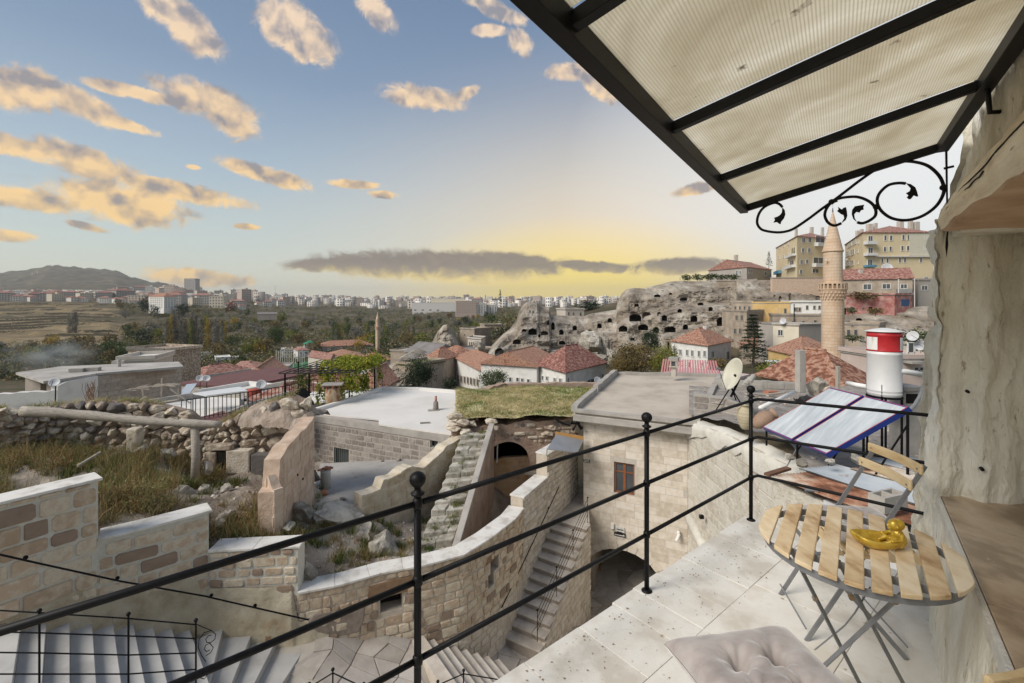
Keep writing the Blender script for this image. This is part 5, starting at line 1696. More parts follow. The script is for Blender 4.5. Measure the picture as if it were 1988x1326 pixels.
# ---------------------------------------------------------------- block house with white roof
def block_house():
 A,M_,M2,B=P(611,0,20.4),P(735,0,18.9),P(737,0,18.6),P(874,0,17.3)
 t=thing('block_house','house of brown cement blocks under a flat white roof','house',(M_.x,M_.y,-7))
 w=Wall([(A.x,A.y),(M_.x,M_.y),(B.x,B.y)],-7.4,lambda s:-5.06,side=1,thick=.35)
 def hit(px,py):
  d=(M_-A).normalized()if px<735 else(B-M_).normalized()
  o=A if px<735 else M_
  p=PP(px,py,o,V((d.y,-d.x,0)))
  return(V((p.x,p.y,0))-V((o.x,o.y,0))).length+(0 if px<735 else w.cum[1]),p.z
 wins=[]
 for x0,y0,x1,y1 in((648,868,677,906),(835,852,850,871)):
  s0,z1=hit(x0,y0)
  s1,z0=hit(x1,y1)
  w.hole(s0,s1,z0,z1)
  wins.append((s0,s1,z0,z1))
 w.core('wall_core',M('grey_joint',[(.34,.30,.26),(.44,.40,.36)],scale=8,bump=.8,bscale=30),t,step=1)
 w.blocks(t,GREY_BLOCK,.225,.34,.52,gap=.035,proud=.012,cut=.02,seed=13,vary=.06,zrange=(-7.4,-5.35))
 lt=Wall(w.p,-5.34,-5.07,side=1,thick=.1)
 mb=MB()
 for i in range(2):
  a,b=w.cum[i]+.0,w.cum[i+1]
  v=[w.at(a,-5.33,.03),w.at(b,-5.33,.03),w.at(b,-5.07,.03),w.at(a,-5.07,.03)]+[w.at(a,-5.33,-.1),w.at(b,-5.33,-.1),w.at(b,-5.07,-.1),w.at(a,-5.07,-.1)]
  mb.add(v,[(0,1,2,3),(7,6,5,4),(0,4,5,1),(3,2,6,7),(1,5,6,2),(0,3,7,4)])
  mb.build('lintel_band',CONCRETE,t)
  mb=MB()
 GN=M('grey_green_shutter',[(.10,.12,.11),(.16,.185,.17)],scale=8,rough=.6,bump=.2)
 for s0,s1,z0,z1 in wins:
  wn=thing('window',None,None)
  wn.parent=t
  wn.matrix_parent_inverse=root_of(t).inverted()
  def bar(name,a0,b0,a1,b1,m,o=(-.1,-.04)):
   v=[w.at(a,z,o_)for o_ in(o[1],o[0])for a,z in((a0,b0),(a1,b0),(a1,b1),(a0,b1))]
   obj(name,(v,[(0,1,2,3),(7,6,5,4),(0,4,5,1),(1,5,6,2),(2,6,7,3),(3,7,4,0)]),m,wn)
  bar('pane',s0,z0,s1,z1,GLASS_DARK,(-.16,-.15))
  e=.05
  for q in((s0,z0,s0+e,z1),(s1-e,z0,s1,z1),(s0,z0,s1,z0+e),(s0,z1-e,s1,z1)):
   bar('frame_bar',*q,GN)
  if s1-s0>.5:
   for k in range(1,8):
    x=s0+(s1-s0)*k/8
    bar('iron_bar',x-.01,z0,x+.01,z1,GN,(-.03,-.01))
   bar('sill',s0-.08,z0-.07,s1+.08,z0,CONCRETE,(-.1,.06))
 z=-5.0
 rp=[PZ(604,801,z),PZ(735,814,z),PZ(736,823,z),PZ(876,842,z),PZ(952,772,z),PZ(915,765,z),PZ(815,757.5,z),PZ(741,756,z),PZ(690,775,z)]
 MB().prism([(p.x,p.y)for p in rp],z-.07,z).build('roof',WHITE_ROOF,t)
 for a,b in((8,0),(7,8),(6,7),(5,6),(4,5)):
  a,b=rp[a],rp[b]
  MB().beam(a+V((0,0,.06)),b+V((0,0,.06)),.22,.18).build('roof_kerb',WHITE_ROOF,t,bevel=.02)
 MB().prism([(p.x,p.y)for p in(A+V((.3,.5,0)),M_+V((.2,.5,0)),B+V((-.2,.5,0)),rp[4]+V((-.3,-.3,0)),rp[7]+V((0,-.3,0)))],-8,z-.075).build('body',GREY_BLOCK,t)
block_house()
TERRA=M('terracotta',[])
t=thing('barrel_chimney','rusty round chimney with a flat stone lid on the white roof','chimney',PZ(646,784,-5.0))
c=PZ(646,784,-5.0)
MB().lathe(c,[(.33,0),(.36,.15),(.35,.5),(.32,.80)],20).build('barrel',M('rusty_barrel',[(.20,.09,.05),(.36,.25,.15),(.46,.38,.28),(.30,.13,.08)],scale=3,stretch=(1,1,.5),bump=.6,contrast=1.5),t,smooth=True)
for k in range(5):
 a=k*1.257
 MB().box(c+V((math.cos(a)*.27,math.sin(a)*.27,.87)),(.1,.1,.16),a).build('brick',TERRA,t)
MB().box(c+V((0,0,.98)),(.95,.8,.06),.2).build('lid',CONCRETE,t,bevel=.01)
t=thing('stub_chimney','thin brown pipe chimney with crumbled base on the white roof','chimney',PZ(846,796,-5.0))
c=PZ(846,796,-5.0)
MB().lathe(c,[(.16,0),(.13,.1),(.11,.38),(.08,.4)],12).build('base',GREY_BLOCK,t,smooth=True)
MB().lathe(c+V((0,0,.38)),[(.055,0),(.055,.27)],10).build('pipe',TERRA,t,smooth=True)
MB().box(c+V((-.1,-.1,.02)),(.5,.3,.04),.3).build('crumbled_base',CONCRETE,t)
tag(MB().box(PZ(825,822,-5.0)+V((0,0,.03)),(.4,.12,.04),.2).build('roof_scrap',GREY_BLOCK),'flat dark scrap lying near the front edge of the white roof','scrap')
# ---------------------------------------------------------------- broken yellow wall and mossy stairs
def old_stairs():
 A=[P(702,0,12.9),P(765,0,13.7),P(850,0,15.5),P(895,0,16.8)]
 t=thing('broken_tuff_wall','low broken wall of yellowish tuff blocks stepping up beside the mossy stairs','wall',(A[0].x,A[0].y,-6.5))
 z=lambda px,y,d:P(px,y,d).z
 w=Wall([(p.x,p.y)for p in A],-8.2,0,side=1,thick=.42)
 c=w.cum
 w.zt=jag([(0,z(702,960,12.9)),(c[1]*.6,z(740,952,13.4)),(c[1]*.62,z(742,936,13.4)),(c[1],z(765,925,13.7)),(c[1]+.9,z(800,905,14.4)),(c[1]+.95,z(803,922,14.4)),(c[1]+1.5,z(830,905,15)),(c[2],z(850,885,15.5)),(c[2]+.5,z(860,868,15.9)),(c[3],z(893,850,16.8))],.05,5)
 TB=M('yellow_tuff_block',[(.42,.33,.22),(.54,.46,.34),(.64,.58,.48)],scale=4,rough=.95,bump=.8,bscale=18,rnd=.4,dist=.03)
 w.core('wall_core',TB,t,step=.12)
 w.blocks(t,TB,.3,.4,.7,seed=61,gap=.012,proud=.02,cut=.04)
 t2=thing('old_stone_stairs','steep old stone stairs with moss in the ruin','stairs',(-1.9,12.6,-7))
 bot,top=P(872,1082,12.3),P(948,838,16.9)
 wv=V((1.0,.25,0)).normalized()
 n=14
 rg=random.Random(9)
 ms=M('mossy_step',[(.24,.22,.18),(.42,.39,.33),(.58,.55,.49)],scale=4,bump=1.0,bscale=16,rnd=.4,dist=.04,spots=((.10,.12,.05),3.5,.58))
 for i in range(n):
  k0,k1=i/n,(i+1)/n
  a,b=bot.lerp(top,k0),bot.lerp(top,k1)
  zz=b.z
  x=-.95
  while x<-.02:
   L=rg.uniform(.3,.55)
   x1=min(0,x+L)
   if x1>-.15:x1=0
   p=[a+wv*x,a+wv*x1,b+wv*x1+V((0,.05,0)),b+wv*x+V((0,.05,0))]
   j=rg.uniform(-.03,.03)
   MB().prism([(q.x+rg.uniform(-.015,.015),q.y)for q in p],zz-.5,zz+j).build('step_stone',ms,t2,bevel=.03)
   x=x1
 pts=[]
 for i in range(40):
  k=rg.random()
  p=bot.lerp(top,k)+wv*rg.uniform(-.9,-.1)
  pts.append((p.x,p.y,p.z+.02))
 v,q,tt=blades(3200,np.array(pts),.09,.008,3,.6)
 obj('moss_tufts',npmesh('moss_tufts',v,q,tt),GREEN,label='green weed tufts growing on the old stone stairs',kind='stuff')
 a,b=bot+wv*.05+V((0,-.1,0)),top+wv*.05
 sw=MB()
 OR=M('brown_plaster',[(.26,.18,.13),(.38,.28,.21),(.46,.36,.28)],scale=2,bump=.7,bscale=14)
 sw.prism([(a.x,a.y),(a.x+.16,a.y),(b.x+.16,b.y),(b.x,b.y)],[-8.6]*4,[a.z+.1,a.z+.1,b.z+.25,b.z+.25])
 sw.build('side_wall',OR,t2)
 ed=MB()
 ed.beam(a+V((.08,0,.14)),b+V((.08,0,.29)),.2,.07)
 ed.build('side_cope',CONCRETE,t2,bevel=.02)
old_stairs()
# ---------------------------------------------------------------- arched ruin with grass roof
def arch_ruin():
 A,B=P(930,0,17.4),P(1118,0,17.9)
 t=thing('arched_ruin','ruined vaulted house with orange plaster, open arch and grass roof','ruin',(A.x,A.y,-8.5))
 d=(B-A).normalized()
 n=V((d.y,-d.x,0))
 BP=M('ruin_plaster',[(.24,.165,.125),(.36,.26,.20),(.44,.345,.275)],scale=2,bump=1,bscale=14,dist=.04)
 OP=M('orange_plaster',[(.28,.15,.07),(.44,.26,.12),(.50,.36,.22),(.36,.24,.16)],scale=1.3,stretch=(1,1,1.6),bump=.5,bscale=16,contrast=1.3)
 w=Wall([(A.x,A.y),(B.x,B.y)],-10,jag([(0,-4.75),(1,-4.65),(2.2,-4.6),(3.8,-4.55)],.06,2),side=1,thick=.5)
 def hit(px,py):
  p=PP(px,py,A,n)
  return(V((p.x,p.y,0))-V((A.x,A.y,0))).length,p.z
 s0,zs_=hit(941,905)
 s1,_=hit(1030,905)
 _,za=hit(980,858)
 w.arch(s0,s1,-10,zs_,za-zs_,20)
 w.core('facade',BP,t,step=.3)
 w.blocks(t,RUBBLE,.17,.2,.5,gap=.05,proud=.05,cut=.05,seed=71,vary=.3,zrange=(-5.45,-4.6),skip=.35)
 inn=Wall([(A.x,A.y),(B.x,B.y)],-10,lambda s:zs_-.02,side=1,thick=.2)
 di0,dz1=hit(937,990)
 di1,_=hit(1003,990)
 inn.hole(max(.02,di0),di1,-10,dz1-.1)
 o=MB()
 q=V((-n.x,-n.y,0))*.5
 iw=Wall([(A.x+q.x,A.y+q.y),(B.x+q.x,B.y+q.y)],-10,lambda s:zs_+(.0 if s<1.0 else.12),side=1,thick=.2)
 iw.holes=inn.holes
 iw.core('plastered_infill',OP,t,step=.5)
 rg=random.Random(6)
 for i in range(9):
  s=di0+rg.uniform(0,1.3)
  p=iw.at(s,dz1-.05+rg.uniform(-.05,.12),.1)
  ob=obj('loose_stone',ROCKS[i%6].copy(),None,t)
  ob.data.materials.clear();ob.data.materials.append(RUBBLE)
  ob.location=p
  ob.scale=(.2,.15,.08)
 p0,p1=PP(1018,916,A,n),PP(1062,922,A,n)
 MB().beam(p0+n*.05,p1+n*.05,.14).build('wooden_beam',WOOD_OLD,t)
 v=[iw.at(0,-10,-3),iw.at(iw.L,-10,-3),iw.at(iw.L,-4.7,-3),iw.at(0,-4.7,-3)]
 obj('back_wall',(v,[(0,1,2,3)]),VOID,t)
 for s_ in(.02,iw.L-.02):
  v=[iw.at(s_,-10,.4),iw.at(s_,-10,-3),iw.at(s_,-4.7,-3),iw.at(s_,-4.7,.4)]
  obj('inner_side',(v,[(0,1,2,3)]),BP,t)
 v=[w.at(0,-5.05,-.4),w.at(w.L,-5.05,-.4),w.at(w.L,-5.05,-4),w.at(0,-5.05,-4)]
 obj('vault',(v,[(0,1,2,3)]),BP,t)
 MB().tube([PP(967,858,A,n)-n*.2,PP(966,903,A,n)-n*.25],.03,6).build('hanging_cord',WHITE_PAINT,t)
 nu,nv=110,90
 PX,TT=np.meshgrid(np.linspace(884,1160,nu),np.linspace(0,1,nv),indexing='ij')
 d0=np.interp(PX,[884,930,1118,1160],[17.4,17.3,17.5,18.5])
 D=d0+(24.0-d0)*TT
 X,Y=(PX-CX)/F*D,D
 Z=-4.62+.10*fbm(X*.5,Y*.5,0,3,70)+.36*np.sin(np.pi*np.clip(TT*.9+.08,0,1))**.5+.06*fbm(X,Y,0,4,9)
 me=npmesh('grass_roof',np.stack([X,Y,Z],-1),grid_quads(nu,nv),smooth=True)
 obj('earth_roof',me,M('roof_earth',[(.30,.27,.14),(.44,.38,.21),(.54,.47,.30)],scale=1.2,bump=.8,bscale=16),t)
 rr=np.random.default_rng(3)
 i,j=rr.integers(2,nu-2,4200),rr.integers(1,nv-2,4200)
 pts=np.stack([X[i,j],Y[i,j],Z[i,j]-.02],1)
 g=fbm(pts[:,0]*.7,pts[:,1]*.7,0,3,44)
 v,q,tt=blades(30000,pts[g<.42],.11,.009,4,.7)
 obj('straw_grass',npmesh('straw_grass',v,q,tt),STRAW,label='straw coloured grass covering the earth roof of the ruin',kind='stuff')
 v,q,tt=blades(3600,pts[g>=.36],.13,.009,5,.5)
 obj('green_grass',npmesh('green_grass',v,q,tt),M('roof_green_grass',[(.10,.16,.03),(.17,.24,.06),(.27,.30,.11)],scale=1.2,rnd=.7,island=True,bump=0,transl=.25),label='patch of greener grass on the earth roof of the ruin',kind='stuff')
 for k in range(15):
  a=P(876+k*4.5,815-k*4.3,17.2+k*.5)
  ob=obj('kerb_stone',ROCKS[k%6].copy(),None,t)
  ob.data.materials.clear();ob.data.materials.append(RUBBLE)
  ob.location=(a.x,a.y,-4.62+rg.uniform(-.04,.04))
  ob.scale=(rg.uniform(.25,.4),rg.uniform(.2,.35),.16)
  ob.rotation_euler=(0,0,rg.uniform(0,3))
 bw=Wall([(P(925,0,22.5).x,22.5),(P(985,0,24).x,24),(P(1165,0,24.4).x,24.4)],-5,jag([(0,-4.4),(2,-4.25),(7,-4.3)],.05,9),side=1,thick=.4)
 bw.core('back_parapet',BP,t,step=.2)
 for k,(px,py,d_)in enumerate(((885,808,17.2),(900,822,17.1),(882,832,17.0),(893,850,16.9),(906,838,17.0),(915,822,17.2),(955,818,17.3),(958,832,17.3),(1070,830,17.6),(1062,842,17.6))):
  p=P(px,py,d_)
  ob=obj('corner_stone',ROCKS[k%6].copy(),None,t)
  ob.data.materials.clear();ob.data.materials.append(RUBBLE)
  ob.location=p
  ob.scale=(rg.uniform(.25,.34),.25,rg.uniform(.15,.22))
  ob.rotation_euler=(0,0,rg.uniform(-.6,.6))
 cb=MB().prism([(P(876,0,17.2).x,17.2),(P(935,0,17.3).x,17.25),(P(935,0,17.3).x,18.4),(P(876,0,17.2).x,18.4)],-6.4,-4.75).build('corner_core',BP,t)
arch_ruin()
# small porch with grey sheet over the passage
t=thing('porch_roof','small grey sheet metal porch roof with a brown board over the passage','porch roof',P(1098,865,16))
a,b,c,d=P(1062,873,15.4),P(1121,880,15.6),P(1133,856,16.6),P(1080,845,16.6)
MB().plate([a,b,c,d],(0,0,1),.03).build('metal_sheet',M('grey_sheet',[(.30,.31,.33),(.38,.39,.41)],scale=2,rough=.5,bump=.1,metal=.4),t)
MB().beam(P(1078,843,16.7),P(1132,852,16.7),.05,.18).build('board',M('orange_board',[(.42,.22,.07),(.52,.30,.11)],scale=4,bump=.2),t)
for p in(a,b):
 MB().tube([p,p+V((.02,.35,-.4))],.012,6).build('strut',BLACK_IRON,t)
t=thing('dish_arm','bent black dish bracket without a dish beside the flat roof corner','bracket',P(1130,830,16.9))
for pts in([P(1076,812,16.6),P(1092,822,16.6),P(1105,826,16.7),P(1112,815,16.8),P(1112,810,16.9)],[P(1118,812,16.8),P(1124,825,16.8),P(1131,832,16.8)],[P(1108,822,16.8),P(1126,822,16.8)],[P(1112,836,16.8),P(1120,822,16.8),P(1128,834,16.8)]):
 MB().tube(pts,.04,8).build('arm',BLACK_IRON,t)
# plaster blocks between passage and porch
# ================================================================== ROOFS ON THE RIGHT
def rz_(d):
 return np.interp(d,[7,8.5,10.5,13,15.5,21],[-3.1,-3.1,-3.15,-3.4,-3.8,-3.95])
def rubble_roof():
 nu,nv=150,90
 PX,TT=np.meshgrid(np.linspace(1338,1850,nu),np.linspace(0,1,nv),indexing='ij')
 d0=np.interp(PX,[1338,1400,1470,1532,1575,1640,1850],[15.7,13.4,11.4,10.0,8.6,8.3,8.3])
 D=d0+(21.5-d0)*TT
 X,Y=(PX-CX)/F*D,D
 Z=rz_(D)+.05*fbm(X*1.3,Y*1.3,0,4,3)
 me=npmesh('earth_roof_ground',np.stack([X,Y,Z],-1),grid_quads(nu,nv),smooth=True)
 obj('earth_roof_ground',me,M('roof_gravel',[(.20,.18,.16),(.30,.27,.245),(.40,.37,.34)],scale=2.5,bump=1,bscale=26,dist=.03,spots=((.14,.12,.10),3,.62)),kind='structure')
 rk=rock_mesh(1,5,.7,1)
 vv=np.array([v.co for v in rk.vertices])
 ff=np.array([list(p.vertices)for p in rk.polygons])
 rg=np.random.default_rng(15)
 n=900
 px,d=rg.uniform(1350,1830,n),rg.uniform(9,21,n)
 ok=d>np.interp(px,[1338,1400,1470,1532,1575,1850],[15.9,13.8,11.8,10.4,9,8.6])
 px,d=px[ok],d[ok]
 n=len(px)
 c=np.stack([(px-CX)/F*d,d,rz_(d)+.01],1)
 s=.015+.09*rg.random(n)**4
 v=(vv[None]*s[:,None,None]*rg.uniform(.6,1.4,(n,1,3))+c[:,None]).reshape(-1,3)
 f=(ff[None]+(np.arange(n)*len(vv))[:,None,None]).reshape(-1,3)
 obj('roof_rubble',npmesh('roof_rubble',v,None,f),M('rubble_island',[(.2,.2,.2)]),label='small rubble and chips scattered over the grey earth roof',kind='stuff')
 t=thing('brown_parapet','worn brown block parapet beside the flat roof of the arched house','wall',P(1390,800,15.6))
 w=Wall([(P(1347,0,15.7).x,15.7),(P(1400,0,15.3).x,15.3),(P(1446,0,14.6).x,14.6)],-4.3,jag([(0,-3.1),(1.6,-3.28)],.03,3),side=1,thick=.3)
 w.core('core',CONCRETE,t,step=.2)
 w.blocks(t,GREY_BLOCK,.22,.4,.6,seed=2,gap=.02,proud=.012)
 w=Wall([(P(1390,0,21.3).x,21.3),(P(1480,0,20.6).x,20.6),(P(1552,0,20.4).x,20.4)],-4.2,jag([(0,-3.55),(4,-3.6)],.03,5),side=1,thick=.3)
 t=thing('low_block_wall','low broken row of grey blocks at the back edge of the earth roof','wall',P(1480,770,20.8))
 w.core('core',CONCRETE,t,step=.2)
 w.blocks(t,CONCRETE,.3,.7,1.1,seed=2,gap=.03,proud=.02)
rubble_roof()
def solar():
 Q=[V((5.52,10.05,-2.75)),V((5.60,9.14,-2.75)),V((5.62,9.08,-2.75)),V((5.70,8.27,-2.75))]
 T_=[V((6.59,9.43,-1.75)),V((6.635,8.60,-1.75)),V((6.645,8.54,-1.75)),V((6.68,7.66,-1.75))]
 t=thing('solar_collector','pair of tilted solar collectors with blue red edged frames on an iron stand','solar panel',(6.1,8.9,-3.1))
 BL=M('blue_frame',[(.015,.035,.20),(.02,.05,.27)],rough=.4,bump=0)
 RD=M('red_edge',[(.45,.05,.03),(.55,.08,.05)],rough=.5,bump=0)
 GL=M('milky_collector_glass',[(.34,.38,.41),(.45,.49,.52),(.60,.63,.65)],scale=1.3,rough=.25,bump=.08,bscale=6,dist=.01,spec=.6,stretch=(1,5,1))
 for a,b in((0,1),(2,3)):
  c=[Q[a],Q[b],T_[b],T_[a]]
  n=(c[1]-c[0]).cross(c[3]-c[0]).normalized()
  if n.z<0:n=-n
  p=MB().plate([q-n*.1 for q in c],n,.1).build('collector_box',BL,t)
  ctr=sum(c,V())/4
  ins=[q+(ctr-q)*.045 for q in c]
  MB().plate([q+n*.001 for q in ins],n,.004).build('glass',GL,p)
  e=[q+(ctr-q)*.02 for q in c]
  for i in range(4):
   MB().beam(e[i]+n*.004,e[(i+1)%4]+n*.004,.007,.006,up=n).build('red_edge',RD,p)
  for k in range(1,10):
   a_,b_=ins[0].lerp(ins[1],k/10),ins[3].lerp(ins[2],k/10)
   MB().beam(a_+n*.0055,b_+n*.0055,.008,.002,up=n).build('tube_line',M('tube_grey',[(.42,.43,.45),(.5,.5,.52)],bump=0,rough=.4),p)
 for q in(Q[0],Q[3],(Q[1]+Q[2])/2):
  MB().beam(q+V((.1,0,-.08)),V((q.x+.1,q.y,-3.15)),.03).build('leg',BLACK_IRON,t)
 for q in(T_[0],T_[3],(T_[1]+T_[2])/2):
  MB().beam(q+V((-.02,0,-.1)),V((q.x-.02,q.y,-3.15)),.03).build('leg',BLACK_IRON,t)
  MB().beam(q+V((-.02,0,-.3)),V((q.x-.7,q.y,-3.1)),.022).build('brace',BLACK_IRON,t)
 c=P(1717,768,9.2)
 t=thing('water_tank','upright white solar water tank with a red band and torn white labels','tank',c)
 TW=M('tank_white',[(.60,.60,.60),(.70,.70,.70)],scale=2,rough=.45,bump=.1,metal=.1)
 RB=M('tank_red',[(.36,.015,.02),(.48,.03,.035)],scale=6,rough=.45,bump=.05)
 r=.285
 prof=[(r-.02,0),(r,.02),(r,.05),(r+.006,.06),(r,.07),(r,.11),(r+.006,.12),(r,.13),(r,.84),(r+.005,.85),(r,.86),(r,.90)]
 MB().lathe(c,prof,40).build('body',TW,t,smooth=True)
 MB().lathe(c+V((0,0,.901)),[(r+.002,0),(r+.009,.012),(r+.003,.024),(r+.003,.31),(r+.009,.32),(r+.003,.335),(r+.003,.39)],40).build('red_band',RB,t,smooth=True)
 MB().lathe(c+V((0,0,1.292)),[(r+.03,0),(r+.03,.015),(r-.1,.05),(.05,.075)],40).build('lid',TW,t,smooth=True)
 LB=M('torn_label',[(.22,.20,.18),(.66,.65,.62),(.74,.73,.70),(.76,.75,.73)],scale=9,stretch=(1,1,.35),rough=.8,bump=.1,contrast=1.6)
 for a0,a1 in((2.75,3.66),(5.0,5.55)):
  v,f=[],[]
  for i in range(11):
   a=a0+(a1-a0)*i/10
   for z in(.935,1.19):
    v.append(c+V((math.cos(a)*(r+.007),math.sin(a)*(r+.007),z)))
  for i in range(10):
   f.append((i*2,i*2+2,i*2+3,i*2+1))
  obj('label',(v,f),LB,t)
 for a in(.8,2.4,3.9,5.5):
  b=c+V((math.cos(a)*r*.95,math.sin(a)*r*.95,0))
  MB().beam(b+V((0,0,.25)),V((b.x,b.y,-3.1)),.03).build('leg',BLACK_IRON,t)
 MB().lathe(c-V((0,0,.03)),[(r+.02,0),(r+.02,.02)],24).build('stand_ring',BLACK_IRON,t)
 p=PP(1733,719,c-V((0,r+.0,0)),(0,1,0))
 MB().tube([p+V((0,.1,0)),P(1760,722,9.0),P(1800,729,9.2)],.055,14).build('insulated_pipe',WHITE_PAINT,t,smooth=True)
 MB().tube([P(1646,744,9.9),P(1665,748,9.6),P(1690,752,9.4)],.05,12).build('insulated_pipe',WHITE_PAINT,t,smooth=True)
 MB().tube([P(1796,742,8.6),P(1786,770,8.3),P(1775,788,8.0),P(1764,798,7.8)],.03,8).build('grey_hose',GREY_IRON,t,smooth=True)
solar()
def roof_things():
 p=P(1757,868,9.6)
 t=thing('soot_column','short concrete column with a sooty hole beside the water tank','column',(p.x,p.y,-3.1))
 MB().box((p.x,p.y,-2.5),(.38,.38,1.35)).build('shaft',CONCRETE,t,bevel=.03)
 MB().box((p.x-.02,p.y-.185,-1.98),(.24,.02,.2)).build('sooty_hole',VOID,t)
 MB().box((p.x,p.y,-1.78),(.46,.46,.1),.2).build('cap',CONCRETE,t,bevel=.02)
 p=P(1554,754,18.4)
 o=MB().box((p.x,p.y,p.z+.70),(.28,.28,1.7),.1).build('concrete_post',CONCRETE,bevel=.02)
 tag(o,'tall square concrete post standing on the earth roof left of the minaret','post')
 p=P(1627,764,17.5)
 o=MB().box((p.x,p.y,p.z+.5),(.12,.12,1.1),.1).build('thin_post',WOOD_OLD,bevel=.01)
 tag(o,'thin grey post just right of the minaret foot','post')
 p=P(1745,720,20)
 c=P(1425,727,15.0)
 t=thing('satellite_dish','large cream satellite dish on a tripod by the flat roof','satellite dish',(c.x,c.y,-3.3))
 ax=V((-.95,-.02,.36)).normalized()
 prof=[(.55*k/8,.16*(k/8)**2)for k in range(0,9)]
 prof[0]=(.01,0)
 m=MB()
 q=V((0,0,1)).rotation_difference(ax).to_matrix()
 v,f=[],[]
 for r_,z in prof+[(a,b-.012)for a,b in prof[::-1]]:
  for k in range(32):
   a=6.2832*k/32
   v.append(c+q@V((r_*math.cos(a),r_*math.sin(a),z-.08)))
 for i in range(17):
  for k in range(32):
   f.append((i*32+k,i*32+(k+1)%32,(i+1)*32+(k+1)%32,(i+1)*32+k))
 obj('reflector',(v,f),M('cream_dish',[(.50,.48,.38),(.62,.60,.51)],scale=2,rough=.5,bump=.05),t,smooth=True)
 lo=c+V((.05,0,-.75))
 MB().tube([c-ax*.02,c-ax*.18+V((0,0,-.12)),V((c.x-.1,c.y,-3.1))],.04,8).build('mast',BLACK_IRON,t)
 for a in(-.5,.5,2.6):
  MB().tube([c+V((-.1,0,-.4)),V((c.x-.1+.55*math.cos(a),c.y+.5*math.sin(a),-3.75))],.022,6).build('tripod_leg',BLACK_IRON,t)
 MB().tube([c+q@V((-.58,0,.06)),c+ax*.55],.014,6).build('feed_arm',GREY_IRON,t)
 MB().tube([c+ax*.5,c+ax*.62],.04,8).build('feed_horn',GREY_IRON,t)
 CL=M('jar_clay',[(.38,.33,.22),(.48,.43,.31)],scale=5,bump=.3)
 CR=M('jar_brown',[(.26,.17,.12),(.38,.27,.20)],scale=5,bump=.3)
 prof=[(.08,0),(.13,.08),(.17,.2),(.19,.32),(.175,.42),(.13,.50),(.10,.54),(.12,.58),(.15,.60)]
 ribbed=[]
 for i in range(33):
  k=i/32*.6
  ribbed.append((float(np.interp(k,[z for _,z in prof],[r_ for r_,_ in prof]))+(.006 if i%4==2 and i<27 else 0),k))
 c=P(1447,833,11.1)
 t=thing('clay_jar','upright pale green clay jar behind the last railing post','jar',c)
 MB().lathe(c,ribbed,24).build('pot',CL,t,smooth=True)
 for s in(-1,1):
  MB().tube([c+V((s*.11,0,.54)),c+V((s*.2,0,.5)),c+V((s*.185,0,.38))],.016,6).build('jar_handle',CL,t)
 c=P(1462,826,10.9)
 t=thing('clay_jar','brown ribbed clay jar lying on its side near the collectors','jar',c)
 MB().lathe(c+V((0,0,0)),ribbed,24,axis=(.85,.1,.42)).build('pot',CR,t,smooth=True)
 tag(MB().tube([P(1476,792,12.3),P(1543,761,14.6)],.055,12).build('white_pipe',WHITE_PAINT,smooth=True),'white plastic pipe lying on the earth roof behind the collectors','pipe')
 tag(MB().tube([P(1528,905,8.7),P(1604,770,11)],.012,6).build('thin_conduit',GREY_IRON),'thin grey conduit running up behind the solar collectors','pipe')
 rg=random.Random(5)
 t=thing('black_sheeting','crumpled black plastic sheeting at the foot of the concrete post','sheet',P(1570,758,17.5))
 n=14
 v=[(P(1555+32*i/n,757,17.6).x,17.2+.9*j/6,-3.87+.16*max(0,float(fbm(i*.5,j*.6,0,3,3))+.5))for i in range(n+1)for j in range(7)]
 f=[(i*7+j,(i+1)*7+j,(i+1)*7+j+1,i*7+j+1)for i in range(n)for j in range(6)]
 obj('plastic',(v,f),M('black_plastic',[(.015,.015,.016),(.03,.03,.032)],rough=.4,bump=.2),t)
 for i,(x0,y0,x1,y1,d)in enumerate(((1448,764,1500,769,17.8),(1460,770,1524,762,18.2),(1490,768,1515,773,17.2))):
  tag(MB().beam(P(x0,y0,d),P(x1,y1,d+.4),.12,.05).build('plank',WOOD_OLD),['weathered plank left of the stacked boards on the earth roof','longest weathered plank on the earth roof behind the dish','short dark board in front of the longest plank on the earth roof'][i],'plank')
 b=P(1497,748,19.5)
 tag(MB().box((b.x,b.y,-3.85),(.5,.3,.16),.2).build('red_tile_stack',TERRA),'small stack of red tiles on the earth roof behind the planks','tiles')
 for k,(px,py)in enumerate(((1448,748),(1455,743),(1444,752))):
  lb=['grey clay pipe piece by the big dish, middle one of three','upper grey clay pipe piece by the big dish','lowest grey clay pipe piece by the big dish'][k]
  o=MB().tube([P(px,py,19.6),P(px+8,py-13,20.0)],.11,8).build('clay_pipe_piece',CONCRETE)
  tag(o,lb,'pipe','grey clay pipes leaning by the big dish')
 for k,(px,py,d,w_,h_,lb)in enumerate(((1588,748,18.5,40,34,'crumbling lump of masonry right of the concrete post'),(1608,756,18,22,18,'small broken stone beside the crumbling masonry lump'),(1556,898,7.6,30,14,'brown stone weighing down the left corner of the rusty sheets'),(1532,888,8.8,20,12,'small stone at the end of the white plaster cope'),(1613,896,7.9,26,14,'flat stone on the upper edge of the metal sheets'),(1668,894,7.9,34,20,'grey lump of concrete on the upper edge of the metal sheets'))):
  o=boulder(px,py,d,w_,h_,lb,40+k)
  o['group']='stones on the roofs at the right'
roof_things()
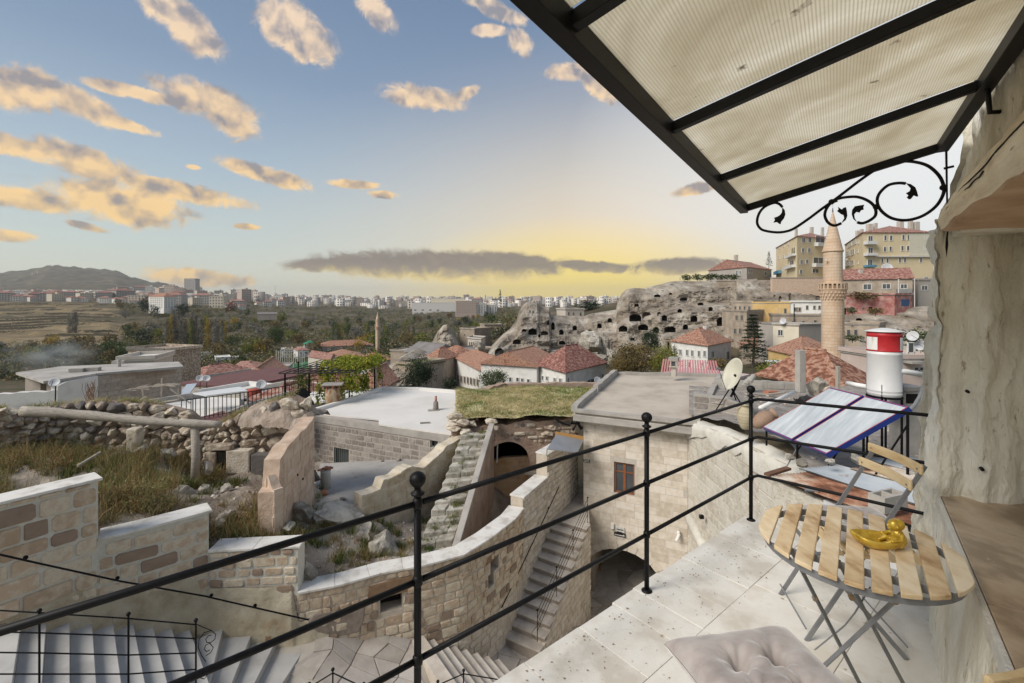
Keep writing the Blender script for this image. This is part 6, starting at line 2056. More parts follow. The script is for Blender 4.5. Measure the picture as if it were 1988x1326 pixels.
def shed():
 O=V((4.36,7.72,-2.95))
 e=V((.31,-.95,0)).normalized()
 fx=V((.95,.31,0))
 t=thing('sheet_metal_shed','low shed roofed with rusty and blue grey corrugated metal sheets','shed',(5.4,6.8,-4.5))
 RU=M('rusty_sheet',[(.14,.06,.035),(.30,.14,.085),(.42,.28,.20),(.55,.50,.43)],scale=1.6,stretch=(1,1,1),rough=.75,bump=.2,metal=.1,contrast=1.7)
 BG=M('galvanised_sheet',[(.36,.41,.45),(.46,.50,.53),(.55,.58,.60)],scale=1.6,rough=.5,bump=.1,metal=.3,spots=((.28,.15,.09),1.8,.6))
 def sheet(a0,a1,f0,f1,m,dz,seed):
  nu,nv=120,12
  A_,B_=np.meshgrid(np.linspace(f0,f1,nu),np.linspace(0,1,nv),indexing='ij')
  al=a0+(a1-a0)*B_
  X=O.x+e.x*al+fx.x*A_
  Y=O.y+e.y*al+fx.y*A_
  Z=O.z+.07*al+dz+.018*np.sin(A_*2*np.pi/.076)+.02*fbm(A_*1.5,al,seed,2,seed)-.02*A_
  o=obj('corrugated_sheet',npmesh('corrugated_sheet',np.stack([X,Y,Z],-1),grid_quads(nu,nv),smooth=True),m,t)
  s=o.modifiers.new('solid','SOLIDIFY')
  s.thickness=.003
 sheet(0,2.15,0,.85,RU,0,1)
 sheet(-.1,2.3,.78,1.7,BG,.02,2)
 sheet(.2,2.2,1.62,2.5,RU,.035,3)
 sheet(-.1,2.0,2.45,3.4,BG,.05,4)
 a,b=O+e*.9+fx*.08,O+e*2.1+fx*.08
 MB().prism([(a.x,a.y),(b.x,b.y),(b.x+.1,b.y+.04),(a.x+.1,a.y+.04)],-6.2,-2.98).build('white_wall',M('white_shed_wall',[(.50,.51,.52),(.62,.63,.64)],scale=2,bump=.2),t)
 a,b=O+fx*.1,O+e*.9+fx*.08
 MB().prism([(a.x,a.y),(b.x,b.y),(b.x+.3,b.y+.1),(a.x+.3,a.y+.1)],-6.2,-3.02).build('stone_wall',ROUGH_BLOCK,t)
 MB().beam(O+e*.95+V((0,0,-.12)),O+e*2.2+V((0,0,-.05)),.07,.09).build('edge_board',M('brown_wood',[(.12,.06,.035),(.2,.11,.07)],bump=.3),t)
 MB().beam(O+e*1.1+V((-.02,0,-.1)),O+e*1.1+V((-.02,0,-1.6)),.09).build('post',M('brown_wood',[]),t)
 MB().tube([P(1563,950,7.0),P(1590,953,6.95)],.03,8).build('tap_pipe',GREY_IRON,t)
 MB().beam(O+fx*-.05+V((0,0,.04)),O+fx*.55+e*-.1+V((0,0,.05)),.1,.04).build('dark_beam',M('brown_wood',[]),t)
 c=P(1724,972,6.0)
 t2=thing('concrete_block','grey hollow concrete block lying on the metal sheets behind the chair','block',(c.x,c.y,c.z-.1))
 rz=.35
 m=MB()
 for y in(-.085,.085):
  o=Matrix.Rotation(rz,3,'Z')@V((0,y,0))
  m.box((c.x+o.x,c.y+o.y,c.z),(.46,.03,.2),rz)
 m.build('face_shell',CONCRETE,t2)
 for x in(-.215,0,.215):
  o=Matrix.Rotation(rz,3,'Z')@V((x,0,0))
  MB().box((c.x+o.x,c.y+o.y,c.z),(.03,.14,.2),rz).build('web',CONCRETE,t2)
shed()
# ================================================================== ROOFS IN THE MIDDLE LEFT
def low_roof(name,label,cat,pts,z,mat,wall,h,kerbs=(),kh=.25,holes=()):
 q=[PZ(a,b,z)for a,b in pts]
 c=sum(q,V())/len(q)
 t=thing(name,label,cat,(c.x,c.y,z-h))
 MB().prism([(p.x,p.y)for p in q],z-.12,z).build('roof',mat,t)
 MB().prism([tuple((c+(p-c)*.985).xy)for p in q],z-h,z-.121).build('wall',wall,t)
 for i,j in kerbs:
  MB().beam(q[i]+V((0,0,kh/2)),q[j]+V((0,0,kh/2)),.2,kh).build('parapet',CONCRETE,t,bevel=.02)
 return t,q
MAUVE=M('mauve_roof',[(.13,.06,.06),(.18,.09,.085)],scale=2,bump=.2,rough=.8)
CREAM=M('cream_render',[(.44,.40,.35),(.56,.52,.47)],scale=1.5,bump=.4,bscale=14,spots=((.30,.26,.22),2,.66))
WHITEW=M('white_render',[(.56,.55,.52),(.70,.69,.66),(.74,.73,.71)],scale=.8,bump=.3,bscale=12,spots=((.36,.33,.29),1.4,.64))
STONEW=M('stone_render',[(.30,.26,.22),(.42,.37,.32),(.50,.45,.40)],scale=1.2,bump=.7,bscale=8,rough=.95)
low_roof('terrace_house','low house with a pale flat terrace behind the log, grey parapets','house',[(225,812),(470,806),(470,772),(395,770),(262,792)],-6.0,WHITE_ROOF,STONEW,4,((2,3),(3,4),(1,2)),.35)
low_roof('mauve_roof_house','low house with a dark mauve flat roof just behind the log end','house',[(372,842),(480,846),(528,803),(430,798),(330,828)],-5.5,MAUVE,STONEW,3.5)
low_roof('pergola_house','house with a white terrace under the vine pergola','house',[(440,808),(560,812),(604,786),(740,760),(640,757),(560,766),(480,792)],-5.62,WHITE_ROOF,STONEW,4,((5,6),(6,0)),.22)
def baluster_fence(label,pts,h,gap,r=.012):
 t=thing('baluster_fence',label,'fence',pts[0])
 for a,b in zip(pts,pts[1:]):
  MB().tube([a+V((0,0,h)),b+V((0,0,h))],r*1.8,6).build('top_rail',BLACK_IRON,t)
  MB().tube([a+V((0,0,.1)),b+V((0,0,.1))],r*1.3,6).build('bottom_rail',BLACK_IRON,t)
  n=int((b-a).length/gap)
  me=None
  for i in range(n+1):
   p=a.lerp(b,i/max(1,n))
   if me is None:
    me=MB().box((0,0,h/2),(r*2,r*2,h)).mesh('baluster')
    me.materials.append(BLACK_IRON)
   o=obj('baluster',me,None,t)
   o.location=p
 return t
baluster_fence('dark iron fence with thin balusters across the terraces behind the log',[P(352,820,21),P(440,806,22.3),P(482,800,22.6),P(562,785,24.0),P(598,772,25.5)],1.0,.17)
baluster_fence('black iron fence at the back of the pergola terrace',[P(600,770,26),P(668,764,27.2),P(742,760,27.5)],.95,.2)
def pergola():
 t=thing('iron_pergola','dark iron pergola over the terrace behind the white roof','pergola',P(650,790,25))
 posts=[P(553,806,22.6),P(600,800,22.6),P(579,775,27),P(727,770,27.2),P(637,775,25),P(678,770,26)]
 ztop=P(553,724,22.6).z
 for p in posts:
  MB().tube([V((p.x,p.y,-5.62)),V((p.x,p.y,ztop))],.045,8).build('post',BLACK_IRON,t)
 x0,x1,y0,y1=P(545,0,22.6).x,P(732,0,27).x,22.4,27.4
 for i in range(7):
  y=y0+(y1-y0)*i/6
  MB().tube([V((x0+.1*i,y,ztop)),V((x1,y,ztop+.05))],.03,6).build('long_bar',BLACK_IRON,t)
 for i in range(11):
  x=x0+(x1-x0)*i/10
  MB().tube([V((x,y0,ztop+.03)),V((x,y1,ztop+.03))],.025,6).build('cross_bar',BLACK_IRON,t)
 v=thing('grape_vine','yellow green grape vine trailing over the right half of the pergola','vine',P(700,780,26))
 cx0,cx1=P(645,0,25).x,P(738,0,27).x
 rg=np.random.default_rng(6)
 cen=[]
 for i in range(34):
  x=rg.uniform(cx0,cx1)
  y=rg.uniform(23.4,27.4)
  cen.append((x,y,ztop+rg.uniform(-.05,.3),rg.uniform(.25,.5),.18))
 for i in range(16):
  x=rg.uniform(cx0-.2,cx1)
  y=rg.choice([23.3,27.3,25])
  cen.append((x,y,ztop-rg.uniform(.2,1.2),.16,.5))
 for px in(622,628):
  p=P(px,740,25)
  cen.append((p.x,p.y,ztop-.3,.12,.4))
 cen=np.array(cen)
 def fn(r,n):
  i=r.integers(0,len(cen),n)
  c=cen[i]
  return c[:,:3]+r.normal(0,1,(n,3))*np.stack([c[:,3],c[:,3],c[:,4]],1)*.6
 vv,q=leaf_cloud(5200,fn,.085,9)
 obj('leaves',npmesh('leaves',vv,q),M('vine_leaf',[(.10,.15,.02),(.22,.27,.03),(.34,.37,.05),(.40,.34,.06)],scale=1.5,rnd=.9,island=True,bump=0,transl=.35),v)
 for px,d in((727,27.1),(640,25)):
  p=P(px,0,d)
  MB().tube([V((p.x+.1,p.y,-5.6)),V((p.x+.18,p.y-.1,-4.2)),V((p.x-.05,p.y,ztop))],[.06,.045,.03],8).build('stem',WOOD_OLD,v)
pergola()
def tiled_chimney():
 c=P(541,806,19.6)
 t=thing('tiled_chimney','small white chimney box roofed with loose red tiles behind the rubble wall','chimney',(c.x,c.y,-5.5))
 MB().box((c.x,c.y,-4.95),(.85,.6,1.0),.1).build('box',WHITEW,t)
 for dx in(-.2,.2):
  MB().box((c.x+dx,c.y-.31,-4.58),(.2,.04,.16),.1).build('flue_hole',VOID,t)
 rg=random.Random(4)
 for i in range(9):
  for j in range(2):
   x=c.x-.52+i*.13
   y=c.y+(-.22 if j==0 else.22)
   p=V((x,y,-4.40+rg.uniform(-.02,.03)+.0))
   o=MB().tube([p+V((0,-.25 if j==0 else.25,-.09)),p+V((rg.uniform(-.04,.04),.2 if j==0 else-.2,.09))],.068,8).build('roof_tile',TERRA,t)
tiled_chimney()
def small_dish(px,py,d,r,label,post=1.2,dark=False,face=(.4,-.8,.5),mat=None):
 c=P(px,py,d)
 t=thing('satellite_dish',label,'satellite dish',c-V((0,0,post)))
 ax=V(face).normalized()
 q=V((0,0,1)).rotation_difference(ax).to_matrix()
 v,f=[],[]
 for k in range(7):
  rr,z=r*k/6+.003,.28*r*(k/6)**2
  for a in range(20):
   v.append(c+q@V((rr*math.cos(a*.31416),rr*math.sin(a*.31416),z)))
 for i in range(6):
  for k in range(20):
   f.append((i*20+k,i*20+(k+1)%20,(i+1)*20+(k+1)%20,(i+1)*20+k))
 o=obj('reflector',(v,f),M('dark_dish',[(.03,.03,.03),(.05,.05,.05)],rough=.6,bump=0)if dark else M('grey_dish',[(.45,.46,.48),(.58,.59,.61)],rough=.5,bump=0),t,smooth=True)
 s=o.modifiers.new('solid','SOLIDIFY')
 s.thickness=.01
 MB().tube([c,c-ax*.1+V((0,0,-.1)),c+V((0,0,-post))],.025,6).build('mast',BLACK_IRON,t)
 MB().tube([c+q@V((0,-r*.9,.25*r)),c+ax*r*1.0],.012,5).build('feed_arm',BLACK_IRON,t)
 return t
small_dish(106,743,21,.21,'grey satellite dish on a pole in front of the white wall, far left',1.7)
small_dish(507,747,27,.28,'round white satellite dish above the baluster fence',1.2)
small_dish(587,768,22.5,.34,'black satellite dish seen edge on near the pergola posts',.8,True,(.85,-.3,.35))
small_dish(388,735,36,.27,'left of two pale dishes in front of the maroon roof',1.0)
small_dish(401,735,36,.27,'right of two pale dishes in front of the maroon roof',1.0)
small_dish(1160,740,38,.36,'white dish with black rim behind the grass roof',.8)
def bare_trunk_pot():
 p=P(579,795,23.5)
 t=thing('stone_planter','dark rocky planter with a shrub between the pergola posts','planter',(p.x,p.y,-5.6))
 for k in range(6):
  o=obj('stone',ROCKS[k].copy(),None,t)
  o.data.materials.clear();o.data.materials.append(M('wet_stone',[(.06,.04,.03),(.16,.11,.07)],scale=4,bump=.8))
  o.location=(p.x+random.Random(k).uniform(-.5,.5),p.y,-5.4+.28*k*.6)
  o.scale=(.35,.3,.3)
 vv,q=leaf_cloud(500,lambda r,n:np.array([p.x+.25,p.y,-4.15])+r.normal(0,1,(n,3))*[.22,.22,.3],.06,3)
 obj('shrub',npmesh('shrub',vv,q),GREEN,t)
bare_trunk_pot()
# ---------------------------------------------------------------- big white and stone house far left
def left_house():
 t=thing('slab_roof_house','long stone and whitewashed house under an overhanging concrete slab roof','house',P(190,760,28))
 A,B=P(190,0,27.6),P(352,0,32.5)
 w=Wall([(A.x,A.y),(B.x,B.y)],-8.2,-4.45,side=1,thick=.4)
 w.core('stone_wall',M('pinkish_joint',[(.34,.29,.25),(.44,.38,.33)],scale=5,bump=.6,bscale=20),t,step=2)
 w.blocks(t,M('pinkish_block',[(.34,.29,.245),(.44,.38,.325),(.50,.45,.39)],scale=5,bump=.5,rnd=.6),.27,.45,.9,gap=.02,proud=.012,cut=.03,seed=4,limit=300)
 C=P(112,0,25.2)
 w2=Wall([(C.x,C.y),(A.x,A.y)],-8,lambda s:float(np.interp(s,[0,.3,2.5],[-4.6,-4.45,-4.42])),side=1,thick=.4)
 w2.core('white_wall',WHITEW,t,step=.5)
 D0=P(-40,0,24.0)
 w3=Wall([(D0.x,D0.y),(C.x,C.y)],-8,jag([(0,-5.0),(1,-4.85),(2.6,-4.9),(4.4,-4.65)],.04,5),side=1,thick=.4)
 w3.core('white_wall',WHITEW,t,step=.15)
 z=-4.28
 sl=[PZ(30,723,z),PZ(84,740,z),PZ(118,736,z),PZ(190,724.5,z),PZ(356,711,z),PZ(346,702,z),PZ(120,711,z)]
 MB().prism([(p.x,p.y)for p in sl],z-.14,z).build('roof_slab',SCREED,t)
 for px,d_ in((70,27.2),(112,26.2)):
  MB().box((P(px,0,d_).x,d_,-4.9),(.9,.4,1.0)).build('pier',STONEW,t)
 MB().box((P(92,0,27.4).x,27.6,-4.9),(1.3,.1,.9)).build('dark_opening',VOID,t)
 for px,py in((150,708),(180,706),(231,692)):
  MB().box(PZ(px,py+14,z)+V((0,0,.12)),(.7,.4,.2),.3).build('loose_block',CONCRETE,t)
 MB().tube([PZ(231,712,z),PZ(231,712,z)+V((0,0,.5))],.1,8).build('vent_pipe',CONCRETE,t)
 t2=thing('stick_arbour','rickety arbour of thin poles and twigs against the stone wall','arbour',P(300,780,26))
 for(x0,y0,x1,y1,d)in((276,755,281,790,26),(314,735,313,785,27),(346,755,347,780,27.5),(240,795,283,770,25),(330,755,372,785,27),(283,786,345,776,26.5)):
  MB().tube([P(x0,y0,d),P(x1,y1,d+.2)],.04,6).build('pole',WOOD_OLD,t2)
 rg=random.Random(3)
 for i in range(24):
  x=rg.uniform(240,335)
  y=757-(x-240)*.12+rg.uniform(-2,2)
  MB().tube([P(x,y,26.5),P(x+rg.uniform(10,24),y-rg.uniform(-2,5),26.5)],.022,5).build('twig',WOOD_OLD,t2)
 t3=thing('dry_creeper','rust coloured dry creeper stems on the whitewashed wall','plant',P(175,785,24.5))
 for i in range(26):
  p=P(176+rg.uniform(-8,8),790,24.6)
  pts=[p]
  for k in range(5):
   p=p+V((rg.uniform(-.16,.16),0,rg.uniform(.12,.36)))
   pts.append(p)
  MB().tube(pts,.012,4).build('stem',M('rust_stem',[(.22,.11,.05),(.32,.18,.09)],bump=0),t3)
 c=P(180,792,21)
 t4=thing('clay_flue','ochre clay flue with a square hole above the rubble wall','flue',c)
 MB().box(c+V((0,0,.1)),(.22,.22,.5)).build('flue',M('ochre_clay',[(.38,.27,.13),(.5,.38,.2)],bump=.3),t4,bevel=.02)
 MB().box(c+V((0,-.115,.22)),(.1,.01,.12)).build('flue_hole',VOID,t4)
left_house()
# ================================================================== TERRAIN
TD=[12,24,40,60,90,120,160,220,300,400,550,750,1000,1500,2200,3200,6000]
TC={-400:[-12,-10.5,-13,-17,-22,-26,-29,-28,-24,-17,-2,6,14,32,80,150,120],0:[-12,-10.5,-13,-17,-22,-26,-29,-28,-24,-17,-2,6,14,32,85,205,150],110:[-12,-10.5,-13,-17,-22,-26,-29,-28,-24,-17,-2,6,14,34,95,262,150],200:[-12,-10.5,-13,-17,-22,-26,-29,-27,-24,-17,-3,6,14,34,90,232,150],300:[-12,-10.5,-13,-17,-22,-26,-29,-27,-24,-18,-7,3,12,30,62,140,90],400:[-12,-10.5,-13,-16,-20,-24,-28,-28,-25,-20,-13,-4,8,24,40,60,60],600:[-12,-10.5,-12,-14,-18,-22,-26,-28,-28,-27,-25,-19,-10,2,12,20,30],750:[-12,-10.5,-12,-13.5,-17,-20,-24,-27,-28,-29,-27,-23,-17,-8,5,13,28],900:[-12,-10.5,-11.5,-12.5,-16,-18,-20,-22,-24,-25,-24,-20,-15,-6,5,13,28],1000:[-12,-10.5,-11,-11.5,-14.8,-14,-11,-9,-12,-14,-15,-14,-12,-4,5,13,28],1100:[-12,-10.8,-11,-11.5,-14.8,-14.5,-8.5,-5,-8,-10,-11,-12,-10,-4,5,13,28],1200:[-12,-11,-11,-11.5,-14,-14,-7,0,0,-3,-6,-8,-8,-4,5,13,28],1300:[-12,-11,-10.5,-11.5,-13.5,-12,3,7,8,6,0,-4,-6,-4,5,13,28],1420:[-12,-11,-9.5,-10.5,-11.5,-9,7,12,12,12,12,12,12,12,12,13,28],1550:[-12,-9,-10,-10.8,-9,0,8,12,13,13,13,13,13,13,13,13,28],1700:[-12,-8.5,-9,-9.3,-7.5,.5,8,12,13,13,13,13,13,13,13,13,28],2500:[-12,-8.5,-9,-9,-7,1,8,12,13,13,13,13,13,13,13,13,28],}
_tc=sorted(TC)
_tz=np.array([TC[c]for c in _tc],float)
_ld=np.log(np.array(TD,float))
def zt_px(px,d):
 px,d=np.broadcast_arrays(np.asarray(px,float),np.asarray(d,float))
 a=np.clip(np.interp(px,_tc,np.arange(len(_tc))),0,len(_tc)-1.001)
 b=np.clip(np.interp(np.log(np.maximum(d,12.0)),_ld,np.arange(len(_ld))),0,len(_ld)-1.001)
 i,j=a.astype(int),b.astype(int)
 u,v=a-i,b-j
 u,v=u*u*(3-2*u),v
 return _tz[i,j]*(1-u)*(1-v)+_tz[i+1,j]*u*(1-v)+_tz[i,j+1]*(1-u)*v+_tz[i+1,j+1]*u*v
def zterr(px,d):
 x,y=(np.asarray(px)-CX)/F*d,np.asarray(d)
 amp=np.clip(np.asarray(d)/300.0,0.05,1)*1.6+np.clip((np.asarray(d)-1800)/1000,0,1)*12
 return zt_px(px,d)+amp*fbm(x/60.0,y/60.0,0,5,5)
SCRUB=M('scrub_ground',[(.045,.038,.022),(.08,.064,.038),(.12,.095,.058),(.19,.15,.10)],scale=.02,rough=1,bump=.8,bscale=.6,dist=1.0,contrast=1.3,detail=12.0,spots=((.06,.065,.03),.12,.52))
def terrain():
 nu,nv=380,300
 PX,LD=np.meshgrid(np.linspace(-380,2450,nu),np.linspace(math.log(19),math.log(6000),nv),indexing='ij')
 D=np.exp(LD)
 X,Y=(PX-CX)/F*D,D
 Z=zterr(PX,D)
 me=npmesh('terrain',np.stack([X,Y,Z],-1),grid_quads(nu,nv),smooth=True)
 obj('terrain',me,SCRUB,kind='structure')
 v=[(-9000,-300,-36),(9000,-300,-36),(9000,9000,-36),(-9000,9000,-36)]
 obj('ground',(v,[(0,1,2,3)]),SCRUB,kind='structure')
 nu,nv=180,330
 PX,D=np.meshgrid(np.linspace(-120,262,nu),np.linspace(232,580,nv),indexing='ij')
 base=zt_px(PX,D)+1.6
 X,Y=(PX-CX)/F*D,D
 wob=2.2*fbm(X/90,Y/90,0,3,77)
 q=(base+wob)/2.1
 fr=q-np.floor(q)
 st=(np.floor(q)+np.clip((fr-.75)/.2,0,1))*2.1-wob
 side=np.clip((262-PX)/50,0,1)*np.clip((D-232)/20,0,1)*np.clip((580-D)/14,0,1)
 Z=base*(1-side)+st*side-3.5*(1-side)+.12*fbm(X/3,Y/3,0,3,3)
 me=npmesh('terraced_field',np.stack([X,Y,Z],-1),grid_quads(nu,nv))
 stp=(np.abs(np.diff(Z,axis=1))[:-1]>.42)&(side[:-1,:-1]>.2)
 me.materials.append(M('riser_scrub_and_shade',[(.03,.026,.015),(.06,.05,.03)],scale=.4,rough=1,bump=.8))  # near-black riser colour stands for shrubs, dry stone and their painted-in shadow
 me.materials.append(MATS['riser_scrub_and_shade'])
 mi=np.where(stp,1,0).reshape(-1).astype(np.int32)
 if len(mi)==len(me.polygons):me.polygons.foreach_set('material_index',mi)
 me.materials[0]=(M('terrace_grass',[(.12,.09,.05),(.19,.145,.08),(.27,.21,.125)],scale=.05,rough=1,bump=.8,bscale=.8,dist=.6,contrast=1.3))
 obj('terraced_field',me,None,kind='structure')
 tr=MB()
 pts=[]
 for px,y in((225,658),(260,659),(300,659),(330,658)):
  d=330.0
  pts.append(V((P(px,y,d).x,d,float(zterr(px,d))+.35)))
 for a,b in zip(pts,pts[1:]):
  tr.beam(a,b,4,.3)
 tr.build('dirt_track',M('dirt_track',[(.30,.25,.18),(.40,.34,.26)],scale=.3),kind='structure')
terrain()
# ================================================================== ROCK CLIFF WITH CAVES
ROCKF=M('cliff_tuff',[(.15,.125,.10),(.26,.22,.175),(.34,.30,.25),(.47,.43,.37)],scale=.16,rough=1,bump=1.0,bscale=1.1,dist=.5,contrast=1.5,stretch=(1,1,1.8),spots=((.13,.115,.09),.35,.60))
def relief(name,label,xs,top,base,dfun,caves=(),nx=None,ny=None,mat=ROCKF,amp=2.2,fr=.12,cat='rock outcrop',back=30,kind=None,seed=3):
 x0,x1=xs
 nx=nx or int((x1-x0)*1.25)
 ny=ny or 120
 PX,T=np.meshgrid(np.linspace(x0,x1,nx),np.linspace(0,1,ny),indexing='ij')
 yt=np.interp(PX,[q[0]for q in top],[q[1]for q in top])
 yb=np.interp(PX,[q[0]for q in base],[q[1]for q in base])
 PY=yb+(yt-yb)*T
 D=dfun(PX,PY,T)
 s=D/F
 wx,wz=(PX-CX)*s,(HY-PY)*s
 n1=ridged(wx*fr,D*fr*.6,wz*fr*1.3,5,seed)
 n2=fbm(wx*fr*4,D*fr*2,wz*fr*6,4,seed+9)
 D=D-amp*n1*(.35+.65*np.sin(np.pi*np.clip(T,0,1))**.5)-amp*.28*n2
 for(a0,a1,b0,b1,dep)in caves:
  m=(PX>a0)&(PX<a1)&(PY>b0+(b1-b0)*.35*(np.abs(PX-(a0+a1)/2)/((a1-a0)/2))**2.5)&(PY<b1)
  D=np.where(m,D+dep,D)
 s=D/F
 X,Y,Z=(PX-CX)*s,D,(HY-PY)*s
 Xb=np.stack([X[:,-1]*(1+b/140.)for b in(6,back)],1)
 Yb=np.stack([Y[:,-1]+b for b in(6,back)],1)
 Zb=np.stack([Z[:,-1]-.2,Z[:,-1]-1.5],1)
 X,Y,Z=np.concatenate([X,Xb],1),np.concatenate([Y,Yb],1),np.concatenate([Z,Zb],1)
 me=npmesh(name,np.stack([X,Y,Z],-1),grid_quads(X.shape[0],X.shape[1]))
 return obj(name,me,mat,label=None if kind else label,cat=None if kind else cat,kind=kind)
top=[(930,706),(945,690),(960,672),(976,652),(990,640),(1003,620),(1008,604),(1014,594),(1023,586),(1043,586),(1048,595),(1066,596),(1070,612),(1134,614),(1143,610),(1170,605),(1196,601),(1199,584),(1207,570),(1216,562),(1230,559),(1251,560),(1265,556),(1278,553),(1300,547),(1320,545),(1350,546),(1392,544),(1440,543),(1470,541)]
base=[(930,716),(1000,716),(1080,712),(1180,722),(1230,720),(1300,700),(1340,680),(1400,668),(1440,650),(1470,640)]
caves=[(1222,1245,610,624,9),(1247,1264,606,620,2.5),(1276,1284,606,613,2),(1285,1295,612,623,7),(1341,1354,613,625,8),(1202,1218,633,644,7),(1239,1258,630,641,8),(1268,1279,635,646,8),(1290,1312,634,645,6),(1392,1407,616,633,7),(1338,1343,650,656,6),(1296,1300,664,680,6),(1224,1232,656,661,5),(1026,1042,638,650,8),(1070,1077,626,640,7),(1062,1066,622,631,3),(1013,1022,639,644,5),(1045,1049,649,655,5),(1050,1064,643,651,2),(996,1011,659,668,4),(961,978,676,691,3.5),(942,953,687,698,7),(1085,1097,662,669,6),(1299,1305,569,572,4),(1028,1030,602,608,3),(1034,1036,602,608,3),(1316,1324,600,607,5),(1362,1372,636,646,6),(1326,1336,630,640,6),(1376,1384,596,604,5),(1252,1262,646,654,5),(1140,1150,640,650,6),(1112,1120,632,641,6),(1160,1168,628,637,5),(1180,1188,618,626,5),(1086,1094,640,650,6),(1232,1240,590,595,4),(1320,1334,578,584,4),(1270,1282,572,577,4),(1355,1366,588,593,4)]
def dcl(px,py,t):
 lo=np.interp(px,[930,1000,1100,1200,1300,1400,1470],[92,100,108,108,106,108,108])
 hi=np.interp(px,[930,1000,1060,1140,1190,1220,1300,1400,1470],[100,122,128,134,136,130,134,134,134])
 k=np.interp(t,[0,.3,.36,.6,.66,.85,.92,1],[0,.15,.3,.42,.58,.7,.82,1.0])
 return lo+(hi-lo)*k
relief('rock_cliff','long grey tuff cliff riddled with dark cave openings',(930,1470),top,base,dcl,caves,nx=900,ny=260,amp=1.6,kind='structure')
relief('rock_cone','pale pointed rock cone rising behind the tiled roofs',(832,900),[(832,690),(842,665),(850,645),(860,632),(868,630),(878,640),(888,662),(900,690)],[(832,694),(900,694)],lambda px,py,t:128+t*10+((px-866)/30.)**2*6,[],nx=110,ny=80,amp=1.6,fr=.2,seed=5)
relief('rock_cone','grey rock cone with a plastered slope behind the vine',(728,800),[(728,745),(740,728),(752,712),(766,701),(778,696),(790,700),(800,706)],[(728,752),(800,748)],lambda px,py,t:62+t*8,[],nx=90,ny=60,amp=1.2,fr=.3,seed=6)
relief('rock_slope','smooth pale rock slope with ledges below the pink house',(1640,1830),[(1640,612),(1690,606),(1740,600),(1830,590)],[(1640,690),(1700,680),(1830,680)],lambda px,py,t:82+t*18,[(1662,1674,618,626,4)],nx=200,ny=70,amp=1.4,fr=.15,seed=8)
relief('rock_slope','bulging grey rock with cave rooms above the yellow house row',(1462,1612),[(1462,572),(1480,566),(1500,560),(1530,557),(1570,560),(1612,566)],[(1462,606),(1612,606)],lambda px,py,t:107+t*14,[(1512,1518,575,586,5),(1502,1506,573,577,3),(1532,1537,570,584,3),(1556,1560,566,572,3),(1566,1571,566,580,4),(1584,1592,572,582,4)],nx=260,ny=60,amp=.8,fr=.2,seed=9)
relief('scree_slope','rubbly brown bank below the retaining wall',(1430,1830),[(1430,545),(1830,545)],[(1430,600),(1830,600)],lambda px,py,t:112+t*12,[],nx=240,ny=40,amp=.8,fr=.3,seed=10,kind='structure')
for i,(px,py,d,w_,h_,lb)in enumerate(((1148,664,101,70,48,'huge pale fallen block with a dark split face below the cliff'),(1172,675,100,30,44,'tall split slab beside the huge fallen block'),(1103,686,96,30,22,'white boulder right of the tiled roof ridge'),(1080,690,95,24,18,'grey boulder behind the red tiled roof ridge'),(1125,690,97,34,18,'flat tilted slab under the huge fallen block'),(1188,692,92,26,44,'upright pale rock left of the yellowish tree'),(1040,690,95,26,14,'small pale rock behind the long tiled roof'),(1165,700,90,40,18,'jumble of pale rocks behind the big tiled roof'),(930,672,110,30,26,'rounded grey rock left of the cliff foot'),(1378,585,128,34,22,'white weathered rock knob high on the cliff'),(1400,590,127,26,18,'second white rock knob beside the upper arches'))):
 o=boulder(px,py,d,w_,h_,lb,60+i)
 o['group']='fallen rocks by the cave cliff'
# ================================================================== BUILDINGS
ROOFT=M('clay_tile_roof',[(.17,.075,.05),(.30,.135,.085),(.38,.20,.14),(.46,.31,.23),(.30,.15,.10)],scale=2.6,rough=.95,bump=1,bscale=6,dist=.12,contrast=2.0,rnd=.3,stretch=(1,1,1.7),detail=10.0)
ROOFD=M('dull_red_roof',[(.16,.07,.055),(.26,.11,.09),(.34,.18,.145),(.40,.27,.22)],scale=2.2,rough=.95,bump=1,bscale=6,dist=.12,contrast=1.9,rnd=.25,stretch=(1,1,1.7),detail=10.0)
ROOFG=M('grey_roof',[(.16,.15,.145),(.25,.235,.225)],scale=.5,rough=.9,bump=.4)
YEL=M('yellow_render',[(.60,.50,.32),(.68,.58,.40)],scale=.4,rough=.9,bump=.1,rnd=.1)
OCH=M('ochre_render',[(.50,.34,.13),(.60,.43,.20)],scale=.8,rough=.9,bump=.2,spots=((.40,.30,.20),.6,.62))
PINK=M('pink_render',[(.46,.37,.33),(.55,.46,.42)],scale=.6,rough=.9,bump=.2)
ROSE=M('rose_stone',[(.30,.10,.095),(.42,.19,.17),(.48,.33,.30)],scale=.9,rough=.95,bump=.7,contrast=1.4)
OLDST=M('old_stone_house',[(.26,.21,.165),(.36,.30,.24),(.45,.385,.31)],scale=.6,rough=.95,bump=.8,bscale=3,dist=.1)
WINF=M('window_frame_white',[(.58,.58,.56),(.68,.68,.66)],bump=0,rough=.6)
WIND=M('window_frame_stone',[(.32,.28,.23),(.42,.37,.31)],bump=0)
PANE=M('far_pane',[(.045,.05,.055),(.10,.11,.12)],scale=.7,rough=.2,bump=0,spec=.6)
BALC=M('balcony_white',[(.55,.55,.54),(.66,.66,.65)],bump=0)
def wg(x0,x1,nx,y0,y1,ny,w,h,dy=0):
 out=[]
 for j in range(ny):
  for i in range(nx):
   k=i/max(1,nx-1)
   out.append((x0+(x1-x0)*k,(y0+(y1-y0)*j/max(1,ny-1))+dy*k,w,h))
 return out
